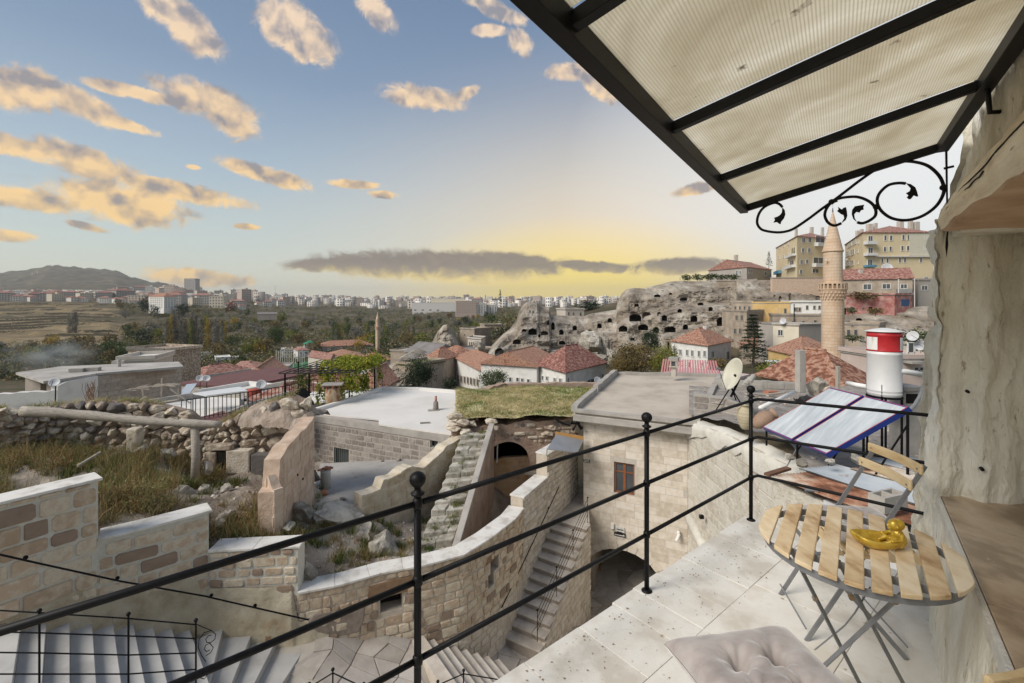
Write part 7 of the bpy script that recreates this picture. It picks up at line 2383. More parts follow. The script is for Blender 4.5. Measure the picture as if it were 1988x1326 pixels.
def bld(name,label,cat,cs,yb,ye,wall,roof='hip',rmat=ROOFT,rh=1.6,wins=(),depth=8.0,over=.35,ref=0,group=None,frame=None,chim=(),zdrop=3.0,parapet=.35,bands=(),doors=()):
 pts=[V((P(px,0,d).x,d,0))for px,d in cs]
 z0=P(0,yb,cs[ref][1]).z
 z1=P(0,ye,cs[ref][1]).z
 if len(pts)==2:
  dd=(pts[1]-pts[0]).normalized()
  bk=V((-dd.y,dd.x,0))*depth
  q=[pts[0],pts[1],pts[1]+bk,pts[0]+bk]
  faces=[(0,1)]
 else:
  q=[pts[0],pts[1],pts[2],pts[0]+pts[2]-pts[1]]
  faces=[(0,1),(1,2)]
 c=sum(q,V())/4
 t=thing(name,label,cat,(c.x,c.y,z0),group=group)
 MB().prism([(p.x,p.y)for p in q],z0-zdrop,z1).build('wall',wall,t)
 e=[(q[1]-q[0]),(q[2]-q[1])]
 L=[v.length for v in e]
 u=[e[0].normalized(),e[1].normalized()]
 r=MB()
 if roof=='flat':
  qq=[q[0]-u[0]*.12-u[1]*.12,q[1]+u[0]*.12-u[1]*.12,q[2]+u[0]*.12+u[1]*.12,q[3]-u[0]*.12+u[1]*.12]
  r.prism([(p.x,p.y)for p in qq],z1+.002,z1+.18)
  ro=r.build('roof',rmat,t)
  if parapet:
   m=MB()
   for i in range(4):
    m=MB().beam(qq[i]+V((0,0,z1+.18+parapet/2)),qq[(i+1)%4]+V((0,0,z1+.18+parapet/2)),.2,parapet)
    m.build('parapet',wall,t)
 else:
  o=over
  qq=[q[0]-u[0]*o-u[1]*o,q[1]+u[0]*o-u[1]*o,q[2]+u[0]*o+u[1]*o,q[3]-u[0]*o+u[1]*o]
  ax=0 if L[0]>=L[1]else 1
  mid0=(qq[0]+qq[3])/2 if ax==0 else(qq[0]+qq[1])/2
  mid1=(qq[1]+qq[2])/2 if ax==0 else(qq[3]+qq[2])/2
  ins=(min(L)/2+o)if roof=='hip' else 0
  dr=(mid1-mid0).normalized()
  r0,r1=mid0+dr*ins*.98,mid1-dr*ins*.98
  v=[(p.x,p.y,z1+.01)for p in qq]+[(p.x,p.y,z1+.13)for p in qq]+[(r0.x,r0.y,z1+rh),(r1.x,r1.y,z1+rh)]
  f=[(3,2,1,0),(0,1,5,4),(1,2,6,5),(2,3,7,6),(3,0,4,7)]
  if ax==0:
   f+=[(4,5,9,8),(6,7,8,9),(5,6,9),(7,4,8)]
  else:
   f+=[(4,5,8),(5,6,9,8),(6,7,9),(7,4,8,9)]
  ro=obj('roof',(v,f),rmat,t)
  rc=MB()
  rc.tube([V(v[8]),V(v[9])],.12,6)
  rc.build('ridge',rmat,ro)
  if roof=='gable':
   pass
 for(px,py,w_,h_)in chim:
  b=P(px,py,c.y)
  s=c.y/F
  MB().box((b.x,b.y,b.z-1.6),(w_*s,w_*s,h_*s+3.2)).build('chimney',WHITEW if wall is WHITEW else CREAM,ro)
 cache={}
 fm=frame or WINF
 def place(px,py,w_,h_,kind='window',proud=.05):
  fi=0
  if len(faces)>1 and px>cs[1][0]:
   fi=1
  a,b=q[faces[fi][0]],q[faces[fi][1]]
  dd=(b-a).normalized()
  n=V((dd.y,-dd.x,0))
  l=PP(px-w_/2,py,a,n)
  rr=PP(px+w_/2,py,a,n)
  m=(l+rr)/2
  W=(rr-l).length
  H=h_/F*m.y
  return m,W,H,dd,n,fi
 for(px,py,w_,h_)in wins:
  m,W,H,dd,n,fi=place(px,py,w_,h_)
  W,H=max(.25,W),max(.3,H)
  key=(round(W,1),round(H,1),fi)
  if key not in cache:
   mb=MB()
   e_=min(.12,W*.16)
   for cx_,cz_,sx_,sz_ in((-W/2,0,e_,H+e_),(W/2,0,e_,H+e_),(0,H/2,W,e_),(0,-H/2,W+.2,e_*1.2)):
    mb.box((cx_,-.05,cz_),(sx_,.12,sz_))
   if W>.7:
    mb.box((0,-.04,0),(e_*.6,.08,H))
   pb=MB().box((0,-.02,0),(W,.05,H))
   mm,pm=mb.mesh('window'),pb.mesh('pane')
   mm.materials.append(fm)
   pm.materials.append(PANE)
   cache[key]=(mm,pm)
  mm,pm=cache[key]
  wo=obj('window',mm,None,t)
  wo.location=m-V((0,0,0))
  wo.rotation_euler=(0,0,math.atan2(dd.y,dd.x))
  po=obj('pane',pm,None)
  po.parent=wo
 for(px0,px1,y0,y1,mt,pr)in bands:
  m,W,H,dd,n,fi=place((px0+px1)/2,(y0+y1)/2,px1-px0,y1-y0)
  MB().box(m+n*(pr/2),(W,pr,H),math.atan2(dd.y,dd.x)).build('balcony' if pr>.5 else('door' if mt is VOID or pr<.06 else 'wall_panel'),mt,t)
 return t
bld('school_building','long two storey school with red hip roof and crescent banner','school',[(618,236),(726,250)],694,674,STONEW,'hip',ROOFT,2.6,wg(626,716,12,682,682,1,3.2,5),depth=14,bands=((674,683,677,686,M('red_banner',[(.40,.02,.03),(.5,.03,.04)],bump=0),.1),(704,711,679,685,M('red_banner',[]),.1)))
bld('tiled_house','low house with broad red hip roof left of the distant minaret','house',[(630,150),(705,155)],706,696,STONEW,'hip',ROOFT,2.2,wg(650,695,3,700,700,1,3,3),depth=13)
bld('tiled_house','red roofed house directly below the distant minaret','house',[(694,128),(760,132)],716,702,CREAM,'hip',ROOFT,1.8,wg(710,745,3,708,708,1,3,3),depth=10)
bld('stone_house','stone and cream gable house behind the vine pergola','house',[(598,120),(640,112),(652,122)],722,700,CREAM,'gable',ROOFD,1.1,wg(604,634,4,710,710,1,3,5),ref=1)
bld('white_bungalow','white bungalow with a flat roof among yellow bushes','house',[(546,210),(590,214)],690,680,WHITEW,'flat',WHITE_ROOF,1,wg(552,584,5,685,685,1,3.5,4),depth=9)
bld('tiled_house','white house with brown roof right of the bungalow','house',[(578,205),(600,208)],690,681,WHITEW,'hip',ROOFD,1.4,wg(584,595,2,685,685,1,3,3),depth=8)
bld('green_roof_pavilion','pavilion with a green sheet roof behind the bungalow','pavilion',[(591,240),(617,243)],676,669,CREAM,'hip',M('green_sheet',[(.02,.17,.10),(.03,.24,.15)],bump=.1),1.8,depth=8)
bld('white_building','white two storey building with stepped roof in the valley trees','building',[(374,215),(412,219)],702,693,WHITEW,'flat',SCREED,1,wg(380,406,5,697,697,1,4,3),depth=9)
bld('white_building','upper grey storey standing back on the valley building','building',[(382,219),(410,222)],694,687,CREAM,'flat',SCREED,1,wg(388,404,3,690,690,1,3,3),depth=6)
bld('white_building','bright white box building right of the valley building','building',[(419,190),(447,193)],708,696,WHITEW,'flat',WHITE_ROOF,1,wg(424,442,4,701,701,1,3,4),depth=8)
bld('white_hut','tiny white hut with a dark window between valley trees','hut',[(452,205),(462,206)],702,695,WHITEW,'flat',WHITE_ROOF,1,[(457,698,3,3)],depth=4)
bld('rubble_tower','square roofless tower of rubble stone above the slab roof','ruin',[(248,62),(320,60)],706,681,RUBBLE,'flat',RUBBLE,1,wg(256,312,9,686,692,2,1.6,1.6),depth=5,frame=WIND)
bld('low_white_hut','low white flat roofed hut in front of the rubble tower','hut',[(230,46),(300,47)],712,702,CREAM,'flat',WHITE_ROOF,1,(),depth=5)
bld('tan_house','tan stone house with a faded red roof behind the tiled chimney','house',[(450,80),(508,76),(520,86)],742,724,OLDST,'hip',ROOFD,1.0,[(500,718,3,4),(512,733,4,5)],ref=1)
bld('tiled_house','house with orange gable roof just left of the pergola','house',[(470,54),(530,52),(556,62)],762,741,STONEW,'gable',ROOFT,1.5,[(488,752,3,4)],ref=1,chim=((496,722,5,6),))
bld('tiled_house','low orange hip roof with a stone lump on it left of the pergola posts','house',[(530,44),(590,42)],784,765,STONEW,'hip',ROOFT,1.6,depth=7,chim=((532,744,9,8),))
bld('grey_hut','grey concrete hut with dark windows above the orange roofs','hut',[(528,96),(560,97)],732,716,CONCRETE,'flat',SCREED,1,[(540,724,4,6),(552,724,4,6)],depth=6)
bld('sports_stand','dark shed with brown wall beside the sports pitch','shed',[(506,90),(540,92)],734,722,M('brown_shed',[(.16,.08,.06),(.22,.12,.09)]),'flat',ROOFG,1,(),depth=6)
bld('maroon_roof_house','long low house with maroon flat roof and white chimney','house',[(345,44),(470,42)],760,747,STONEW,'flat',MAUVE,1,(),depth=11,parapet=0,chim=((442,738,14,10),))
bld('white_terrace_house','white terrace house with ledges below the maroon roof','house',[(385,34),(476,32)],792,771,WHITEW,'flat',WHITE_ROOF,1,[(455,780,6,6)],depth=4)
bld('white_terrace_house','small white terrace room with a raised ledge beside the red drum','house',[(470,31),(530,30)],792,772,CREAM,'flat',WHITE_ROOF,1,(),depth=4)
bld('brown_tile_house','brown tiled lean-to behind the baluster fence','house',[(490,28),(545,27)],800,778,STONEW,'hip',ROOFD,.9,depth=4)
bld('grey_roof_house','long house with dark grey gable roof and row of windows near the cone','house',[(786,112),(836,106)],700,684,CREAM,'gable',ROOFG,2.3,wg(792,830,6,692,692,1,2.4,6),depth=9)
bld('stone_house','plain stone house left of the dark grey roofs','house',[(758,118),(788,116)],700,682,OLDST,'flat',SCREED,1,(),depth=8)
bld('stone_house','small tan stone house with two windows and vine on its roof','house',[(772,66),(806,64)],738,708,OLDST,'flat',GREEN,1,[(789,712,3.5,6),(794,724,4,4)],depth=6,frame=WIND)
bld('tiled_house','stone house with red hip roof behind the dark pine','house',[(826,90),(848,84),(890,92)],742,702,OLDST,'hip',ROOFT,2.0,[(858,735,8,8)],ref=1,frame=WIND)
bld('tiled_house','white gable end house with small red roof below the rock cone','house',[(884,100),(932,104)],706,694,CREAM,'hip',ROOFT,2.0,depth=9)
bld('long_wall_house','long low stone building with a sloping top beside the rock cone','house',[(876,118),(925,112)],696,678,OLDST,'flat',ROOFG,1,(),depth=8)
bld('stone_house','tall pale stone house at the left foot of the cliff','house',[(893,150),(921,146)],668,639,OLDST,'flat',SCREED,1,[(902,650,2,3)],depth=8,frame=WIND)
bld('stone_house','stone house with three dark window slots below the cliff foot','house',[(908,132),(934,128),(942,136)],674,660,CREAM,'flat',ROOFG,1,wg(912,920,3,668,668,1,1.8,8),ref=1,frame=WIND)
bld('stone_house','flat roofed tan house with a dark doorway high behind the cone','house',[(941,170),(976,172)],650,632,OLDST,'flat',SCREED,1,[(946,640,3,6)],depth=8,frame=WIND)
bld('stone_house','ruined house with dark doorways beside the cliff foot house','house',[(921,155),(942,157)],656,642,OLDST,'flat',SCREED,1,[(933,650,4,8),(926,646,3,4)],depth=6,frame=WIND)
bld('arcaded_house','whitish house with a carved arcaded front and red roof','house',[(883,92),(934,74)],766,720,WHITEW,'gable',ROOFT,1.5,wg(890,928,7,735,741,1,3.6,13,8),depth=8,ref=1,frame=WIND)
bld('long_white_house','long white house with weathered orange tiled roof','house',[(934,72),(1042,68)],762,713,WHITEW,'gable',ROOFT,2.1,[(941,728,4,4),(991,737,5,9),(1005,737,5,8),(1014,738,4,7),(1026,740,5,8)],depth=10,ref=1)
bld('hip_roof_house','large whitewashed house with broad dull red hip roof','house',[(1041,70),(1098,62),(1176,72)],760,724,WHITEW,'hip',ROOFD,3.0,[(1054,734,3.5,9),(1063,735,5,9),(1078,738,5,9),(1089,739,5,10),(1102,738,3,9),(1169,731,3,10),(1146,742,14,12)],ref=1,chim=((1076,708,4,7),(1117,706,5,6)))
bld('white_villa','white villa with a red hip roof in front of the cave cliff','villa',[(1304,92),(1374,82),(1420,92)],722,672,WHITEW,'hip',ROOFT,2.8,[(1322,684,5,11),(1335,685,5,12),(1345,686,5,12),(1358,687,5,12),(1369,687,5,12),(1383,688,5,12),(1317,702,5,5),(1338,708,6,11),(1413,690,5,16),(1363,707,7,5)],ref=1,chim=((1368,638,5,10),(1355,665,3,5)))
bld('stone_ruin','tall roofless stone house with paired windows beside the fir','ruin',[(1402,112),(1450,100),(1502,108)],672,606,OLDST,'flat',SCREED,1,[(1431,617,5,10),(1441,617,5,10),(1428,643,6,11),(1438,643,6,11),(1460,632,5,11),(1481,634,6,11),(1424,660,3,5),(1466,622,3,4),(1482,672,8,10),(1477,655,8,6)],ref=1,frame=WIND)
def arches():
 A,B=P(1398,0,128),P(1466,0,124)
 t=thing('arched_ruin','stone front with two dark round arches high on the cliff','ruin',(A.x,A.y,0))
 z=lambda y:P(0,y,126).z
 w=Wall([(A.x,A.y),(B.x,B.y)],z(596),z(563),side=1,thick=2)
 k=w.L/68.
 w.arch(19*k,38*k,z(586),z(576),z(568)-z(576),12)
 w.arch(43*k,60*k,z(575),z(575),z(568)-z(575),12)
 w.core('front',OLDST,t,step=3)
 w2=Wall([(A.x,A.y+3),(B.x,B.y+3)],z(596),z(563),side=1,thick=.3)
 w2.core('dark_inside',VOID,t,step=20)
arches()
bld('grey_gable_house','grey house with dull red gable roof standing on the cliff top','house',[(1376,162),(1450,146),(1498,158)],549,519,M('grey_render',[(.33,.30,.275),(.40,.37,.34)],bump=.2,scale=.3),'gable',ROOFD,3.2,[(1431,529,4,8),(1438,529,4,7),(1455,527,3,7),(1459,527,3,7),(1486,531,4,8)],ref=1,chim=((1404,508,6,8),(1429,502,6,14)))
# apartment blocks on the hill
bld('apartment_block','left yellow apartment block with white glazed balconies','apartment building',[(1507,158),(1548,130),(1628,137)],540,459,YEL,'hip',ROOFD,2.8,wg(1513,1531,3,480,473,1,2,6,-7)+wg(1513,1531,3,500,500,1,2,6,-4)+[(1560,466,6,9),(1572,466,6,9),(1559,486,5,8),(1571,486,5,8),(1556,509,5,8),(1567,508,5,8),(1555,528,5,8),(1592,467,17,17),(1541,488,8,14),(1538,510,8,12),(1589,507,20,14),(1583,526,12,8),(1526,519,2,9),(1519,524,2,6)],ref=1,chim=((1546,448,4,8),(1576,444,5,6),(1597,444,4,5)),bands=((1581,1605,472,479,BALC,1.2),(1577,1605,512,519,BALC,1.2),(1531,1546,495,499,BALC,1.0),(1529,1545,516,521,BALC,1.0),(1508,1518,526,532,M('blue_balcony',[(.08,.20,.30),(.12,.28,.38)]),1.0)))
bld('apartment_block','right long yellow apartment block with balconies and dull red roof','apartment building',[(1641,148),(1676,122),(1812,122)],524,452,YEL,'hip',ROOFD,3.2,[(1719,462,5,10),(1730,462,5,10),(1754,461,5,10),(1764,461,5,10),(1797,459,5,10),(1718,484,5,9),(1729,483,5,9),(1752,482,5,9),(1763,482,5,9),(1796,481,5,9),(1713,506,4.5,9),(1723,506,4.5,9),(1747,505,4.5,9),(1757,505,4.5,9),(1788,505,4.5,9),(1783,478,3,3),(1690,464,9,12),(1690,487,9,12),(1689,510,9,12),(1659,470,7,10),(1650,475,8,9),(1656,490,7,10),(1646,493,6,9),(1655,511,7,10),(1646,512,6,9),(1667,470,2,6),(1666,488,2,6),(1666,510,2,6)],ref=1,chim=((1665,452,5,8),(1673,449,5,8),(1688,440,8,10),(1700,438,5,10),(1748,434,8,8),(1768,433,6,10),(1779,434,8,6)),bands=((1677,1697,469,475,BALC,1.4),(1677,1697,492,497,BALC,1.4),(1676,1695,515,519,M('blue_balcony',[]),1.4),(1765,1810,452.6,496,M('pale_yellow_render',[(.56,.53,.42),(.62,.60,.50)],bump=.05),.08),(1697,1810,497,499,BALC,.5)))
bld('stone_house','small stone house with flat roof on the plateau beside the cliff','house',[(1098,131),(1134,133)],617,602,CREAM,'flat',SCREED,1,[(1104,609,3,6),(1113,609,3,5),(1127,610,3,7)],depth=6,frame=WIND)
bld('stone_house','two storey stone house filling the gap between the arches and the yellow row','house',[(1420,112),(1462,108)],612,588,OLDST,'flat',SCREED,1,wg(1428,1455,4,598,598,1,4,7),depth=7,frame=WIND)
bld('stone_house','brown stone house with dark doorway under the white row','house',[(1556,88),(1606,86)],662,634,OLDST,'flat',SCREED,1,[(1568,645,5,8),(1584,645,5,8),(1598,650,6,12)],depth=7,frame=WIND)
bld('stone_house','pale stone house at the foot of the rock slope, right of the tank lid','house',[(1700,76),(1790,74)],706,668,CREAM,'flat',SCREED,1,wg(1712,1780,5,682,682,1,6,9),depth=7)
bld('tiled_house','small red roofed house between the fir and the cream house','house',[(1440,86),(1500,84)],690,672,OLDST,'hip',ROOFT,1.8,wg(1450,1490,3,680,680,1,4,7),depth=7,frame=WIND)
bld('retaining_wall','long pale retaining wall below the apartment blocks','wall',[(1500,118),(1640,116)],552,540,PINK_BLOCK,'flat',GREY_BLOCK,1,(),depth=1.2,parapet=0)
bld('retaining_wall','low rubble wall along the cliff top below the grey house','wall',[(1392,128),(1520,124)],556,546,OLDST,'flat',OLDST,1,(),depth=.8,parapet=0)
bld('red_roof_row_house','long two storey house with red roof and open balcony','house',[(1634,106),(1772,100)],572,541,OLDST,'gable',ROOFD,2.6,[(1684,557,16,11),(1721,556,16,10),(1755,556,13,9),(1690,545,3,2),(1718,544,3,2)],depth=7,ref=1,chim=((1671,528,6,9),),bands=((1740,1768,561,569,M('grey_balcony',[(.20,.20,.20),(.26,.26,.26)],bump=0),1.2),(1638,1772,569,573,CONCRETE,.9)))
bld('rose_stone_house','rose red stone lower house with blue gate below the red roof','house',[(1643,101),(1737,96),(1772,99)],612,574,ROSE,'flat',ROOFG,1,[(1656,599,6,6),(1676,599,4,5),(1702,600,4,4),(1682,577,14,6)],ref=1,bands=((1687,1694,596,608,VOID,.05),(1750,1765,581,594,M('blue_gate',[(.04,.09,.20),(.06,.13,.27)],bump=.1),.05)),frame=WIND)
bld('grey_end_house','narrow grey house with one wide window at the edge of the rock wall','house',[(1783,104),(1830,104)],590,545,M('grey_render',[]),'flat',SCREED,1,[(1795,559,12,9),(1798,540,8,4)],depth=6)
bld('ochre_row_house','ochre yellow row house with four dark windows','house',[(1461,106),(1498,104),(1534,102)],614,590,OCH,'flat',SCREED,1,[(1474,604,5,9),(1487,604,6,7),(1487,610,7,4),(1514,604,5,10),(1525,604,5,10)],ref=1,frame=WIND)
bld('white_row_house','weathered white row house right of the ochre one','house',[(1535,102),(1602,100)],614,588,WHITEW,'flat',SCREED,1,[(1546,601,8,8),(1552,601,6,8),(1567,597,4,8),(1581,597,4,7),(1591,597,4,7),(1582,621,5,4)],depth=7,frame=WIND)
bld('stone_row_house','crumbling stone house below the ochre row','house',[(1500,98),(1604,94)],640,613,OLDST,'flat',SCREED,1,[(1540,626,5,6),(1560,626,6,6),(1583,624,6,5)],depth=7,frame=WIND)
bld('cream_box_house','tall plain cream house with a single white window','house',[(1501,80),(1551,76)],694,631,M('cream_plain',[(.60,.55,.44),(.68,.63,.53)],scale=.5,bump=.1),'flat',SCREED,1,[(1516,646,10,12)],depth=8,parapet=.1)
bld('grey_box_house','blank grey rendered house joined to the cream house','house',[(1551.5,76),(1600,78)],694,632,M('grey_render',[]),'flat',SCREED,1,(),depth=8,parapet=.1)
bld('stone_house','low stone house with two dark windows behind the tank','house',[(1632,84),(1706,80)],668,630,OLDST,'flat',SCREED,1,[(1648,646,7,12),(1662,646,7,12),(1637,648,6,10),(1655,632,2,2)],depth=8,frame=WIND)
bld('mustard_house','mustard house with red hip roof left of the near minaret','house',[(1492,70),(1560,60),(1632,66)],744,694,OCH,'hip',ROOFT,2.2,[(1569,716,5,11),(1515,708,6,9)],ref=1,chim=((1530,672,4,10),))
bld('white_porch','white lean-to porch on the mustard house','porch',[(1488,62),(1530,58)],722,702,WHITEW,'flat',M('white_sheet',[(.52,.54,.55),(.62,.64,.65)],bump=.1),1,[(1512,712,5,12),(1521,712,4,12)],depth=4,parapet=0)
bld('pink_house','pink house with white framed windows right of the near minaret','house',[(1630,58),(1700,54)],732,698,PINK,'flat',SCREED,1,[(1656,716,13,13),(1679,716,9,13)],depth=7)
bld('terrace_parapet','iron fenced roof terrace on the pink house','terrace',[(1632,59),(1690,55)],698,690,CONCRETE,'flat',SCREED,1,(),depth=5,parapet=.2)
bld('pink_house','pink house behind the water tank with dark paired windows','house',[(1744,40),(1830,40)],790,700,PINK,'flat',SCREED,1,[(1778,716,10,7),(1768,675,12,20),(1788,716,8,7)],depth=7,bands=((1752,1784,700,704,CONCRETE,1.0),))
bld('near_tiled_roof','broad low red tiled hip roof in front of the near minaret','house',[(1478,30),(1640,24.5),(1700,27)],778,762,OLDST,'hip',ROOFT,1.9,(),ref=1)
bld('striped_canopy','pink and white striped sheet roof behind the flat roof','canopy',[(1284,40),(1402,36)],745,728,CREAM,'flat',M('striped',[(.5,.4,.38),(.6,.5,.48)]),1,(),depth=5,parapet=0)
p0,p1=P(1284,727,36),P(1402,733,34)
t=thing('striped_sheet','pink striped corrugated sheets lying on the canopy roof','sheet',p0)
for i in range(22):
 a=p0.lerp(p1,i/22)+V((0,0,.05))
 MB().beam(a,a+V((1.6,4.2,.65)),.13,.05).build('pink_stripe',M('pink_stripe',[(.45,.18,.18),(.52,.25,.25)],bump=0),t)
bld('roof_pipe_box','small chimney stack standing on the flat roof edge','chimney',[(1303,23.2),(1312,23.1)],724,701,CREAM,'flat',CONCRETE,1,[(1308,706,4,4)],depth=.35,parapet=0,frame=CREAM,zdrop=.2)
bld('tiled_house','small red gable house just right of the pergola vine','house',[(698,44),(742,41),(770,46)],776,757,STONEW,'gable',ROOFT,1.5,[(722,765,4,5)],ref=1)
bld('tiled_house','faded red roof between the pergola posts','house',[(606,60),(650,58)],770,752,CREAM,'hip',ROOFT,1.6,[(620,758,4,5),(636,758,4,5)],depth=7)
bld('flat_stone_house','low stone house with flat grey roof behind the vine','house',[(640,78),(700,76)],746,730,OLDST,'flat',SCREED,1,wg(650,690,4,738,738,1,3,5),depth=7,frame=WIND)
bld('flat_stone_house','long low stone house with pale roof left of the orange gable house','house',[(395,66),(462,64)],752,737,STONEW,'flat',SCREED,1,wg(405,450,3,744,744,1,4,5),depth=8)
bld('tiled_house','dusty red roofed house in the gap above the white canopy','house',[(352,72),(398,70)],742,728,OLDST,'hip',ROOFD,1.4,(),depth=8)
# hotel, tower, mall and housing on the far side
bld('hotel','white five storey hotel with red roof on the slope','hotel',[(288,470),(318,455),(342,470)],603,576,WHITEW,'hip',ROOFT,4,wg(293,314,6,579,596,5,2,2.4)+wg(322,339,4,579,596,5,2,2.4),ref=1)
bld('tower_block','lone grey high rise tower on the left skyline','tower',[(357,1290),(379,1290)],572,541,M('grey_tower',[(.30,.28,.27),(.38,.36,.35)]),'flat',SCREED,1,wg(360,376,5,545,565,8,1.6,1.2),depth=18)
bld('shopping_centre','long white shopping centre on the far plain','shopping centre',[(800,840),(942,860)],607,588,M('far_white',[(.62,.60,.57),(.70,.68,.65)],bump=0),'flat',WHITE_ROOF,1,wg(806,850,4,602,602,1,5,2),depth=60)
bld('shopping_centre','taller cream hall beside the white shopping centre','shopping centre',[(836,900),(902,910)],600,580,M('far_cream',[(.50,.44,.34),(.58,.52,.42)],bump=0),'flat',WHITE_ROOF,1,(),depth=60)
for i,(a,b,yt,col)in enumerate(((885,925,585,0),(922,944,590,1),(930,948,593,0),(944,965,592,1),(905,930,588,2),(960,968,596,0))):
 bld('housing_block',['wide pink housing block beside the shopping centre','white balconied housing block, third from the right','narrow pink housing block between two white ones','white housing block with balconies near the antenna tree','red brown housing block behind the wide pink one','last small pink block right of the row'][i],'housing block',[(a,690+i*8),(b,695+i*8)],612,yt,[M('far_pink',[(.40,.31,.26),(.48,.38,.33)],bump=0),M('far_white',[]),M('far_brown',[(.33,.22,.17),(.4,.28,.22)],bump=0)][col],'flat',ROOFD,1,wg(a+3,b-3,max(2,int((b-a)/5)),yt+4,607,5,2,2),depth=14,group='housing blocks on the far plain')
# ---------------------------------------------------------------- minarets
def minaret(px,ybase,d,rs,label,ys,foot=True):
 "ys: photo heights of balcony bottom, balcony top, cone foot, tip"
 b=P(px,ybase,d)
 z=lambda y:P(0,y,d).z-b.z
 t=thing('minaret',label,'minaret',b)
 m=M('minaret_stone',[(.47,.32,.21),(.57,.42,.30),(.64,.51,.39)],scale=.7,rough=.9,bump=.4,bscale=5,rnd=0,dist=.04)
 if 'minaret_courses' not in MATS:
  mm=m.copy()
  MATS['minaret_courses']=mm
  nt=mm.node_tree
  bs=nt.nodes['Principled BSDF']
  src=bs.inputs['Base Color'].links[0].from_socket
  geo=nd(nt,'ShaderNodeNewGeometry')
  sp_=nd(nt,'ShaderNodeSeparateXYZ',{0:geo.outputs['Position']})
  fz=mth(nt,'MULTIPLY',sp_.outputs[2],1/.36)
  row=mth(nt,'FLOOR',fz)
  fr=mth(nt,'FRACT',fz)
  line=mth(nt,'LESS_THAN',fr,.11)
  ang=mth(nt,'ARCTAN2',mth(nt,'SUBTRACT',sp_.outputs[0],b.x),mth(nt,'SUBTRACT',sp_.outputs[1],b.y))
  ua=mth(nt,'ADD',mth(nt,'MULTIPLY',ang,2.2),mth(nt,'MULTIPLY',mth(nt,'FRACT',mth(nt,'MULTIPLY',row,.618)),7.0))
  jl=mth(nt,'LESS_THAN',mth(nt,'FRACT',ua),.045)
  wn=nd(nt,'ShaderNodeTexWhiteNoise',{'Vector':nd(nt,'ShaderNodeCombineXYZ',{0:mth(nt,'FLOOR',ua),1:row,2:0.0}).outputs[0]},noise_dimensions='3D').outputs[0]
  c=mixc(nt,mth(nt,'MULTIPLY',wn,.35),src,(.62,.53,.42))
  c=mixc(nt,mth(nt,'MULTIPLY',mth(nt,'MAXIMUM',line,jl),.55),c,(.28,.20,.13))
  nt.links.new(c,bs.inputs['Base Color'])
 mc=MATS['minaret_courses']
 zb,zt_,zc,ztip=[z(y)for y in ys]
 n=24
 prof=[(rs*1.75,-2),(rs*1.75,0)]if foot else[]
 prof+=[(rs*1.55,.2),(rs*1.22,1.3),(rs*1.08,2.6),(rs*1.06,zb*.9),(rs*1.03,zb-.95)]if foot else[(rs,0),(rs,zb-.9)]
 MB().lathe(b,prof,n).build('shaft',mc,t,smooth=False)
 k=zt_-zb
 for i in range(5):
  r0=rs*(1.04+.055*i)
  MB().lathe(b+V((0,0,zb-.93+i*.22)),[(r0,0),(r0+rs*.05,.16),(r0+rs*.05,.2)],n).build('corbel_ring',m,t)
 big=d<100
 if big:
  for i in range(3):
   nb=22
   for j in range(nb):
    a=2*math.pi*(j+.5*(i%2))/nb
    r0=rs*(1.1+.07*i)
    MB().box(b+V((math.cos(a)*r0,math.sin(a)*r0,zb-.80+i*.34)),(.14,.16,.22),a).build('muqarnas',m,t)
 MB().lathe(b+V((0,0,zb+.15)),[(rs*1.32,0),(rs*1.38,.06),(rs*1.38,.14),(rs*1.3,.16)],n).build('balcony_floor',m,t)
 nb=20 if big else 0
 for j in range(nb):
  a=2*math.pi*j/nb
  MB().box(b+V((math.cos(a)*rs*1.3,math.sin(a)*rs*1.3,zb+.55)),(.1,.16,.62),a).build('baluster',m,t)
 rail=MB()
 ring_o,ring_i=rs*1.35,rs*1.25
 MB().lathe(b+V((0,0,zb+.84)),[(ring_i,0),(ring_o,0),(ring_o,.12),(ring_i,.12)],n).build('balcony_rail',m,t)
 if big:
  pan=MB()
  for j in range(nb):
   a=2*math.pi*(j+.5)/nb
   MB().box(b+V((math.cos(a)*rs*1.29,math.sin(a)*rs*1.29,zb+.48)),(.05,.22,.4),a).build('balcony_panel',M('dark_relief',[(.20,.14,.09),(.28,.20,.13)],bump=.3),t)
 MB().lathe(b,[(rs*.93,zb+.3),(rs*.92,zc)],n).build('upper_shaft',mc,t)
 MB().lathe(b+V((0,0,zc)),[(rs*.95,-.18),(rs*1.03,-.1),(rs*1.03,.02),(rs*.98,.04)],n).build('cornice_ring',m,t)
 MB().lathe(b,[(rs*.97,zc+.03),(rs*.06,ztip)],n).build('cone_spire',mc,t)
 MB().lathe(b+V((0,0,ztip)),[(.05,-.1),(.09,.05),(.04,.14),(.08,.24),(.03,.33),(.05,.4),(.012,.5),(.012,.95)],8).build('finial',M('lead_finial',[(.10,.10,.11),(.16,.16,.17)],bump=0,rough=.4,metal=.6),t)
 if big:
  for s in(-1,1):
   p=b+V((s*rs*1.0,-.5,z(505)))
   MB().lathe(p,[(.05,0),(.13,.22)],10,axis=(s*.9,-.5,0)).build('loudspeaker',M('grey_dish',[]),t)
minaret(1617,724,52,1.02,'near tan stone minaret with carved balcony and pointed cone',(566,545,487,412))
minaret(733,692,235,1.05,'distant slender stone minaret above the red roofs',(637,634,622,606),foot=False)
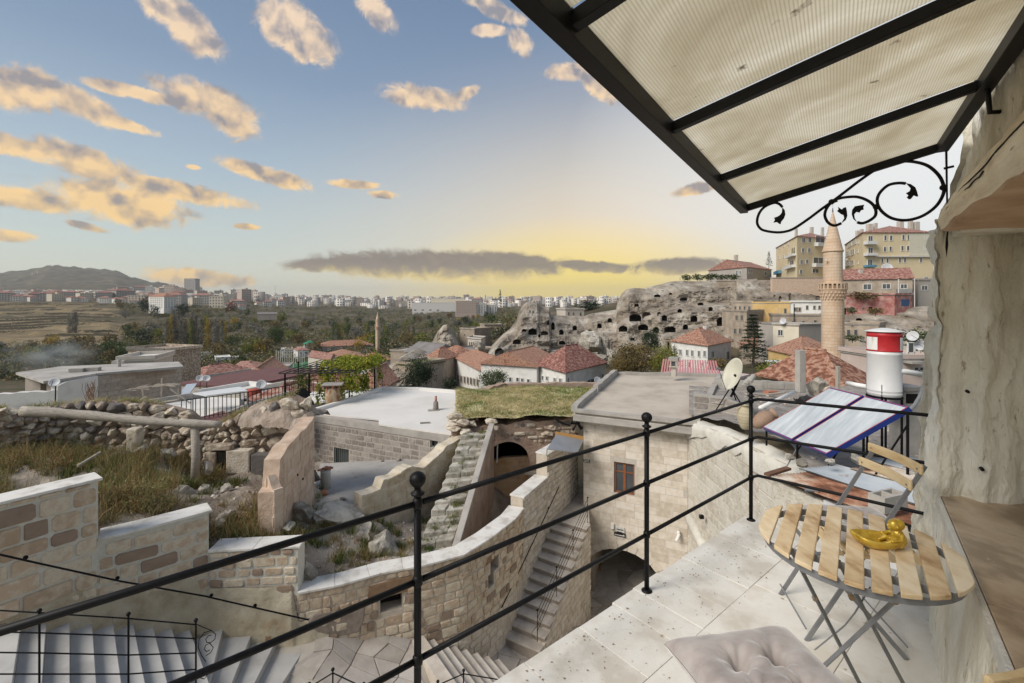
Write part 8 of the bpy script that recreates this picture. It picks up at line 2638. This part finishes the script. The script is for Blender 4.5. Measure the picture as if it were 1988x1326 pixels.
# ================================================================== TREES
BARK=M('bark',[(.10,.08,.06),(.18,.15,.12)],scale=6,bump=.6)
LEAFG=M('leaf_green',[(.03,.05,.015),(.06,.09,.025),(.10,.13,.04)],scale=.5,rnd=.9,island=True,bump=0,rough=.8,transl=.2)
LEAFY=M('leaf_yellow_green',[(.08,.11,.02),(.17,.19,.03),(.28,.26,.05)],scale=.5,rnd=.9,island=True,bump=0,rough=.8,transl=.25)
LEAFB=M('leaf_brownish',[(.10,.08,.035),(.17,.13,.05),(.24,.17,.06)],scale=.5,rnd=.9,island=True,bump=0,rough=.8,transl=.2)
LEAFR=M('leaf_russet',[(.10,.035,.03),(.17,.06,.04),(.22,.10,.05)],scale=.5,rnd=.9,island=True,bump=0,rough=.8,transl=.2)
LEAFO=M('leaf_gold',[(.28,.19,.03),(.40,.28,.04),(.34,.26,.08)],scale=.5,rnd=.9,island=True,bump=0,rough=.8,transl=.3)
CONIF=M('conifer',[(.015,.028,.014),(.03,.05,.025),(.05,.07,.035)],scale=.5,rnd=.8,island=True,bump=0,rough=.85,transl=.1)
TWIG=M('bare_twigs',[(.13,.12,.095),(.21,.195,.16),(.28,.26,.22)],scale=.6,rnd=.7,island=True,bump=0,rough=.95)
def crown_mesh(name,n,clumps,size,seed,mat,h=1.0,r=.5,shape='round',z0=.25):
 rg=np.random.default_rng(seed)
 if shape=='round':
  c=rg.normal(size=(clumps,3))
  c/=np.linalg.norm(c,axis=1)[:,None]
  c*=(rg.uniform(.35,1,clumps)**.6)[:,None]
  C=np.stack([c[:,0]*r*.8,c[:,1]*r*.8,z0+(h-z0)*(.5+.42*c[:,2])],1)
  sg=np.full(clumps,r*.2)*rg.uniform(.6,1.3,clumps)
 elif shape=='column':
  k=rg.uniform(0,1,clumps)
  a=rg.uniform(0,6.28,clumps)
  rr=r*np.sin(np.pi*np.clip(k*.86+.1,0,1))**.8*rg.uniform(.2,.8,clumps)
  C=np.stack([np.cos(a)*rr,np.sin(a)*rr,.06+k*.92*h],1)
  sg=np.full(clumps,r*.28)
 else:
  k=rg.uniform(0,1,clumps)**.8
  k=np.round(k*13)/13+rg.normal(0,.008,clumps)
  a=rg.uniform(0,6.28,clumps)
  rr=r*(1.02-k)*rg.uniform(.25,1.0,clumps)**.6
  C=np.stack([np.cos(a)*rr,np.sin(a)*rr,.1+k*.88*h-rr*.18],1)
  sg=np.full(clumps,r*.09)
 def fn(r_,n_):
  i=r_.integers(0,clumps,n_)
  d=r_.normal(0,1,(n_,3))*sg[i][:,None]
  if shape=='fir':d[:,2]*=.35
  if shape=='column':d[:,2]*=2.2
  return C[i]+d
 v,q=leaf_cloud(n,fn,size,seed+1,.5 if shape=='fir' else 0)
 me=npmesh(name,v,q)
 me.materials.append(mat)
 return me
def trunk_mesh(h,r,limbs=6,seed=1,top=.8):
 rg=random.Random(seed)
 m=MB()
 m.tube([V((0,0,-.04)),V((.01,0,h*.3)),V((.02,.01,h*.6)),V((0,.02,h*top))],[r,r*.75,r*.5,r*.2],7)
 for i in range(limbs):
  z=h*rg.uniform(.2,.6)
  a=rg.uniform(0,6.28)
  l=h*rg.uniform(.2,.38)
  m.tube([V((0,0,z)),V((math.cos(a)*l*.5,math.sin(a)*l*.5,z+l*.4)),V((math.cos(a)*l,math.sin(a)*l,z+l*.75))],[r*.4,r*.28,r*.1],5)
 me=m.mesh('trunk')
 me.materials.append(BARK)
 return me
TPL={}
def tpl(key,make):
 if key not in TPL:
  TPL[key]=make()
 return TPL[key]
def tree(kind,px,ybase,ytop,d,label,wpx=None,group=None,z=None):
 b=P(px,ybase,d)
 if z is not None:b.z=z
 h=(ybase-ytop)/F*d
 spec={'green':('round',LEAFG,.5),'yellow':('round',LEAFY,.5),'brown':('round',LEAFB,.5),'russet':('round',LEAFR,.5),'gold':('round',LEAFO,.5),'poplar':('column',LEAFY,.11),'bare_poplar':('column',TWIG,.10),'gold_poplar':('column',LEAFO,.10),'green_poplar':('column',LEAFG,.11),'fir':('fir',CONIF,.26),'pine':('round',CONIF,.5),'bare':('round',TWIG,.5)}[kind]
 near=h/d*F>45
 sd=R.randint(0,1)
 key=(kind,near,sd)
 sh,mat,r=spec
 def mk():
  n={'round':5200 if near else 520,'column':2600 if near else 420,'fir':6500 if near else 700}[sh]
  cl={'round':90 if near else 34,'column':90 if near else 46,'fir':420 if near else 140}[sh]
  sz={'round':.020 if near else.055,'column':.012 if near else.022,'fir':.014 if near else.028}[sh]
  return crown_mesh('crown',n,cl,sz,10+sd*7+len(kind),mat,1.0,r,sh,.12 if kind in('pine','yellow')else.22),trunk_mesh(1,.02 if sh!='column' else.012,7 if sh=='round' else 2,sd,.9 if sh=='fir' else.75)
 cm,tm=tpl(key,mk)
 nm={'column':'poplar_tree','fir':'fir_tree','round':'pine_tree' if kind=='pine' else 'tree'}[sh]
 t=thing(nm,label,'tree',b,R.uniform(0,6),group)
 w=(wpx/F*d/(2*r)/1.0)if wpx else h
 t.scale=(w,w,h)
 for n_,m_ in(('crown',cm),('trunk',tm)):
  o=bpy.data.objects.new(n_,m_)
  COL.objects.link(o)
  o.parent=t
 return t
tree('fir',1462,712,610,78,'tall dark fir in front of the stone ruin',74)
tree('fir',1493,520,489,150,'small dark fir behind the grey house on the cliff',16)
tree('yellow',1288,738,672,66,'bright yellow green tree beside the white villa',62)
tree('brown',1232,745,664,68,'large thin autumn tree with ochre leaves, left of the bright green one',92)
tree('pine',1264,690,640,76,'rounded dark green tree against the cliff caves',44)
tree('brown',1205,748,690,66,'ochre brown shrub tree at the left end of the autumn trees',48)
tree('pine',812,765,694,52,'dark bushy pine behind the white roof',66)
tree('pine',873,762,734,55,'small round dark evergreen beside the arcaded house',34)
tree('green',958,768,718,52,'broad green tree in front of the long white house',62)
tree('fir',1309,700,672,74,'drooping cedar branch tree at the villa corner',30)
tree('yellow',1500,735,700,60,'low yellow green bush below the tall fir',52)
tree('brown',1395,720,695,74,'thin bare shrub against the villa wall',44)
tree('green',1775,680,640,60,'dark ivy covered bush beside the rock wall',54)
tree('brown',1680,585,566,98,'golden creeper tree on the balcony of the rose house',60)
tree('green',1655,612,596,92,'small green bush below the rose stone house',22)
tree('brown',1700,614,598,92,'dry tawny bush on the slope below the rose stone house',34)
tree('green',1655,665,650,78,'green scrub in front of the stone house behind the tank',40)
tree('pine',1142,605,584,210,'rounded dark wood on the hump beyond the cliff plateau',60)
for i,(px,w_)in enumerate(((1335,26),(1358,30),(1380,34),(1402,30),(1422,28))):
 tree('green',px,547,533-(i%3),148,['first green shrub from the left on the cliff top','second green shrub on the cliff top','middle green shrub on the cliff top','fourth green shrub on the cliff top','green shrub nearest the grey house wall'][i],w_,group='shrubs on the cliff top')
tree('fir',971,604,562,520,'solitary tall spindly conifer sticking up over the skyline',12)
for i in range(26):
 px=322+(i%13)*9.2+R.uniform(-3,3)+(i//13)*4
 d=262+(i//13)*22+R.uniform(-6,6)
 k='bare_poplar' if i%4!=1 else('gold_poplar' if i%8==1 else 'poplar')
 z=float(zterr(px,d))
 yb=HY-z/d*F
 tree(k,px,yb,yb-R.uniform(40,62),d,{'bare_poplar':'bare grey poplar in the valley grove','gold_poplar':'golden leaved poplar in the valley grove','poplar':'yellow green poplar in the valley grove'}[k]+', '+('front' if i<13 else 'back')+' row, '+['left end','left part','middle','right part','right end'][(i%13)*5//13],group='poplars of the valley grove',z=z)
for i in range(5):
 px,d=132+i*4+R.uniform(-1,1),318+i*2
 z=float(zterr(px,d))
 yb=HY-z/d*F
 tree('bare_poplar',px,yb+2,yb-R.uniform(34,44),d,'bare poplar in the small clump on the left slope',group='bare poplars on the left slope',z=z)
for i in range(30):
 px=R.uniform(636,812)
 d=R.uniform(275,420)
 z=float(zterr(px,d))
 yb=HY-z/d*F
 k=R.choice(['green_poplar','bare_poplar','poplar','green_poplar'])
 tree(k,px,yb,yb-R.uniform(30,46)*290/d,d,{'bare_poplar':'bare grey poplar near the distant minaret','green_poplar':'green poplar near the distant minaret','poplar':'yellowish poplar near the distant minaret'}[k]+', '+('well left of it' if px<690 else 'close left of it' if px<733 else 'close right of it' if px<775 else 'well right of it')+(', nearer' if d<340 else ', farther'),group='poplars round the distant minaret',z=z)
# single trees standing in the valley and on the slopes
rr_=random.Random(21)
special=[('green',535,262,46,34,'large round green tree in the valley wood'),('gold',697,240,24,28,'bright golden tree behind the school roof'),('gold',661,330,22,14,'golden tree at the edge of the poplars'),('russet',450,560,22,20,'dark red tree on the slope right of the hotel'),('pine',280,470,32,20,'dark pine left of the hotel'),('pine',355,470,26,24,'dark pine right of the hotel'),('yellow',547,500,26,20,'light green tree by the long shed on the slope'),('brown',515,235,36,34,'russet brown tree behind the bungalow'),('yellow',482,230,36,32,'yellow green tree in the valley near the white huts'),('pine',300,440,22,18,'dark tree in front of the hotel wall'),('pine',618,215,24,24,'dark evergreen left of the school'),('gold',560,215,20,44,'row of golden bushes left of the school'),('pine',770,190,36,48,'dark spreading tree right of the distant minaret'),('yellow',590,212,18,40,'golden green bushes below the bungalow'),('green',690,140,14,22,'green bush in front of the red school roof'),('yellow',440,180,20,26,'yellow bush in front of the white box building'),('green',470,188,24,20,'dark green bush beside the tiny white hut'),('gold',840,170,22,40,'golden bushes left of the rock cone'),('green',815,150,26,34,'dark green bush behind the grey roofs')]
for k,px,d,h_,w_,lb in special:
 z=float(zterr(px,d))
 yb=HY-z/d*F
 tree(k,px,yb+1,yb-h_,d,lb,w_,z=z)
def where_word(px,d,lo,hi):
 marks=[(-60,'far left edge'),(60,'under the hill summit'),(150,'above the terraces'),(230,'right of the terraces'),(300,'by the white hotel'),(370,'by the lone tower'),(440,'past the lone tower'),(520,'near the lattice mast'),(600,'above the valley wood'),(680,'above the poplars'),(740,'behind the distant minaret'),(800,'by the shopping centre'),(880,'behind the shopping centre'),(960,'by the antenna tree'),(1020,'over the rock pinnacle'),(1100,'over the cliff plateau'),(1170,'left of the big cliff')]
 m=min(marks,key=lambda q:abs(q[0]-px))[1]
 k=(d-lo)/(hi-lo)
 return m,('nearest row' if k<.25 else 'second row' if k<.5 else 'third row' if k<.75 else 'farthest row')
names={'green':'dull green','yellow':'yellow green','brown':'brownish','gold':'golden','bare':'leafless grey','pine':'dark evergreen','russet':'reddish'}
for i in range(150):
 px=rr_.uniform(-30,960)
 d=rr_.uniform(190,560)if px<560 else rr_.uniform(170,620)
 if px<225 and d>250:d=rr_.uniform(180,250)
 z=float(zterr(px,d))
 yb=HY-z/d*F
 k=rr_.choice(['green','brown','brown','bare','bare','yellow','green','pine','gold']if i%3 else['brown','bare','green'])
 h=rr_.uniform(5.5,10)/d*F
 where='on the left valley slope' if px<320 else('in the middle of the valley wood' if px<620 else 'on the far valley floor')
 mw,rw=where_word(px,d,170,620)
 tree(k,px,yb+1,yb-h,d,names[k]+' valley tree '+mw+', '+rw,h*rr_.uniform(.8,1.1),group=names[k]+' trees '+where,z=z)
def scatter_wood():
 rg=np.random.default_rng(4)
 n=9500
 px=rg.uniform(-60,1000,n)
 d=np.exp(rg.uniform(math.log(165),math.log(1100),n))
 x,y=(px-CX)/F*d,d
 g=fbm(x/70,y/70,0,4,23)
 band=np.where(px<240,(d<250),True)
 dens=np.where(d<340,.75,np.where(d<640,.42,.12))
 ok=(g<dens)&band
 px,d=px[ok],d[ok]
 z=zterr(px,d)
 cx_,n=np.stack([(px-CX)/F*d,d,z],1),len(px)
 for nm,mat,lo,hi,lb in(('woodland',LEAFB,0,.36,'brownish autumn scrub and woodland filling the valley'),('woodland',LEAFG,.36,.66,'dull green scrub and woodland filling the valley'),('woodland',TWIG,.66,.9,'leafless grey scrub in the valley wood'),('woodland',LEAFY,.9,1.0,'yellow green scrub in the valley wood')):
  u=rg.random(n)
  sel=cx_[(u>=lo)&(u<hi)]
  m=len(sel)
  per=55
  s=rg.uniform(1.6,3.8,m)
  c=np.repeat(sel,per,0)+rg.normal(0,1,(m*per,3))*np.repeat(np.stack([s*.55,s*.55,s*.38],1),per,0)+np.repeat(np.stack([s*0,s*0,s*.55],1),per,0)
  v,q=leaf_cloud(len(c),lambda r_,k:c,.42,7)
  obj(nm,npmesh(nm,v,q),mat,label=lb,kind='stuff')
scatter_wood()
# ================================================================== FAR TOWN
def far_house_meshes():
 out=[]
 rg=random.Random(3)
 for k,(w,dp,h,nf,col,hip)in enumerate(((12,10,9,3,'far_white',True),(16,12,12,4,'far_cream2',False),(10,9,6,2,'far_white',True),(18,14,18,6,'far_pink2',False),(14,12,15,5,'far_white',False),(22,14,12,4,'far_grey',True))):
  b=MB()
  b.box((0,0,h/2-2),(w,dp,h+4),mi=0)
  if hip:
   v=[(-w/2-.4,-dp/2-.4,h+.002),(w/2+.4,-dp/2-.4,h+.002),(w/2+.4,dp/2+.4,h+.002),(-w/2-.4,dp/2+.4,h+.002),(-w/2+dp/2,0,h+2.6),(w/2-dp/2,0,h+2.6)]
   b.add(v,[(0,1,5,4),(2,3,4,5),(1,2,5),(3,0,4)],1)
  else:
   b.box((0,0,h+.3),(w+.4,dp+.4,.6),mi=0)
   b.box((w*.2,0,h+1.6),(4,4,2.4),mi=0)
  m=b.mesh('house')
  cols={'far_white':[(.60,.57,.52),(.74,.71,.66)],'far_cream2':[(.50,.45,.36),(.62,.56,.47)],'far_pink2':[(.44,.35,.30),(.56,.47,.41)],'far_grey':[(.30,.285,.27),(.38,.36,.34)]}
  m.materials.append(M('far_wall_'+col,cols[col],bump=0,rnd=.5,scale=.05))
  m.materials.append(ROOFD)
  wn=MB()
  n=max(3,int(w/3))
  for f_ in range(nf):
   for i in range(n):
    x=-w/2+w*(i+.5)/n
    wn.box((x,-dp/2-.03,h*(f_+.55)/nf),(1.2,.1,1.4))
  wm=wn.mesh('windows')
  wm.materials.append(PANE)
  out.append((m,wm))
 return out
FH=far_house_meshes()
def far_town():
 rg=random.Random(31)
 cnt=0
 regs=[(-20,300,600,1050,112,'on the left hill above the terraced fields'),(230,560,640,1500,74,'on the long hillside beyond the valley'),(470,1000,1250,2400,84,'in the hazy town on the horizon'),(940,1200,1100,2300,26,'in the far town beyond the cliff')]
 for x0,x1,d0,d1,n,where in regs:
  for i in range(n):
   px=rg.uniform(x0,x1)
   d=rg.uniform(d0,d1)
   k=rg.choice([0,2,0,2,5,1])if d<1000 else rg.choice([1,3,4,5,4,3,0])
   m,wm=FH[k]
   z=float(zterr(px,d))
   kind=['white house with a dull red roof','cream flat roofed block','small white house with a red roof','tall pinkish apartment block','tall white apartment block','grey house with a red roof'][k]
   mw,rw=where_word(px,d,d0,d1)
   o=obj('house',m,None,label=kind+' '+mw+', '+rw,cat='house',group='houses '+where)
   s=rg.uniform(.8,1.25)*(1 if d<1250 else 1.25)*(.8 if x0<0 else 1)
   o.location=(P(px,0,d).x,d,z)
   o.scale=(s,s,s*rg.uniform(.8,1.2))
   o.rotation_euler=(0,0,rg.uniform(-.6,.6)-math.atan((px-CX)/F))
   w_=obj('windows',wm,None,kind='stuff')
   w_.parent=o
   cnt+=1
far_town()
# masts and poles on the skyline
for i,(px,y0,y1,d,lb)in enumerate(((534,570,553,1500,'thin lattice mast on the hillside skyline'),(62,535,527,2600,'left pale mast on the distant hill'),(72,535,527,2600,'right pale mast on the distant hill'))):
 a,b=P(px,y0,d),P(px,y1,d)
 tag(MB().tube([a,b],d/2600.,5).build('radio_mast',M('mast_grey',[(.5,.5,.48),(.6,.6,.58)],bump=0)),lb,'mast')
# long shed on the slope, fence of the sports pitch
bld('long_shed','long low shed with grey roof among the slope trees','shed',[(500,470),(537,478)],616,610,STONEW,'gable',ROOFG,2,(),depth=9)
t=thing('pitch_fence','tall white wire fence round the green sports pitch','fence',P(580,715,135))
for i in range(14):
 a=P(536+i*4.2,716,120+(i%2)*10)
 MB().tube([a,a+V((0,0,5))],.07,5).build('fence_post',BALC,t)
for j in range(3):
 MB().tube([P(536,716,120)+V((0,0,1.5+1.6*j)),P(592,716,126)+V((0,0,1.5+1.6*j))],.05,5).build('fence_wire',BALC,t)
p=P(565,716,118)
obj('sports_pitch',([(p.x-3,112,p.z+.1),(p.x+5,112,p.z+.1),(p.x+5,132,p.z+.1),(p.x-3,132,p.z+.1)],[(0,1,2,3)]),M('pitch_green',[(.03,.12,.05),(.05,.17,.07)],bump=0),kind='structure')
# poles among the houses at the right
for i,(px,y0,y1,d,lb)in enumerate(((1542,628,590,96,'dark utility pole in front of the white row house'),(1683,700,672,56,'thin aerial pole on the roof terrace, left one'),(1694,700,670,56,'thick aerial pole on the roof terrace, right one'),(1745,580,542,98,'pale bent pole on the balcony of the red roofed house'),(1776,596,540,97,'tall lamp pole beside the rose stone house'))):
 tag(MB().tube([P(px,y0,d),P(px,y1,d)],.09 if i!=3 else.12,6).build('utility_pole',M('mast_grey',[])if i in(3,4)else BLACK_IRON),lb,'pole')
small_dish(1635,681,56,.75,'white satellite dish on the pink house terrace beside the minaret',1.0,False,(-.6,-.7,.3),None)
small_dish(1521,624,78,.55,'white satellite dish standing on the cream box house',.6,False,(-.8,-.5,.3))
small_dish(1773,653,38,.42,'upper white satellite dish beside the rock wall',.5,False,(-.8,-.5,.3))
small_dish(1788,671,38,.42,'lower white satellite dish beside the rock wall',.6,False,(-.8,-.5,.3))
small_dish(1722,521,112,1.2,'thin roof aerial dish below the right apartment block',1.5,False,(-.3,-.8,.3))
# white canopy among the middle roofs, red drum
t=thing('white_canopy','thin white canopy on poles over the middle terraces','canopy',P(420,790,27))
a=[P(374,765,25.5),P(466,752,26.5),P(480,760,24),P(400,770,23.5)]
MB().plate(a,(0,0,1),.05).build('canopy_sheet',M('white_sheet',[]),t)
for p in a:
 MB().tube([p,V((p.x,p.y,-6.2))],.035,6).build('pole',GREY_IRON,t)
c=P(493,765,29.5)
t=thing('red_drum','squat red water drum on the white terrace','drum',c)
MB().lathe(c+V((0,0,-.2)),[(.38,0),(.40,.1),(.40,.45),(.38,.5)],18).build('drum',M('drum_red',[(.33,.06,.04),(.42,.09,.06)],bump=.1),t,smooth=True)
p=P(64,742,30)
t=thing('blue_panel','pale blue tilted solar panel beside the maroon roof','solar panel',P(356,765,36))
MB().plate([P(345,770,34),P(368,766,34),P(382,746,37),P(362,748,37)],(0,0,1),.08).build('panel',M('blue_grey_panel',[(.30,.37,.46),(.40,.47,.55)],rough=.3,bump=0),t)
# smoke drifting over the slab roof
def smoke():
 m=bpy.data.materials.new('smoke')
 m.use_nodes=True
 nt=m.node_tree
 nt.nodes.clear()
 tc=nd(nt,'ShaderNodeTexCoord')
 s=nd(nt,'ShaderNodeTexNoise',{'Vector':tc.outputs['Object'],'Scale':2.2,'Detail':4.0}).outputs[0]
 ln=nd(nt,'ShaderNodeVectorMath',{0:tc.outputs['Object']},operation='LENGTH').outputs['Value']
 fall=nd(nt,'ShaderNodeMapRange',{0:ln,1:1.0,2:.2},interpolation_type='SMOOTHSTEP').outputs[0]
 dn=mth(nt,'MULTIPLY',mth(nt,'MULTIPLY',nd(nt,'ShaderNodeMapRange',{0:s,1:.42,2:.72}).outputs[0],fall),.16)
 v=nd(nt,'ShaderNodeVolumePrincipled',{'Color':(.82,.88,.9,1),'Density':dn})
 nd(nt,'ShaderNodeOutputMaterial',{1:v.outputs[0]})
 rk=MB().ball(V((0,0,0)),1,16).mesh('smoke')
 o=obj('smoke',rk,m,label='thin bluish wood smoke drifting over the slab roof',kind='stuff')
 c=P(95,690,70)
 o.location=c
 o.scale=(9,6,3.2)
smoke()
# ================================================================== HAZE
def haze():
 m=bpy.data.materials.new('haze')
 m.use_nodes=True
 nt=m.node_tree
 nt.nodes.clear()
 v=nd(nt,'ShaderNodeVolumePrincipled',{'Color':(.84,.88,.93,1),'Density':0.00009,'Anisotropy':.2})
 nd(nt,'ShaderNodeOutputMaterial',{1:v.outputs[0]})
 o=obj('haze',MB().box((0,4300,131.5),(18600,9400,337)).mesh('haze'),m,kind='stuff')
haze()
# ================================================================== the densest, farthest part of the town: past the count limit, one object
def town_mass():
 rg=np.random.default_rng(8)
 n=900
 d=rg.uniform(1050,3400,n)
 px=np.where(rg.random(n)<.72,rg.uniform(430,1230,n),rg.uniform(-40,430,n))
 d=np.where(px<430,rg.uniform(760,1500,n),d)
 z=zterr(px,d)
 w,dp,h=rg.uniform(9,26,n),rg.uniform(9,16,n),rg.choice([6,9,9,12,15,18,24],n)
 h=np.where(px<430,np.minimum(h,9),h)
 a=rg.uniform(-.7,.7,n)
 ca,sa=np.cos(a),np.sin(a)
 X,Y=(px-CX)/F*d,d
 V_,Q=[],[]
 for k,(i,j,l)in enumerate([(x,y,q)for x in(-.5,.5)for y in(-.5,.5)for q in(0,1)]):
  V_.append(np.stack([X+(i*w*ca-j*dp*sa),Y+(i*w*sa+j*dp*ca),z-3+l*(h+3)],1))
 v=np.stack(V_,1).reshape(-1,3)
 b=np.arange(n)[:,None]*8
 q=np.concatenate([b+f for f in([0,1,3,2],[4,6,7,5],[0,4,5,1],[2,3,7,6],[1,5,7,3])])
 obj('town_houses',npmesh('town_houses',v,q),M('town_mass_wall',[(.36,.31,.27),(.55,.51,.46),(.72,.69,.64)],scale=.02,rnd=.9,island=True,bump=0),label='mass of tiny pale houses making up the far town',kind='stuff')
 m=3
 V_=[]
 for r_ in range(m):
  for c_ in range(3):
   cx,cz=(c_-1)*.3,(r_+.55)/m
   for i,l in((-.07,-.09),(.07,-.09),(.07,.09),(-.07,.09)):
    ii,jj=(cx+i)*w,-.5*dp-.15
    V_.append(np.stack([X+(ii*ca-jj*sa),Y+(ii*sa+jj*ca),z+(cz+l)*h],1))
 v=np.stack(V_,1).reshape(-1,3)
 obj('town_windows',npmesh('town_windows',v,np.arange(len(v)).reshape(-1,4)),PANE,label='dark windows of the tiny houses in the far town',kind='stuff')
town_mass()
# look-alikes get their place in the row, left to right
same={}
for o in list(bpy.data.objects):
 if o.parent is None and 'category' in o and 'label' in o:
  same.setdefault(o['label'],[]).append(o)
ORD=['first','second','third','fourth','fifth','sixth','seventh','eighth','ninth','tenth']
for lb,os_ in same.items():
 if 1<len(os_)<=10:
  os_.sort(key=lambda o:o.location.x/max(1,o.location.y))
  for k,o in enumerate(os_):
   o['label']=lb+', '+ORD[k]+' from left'
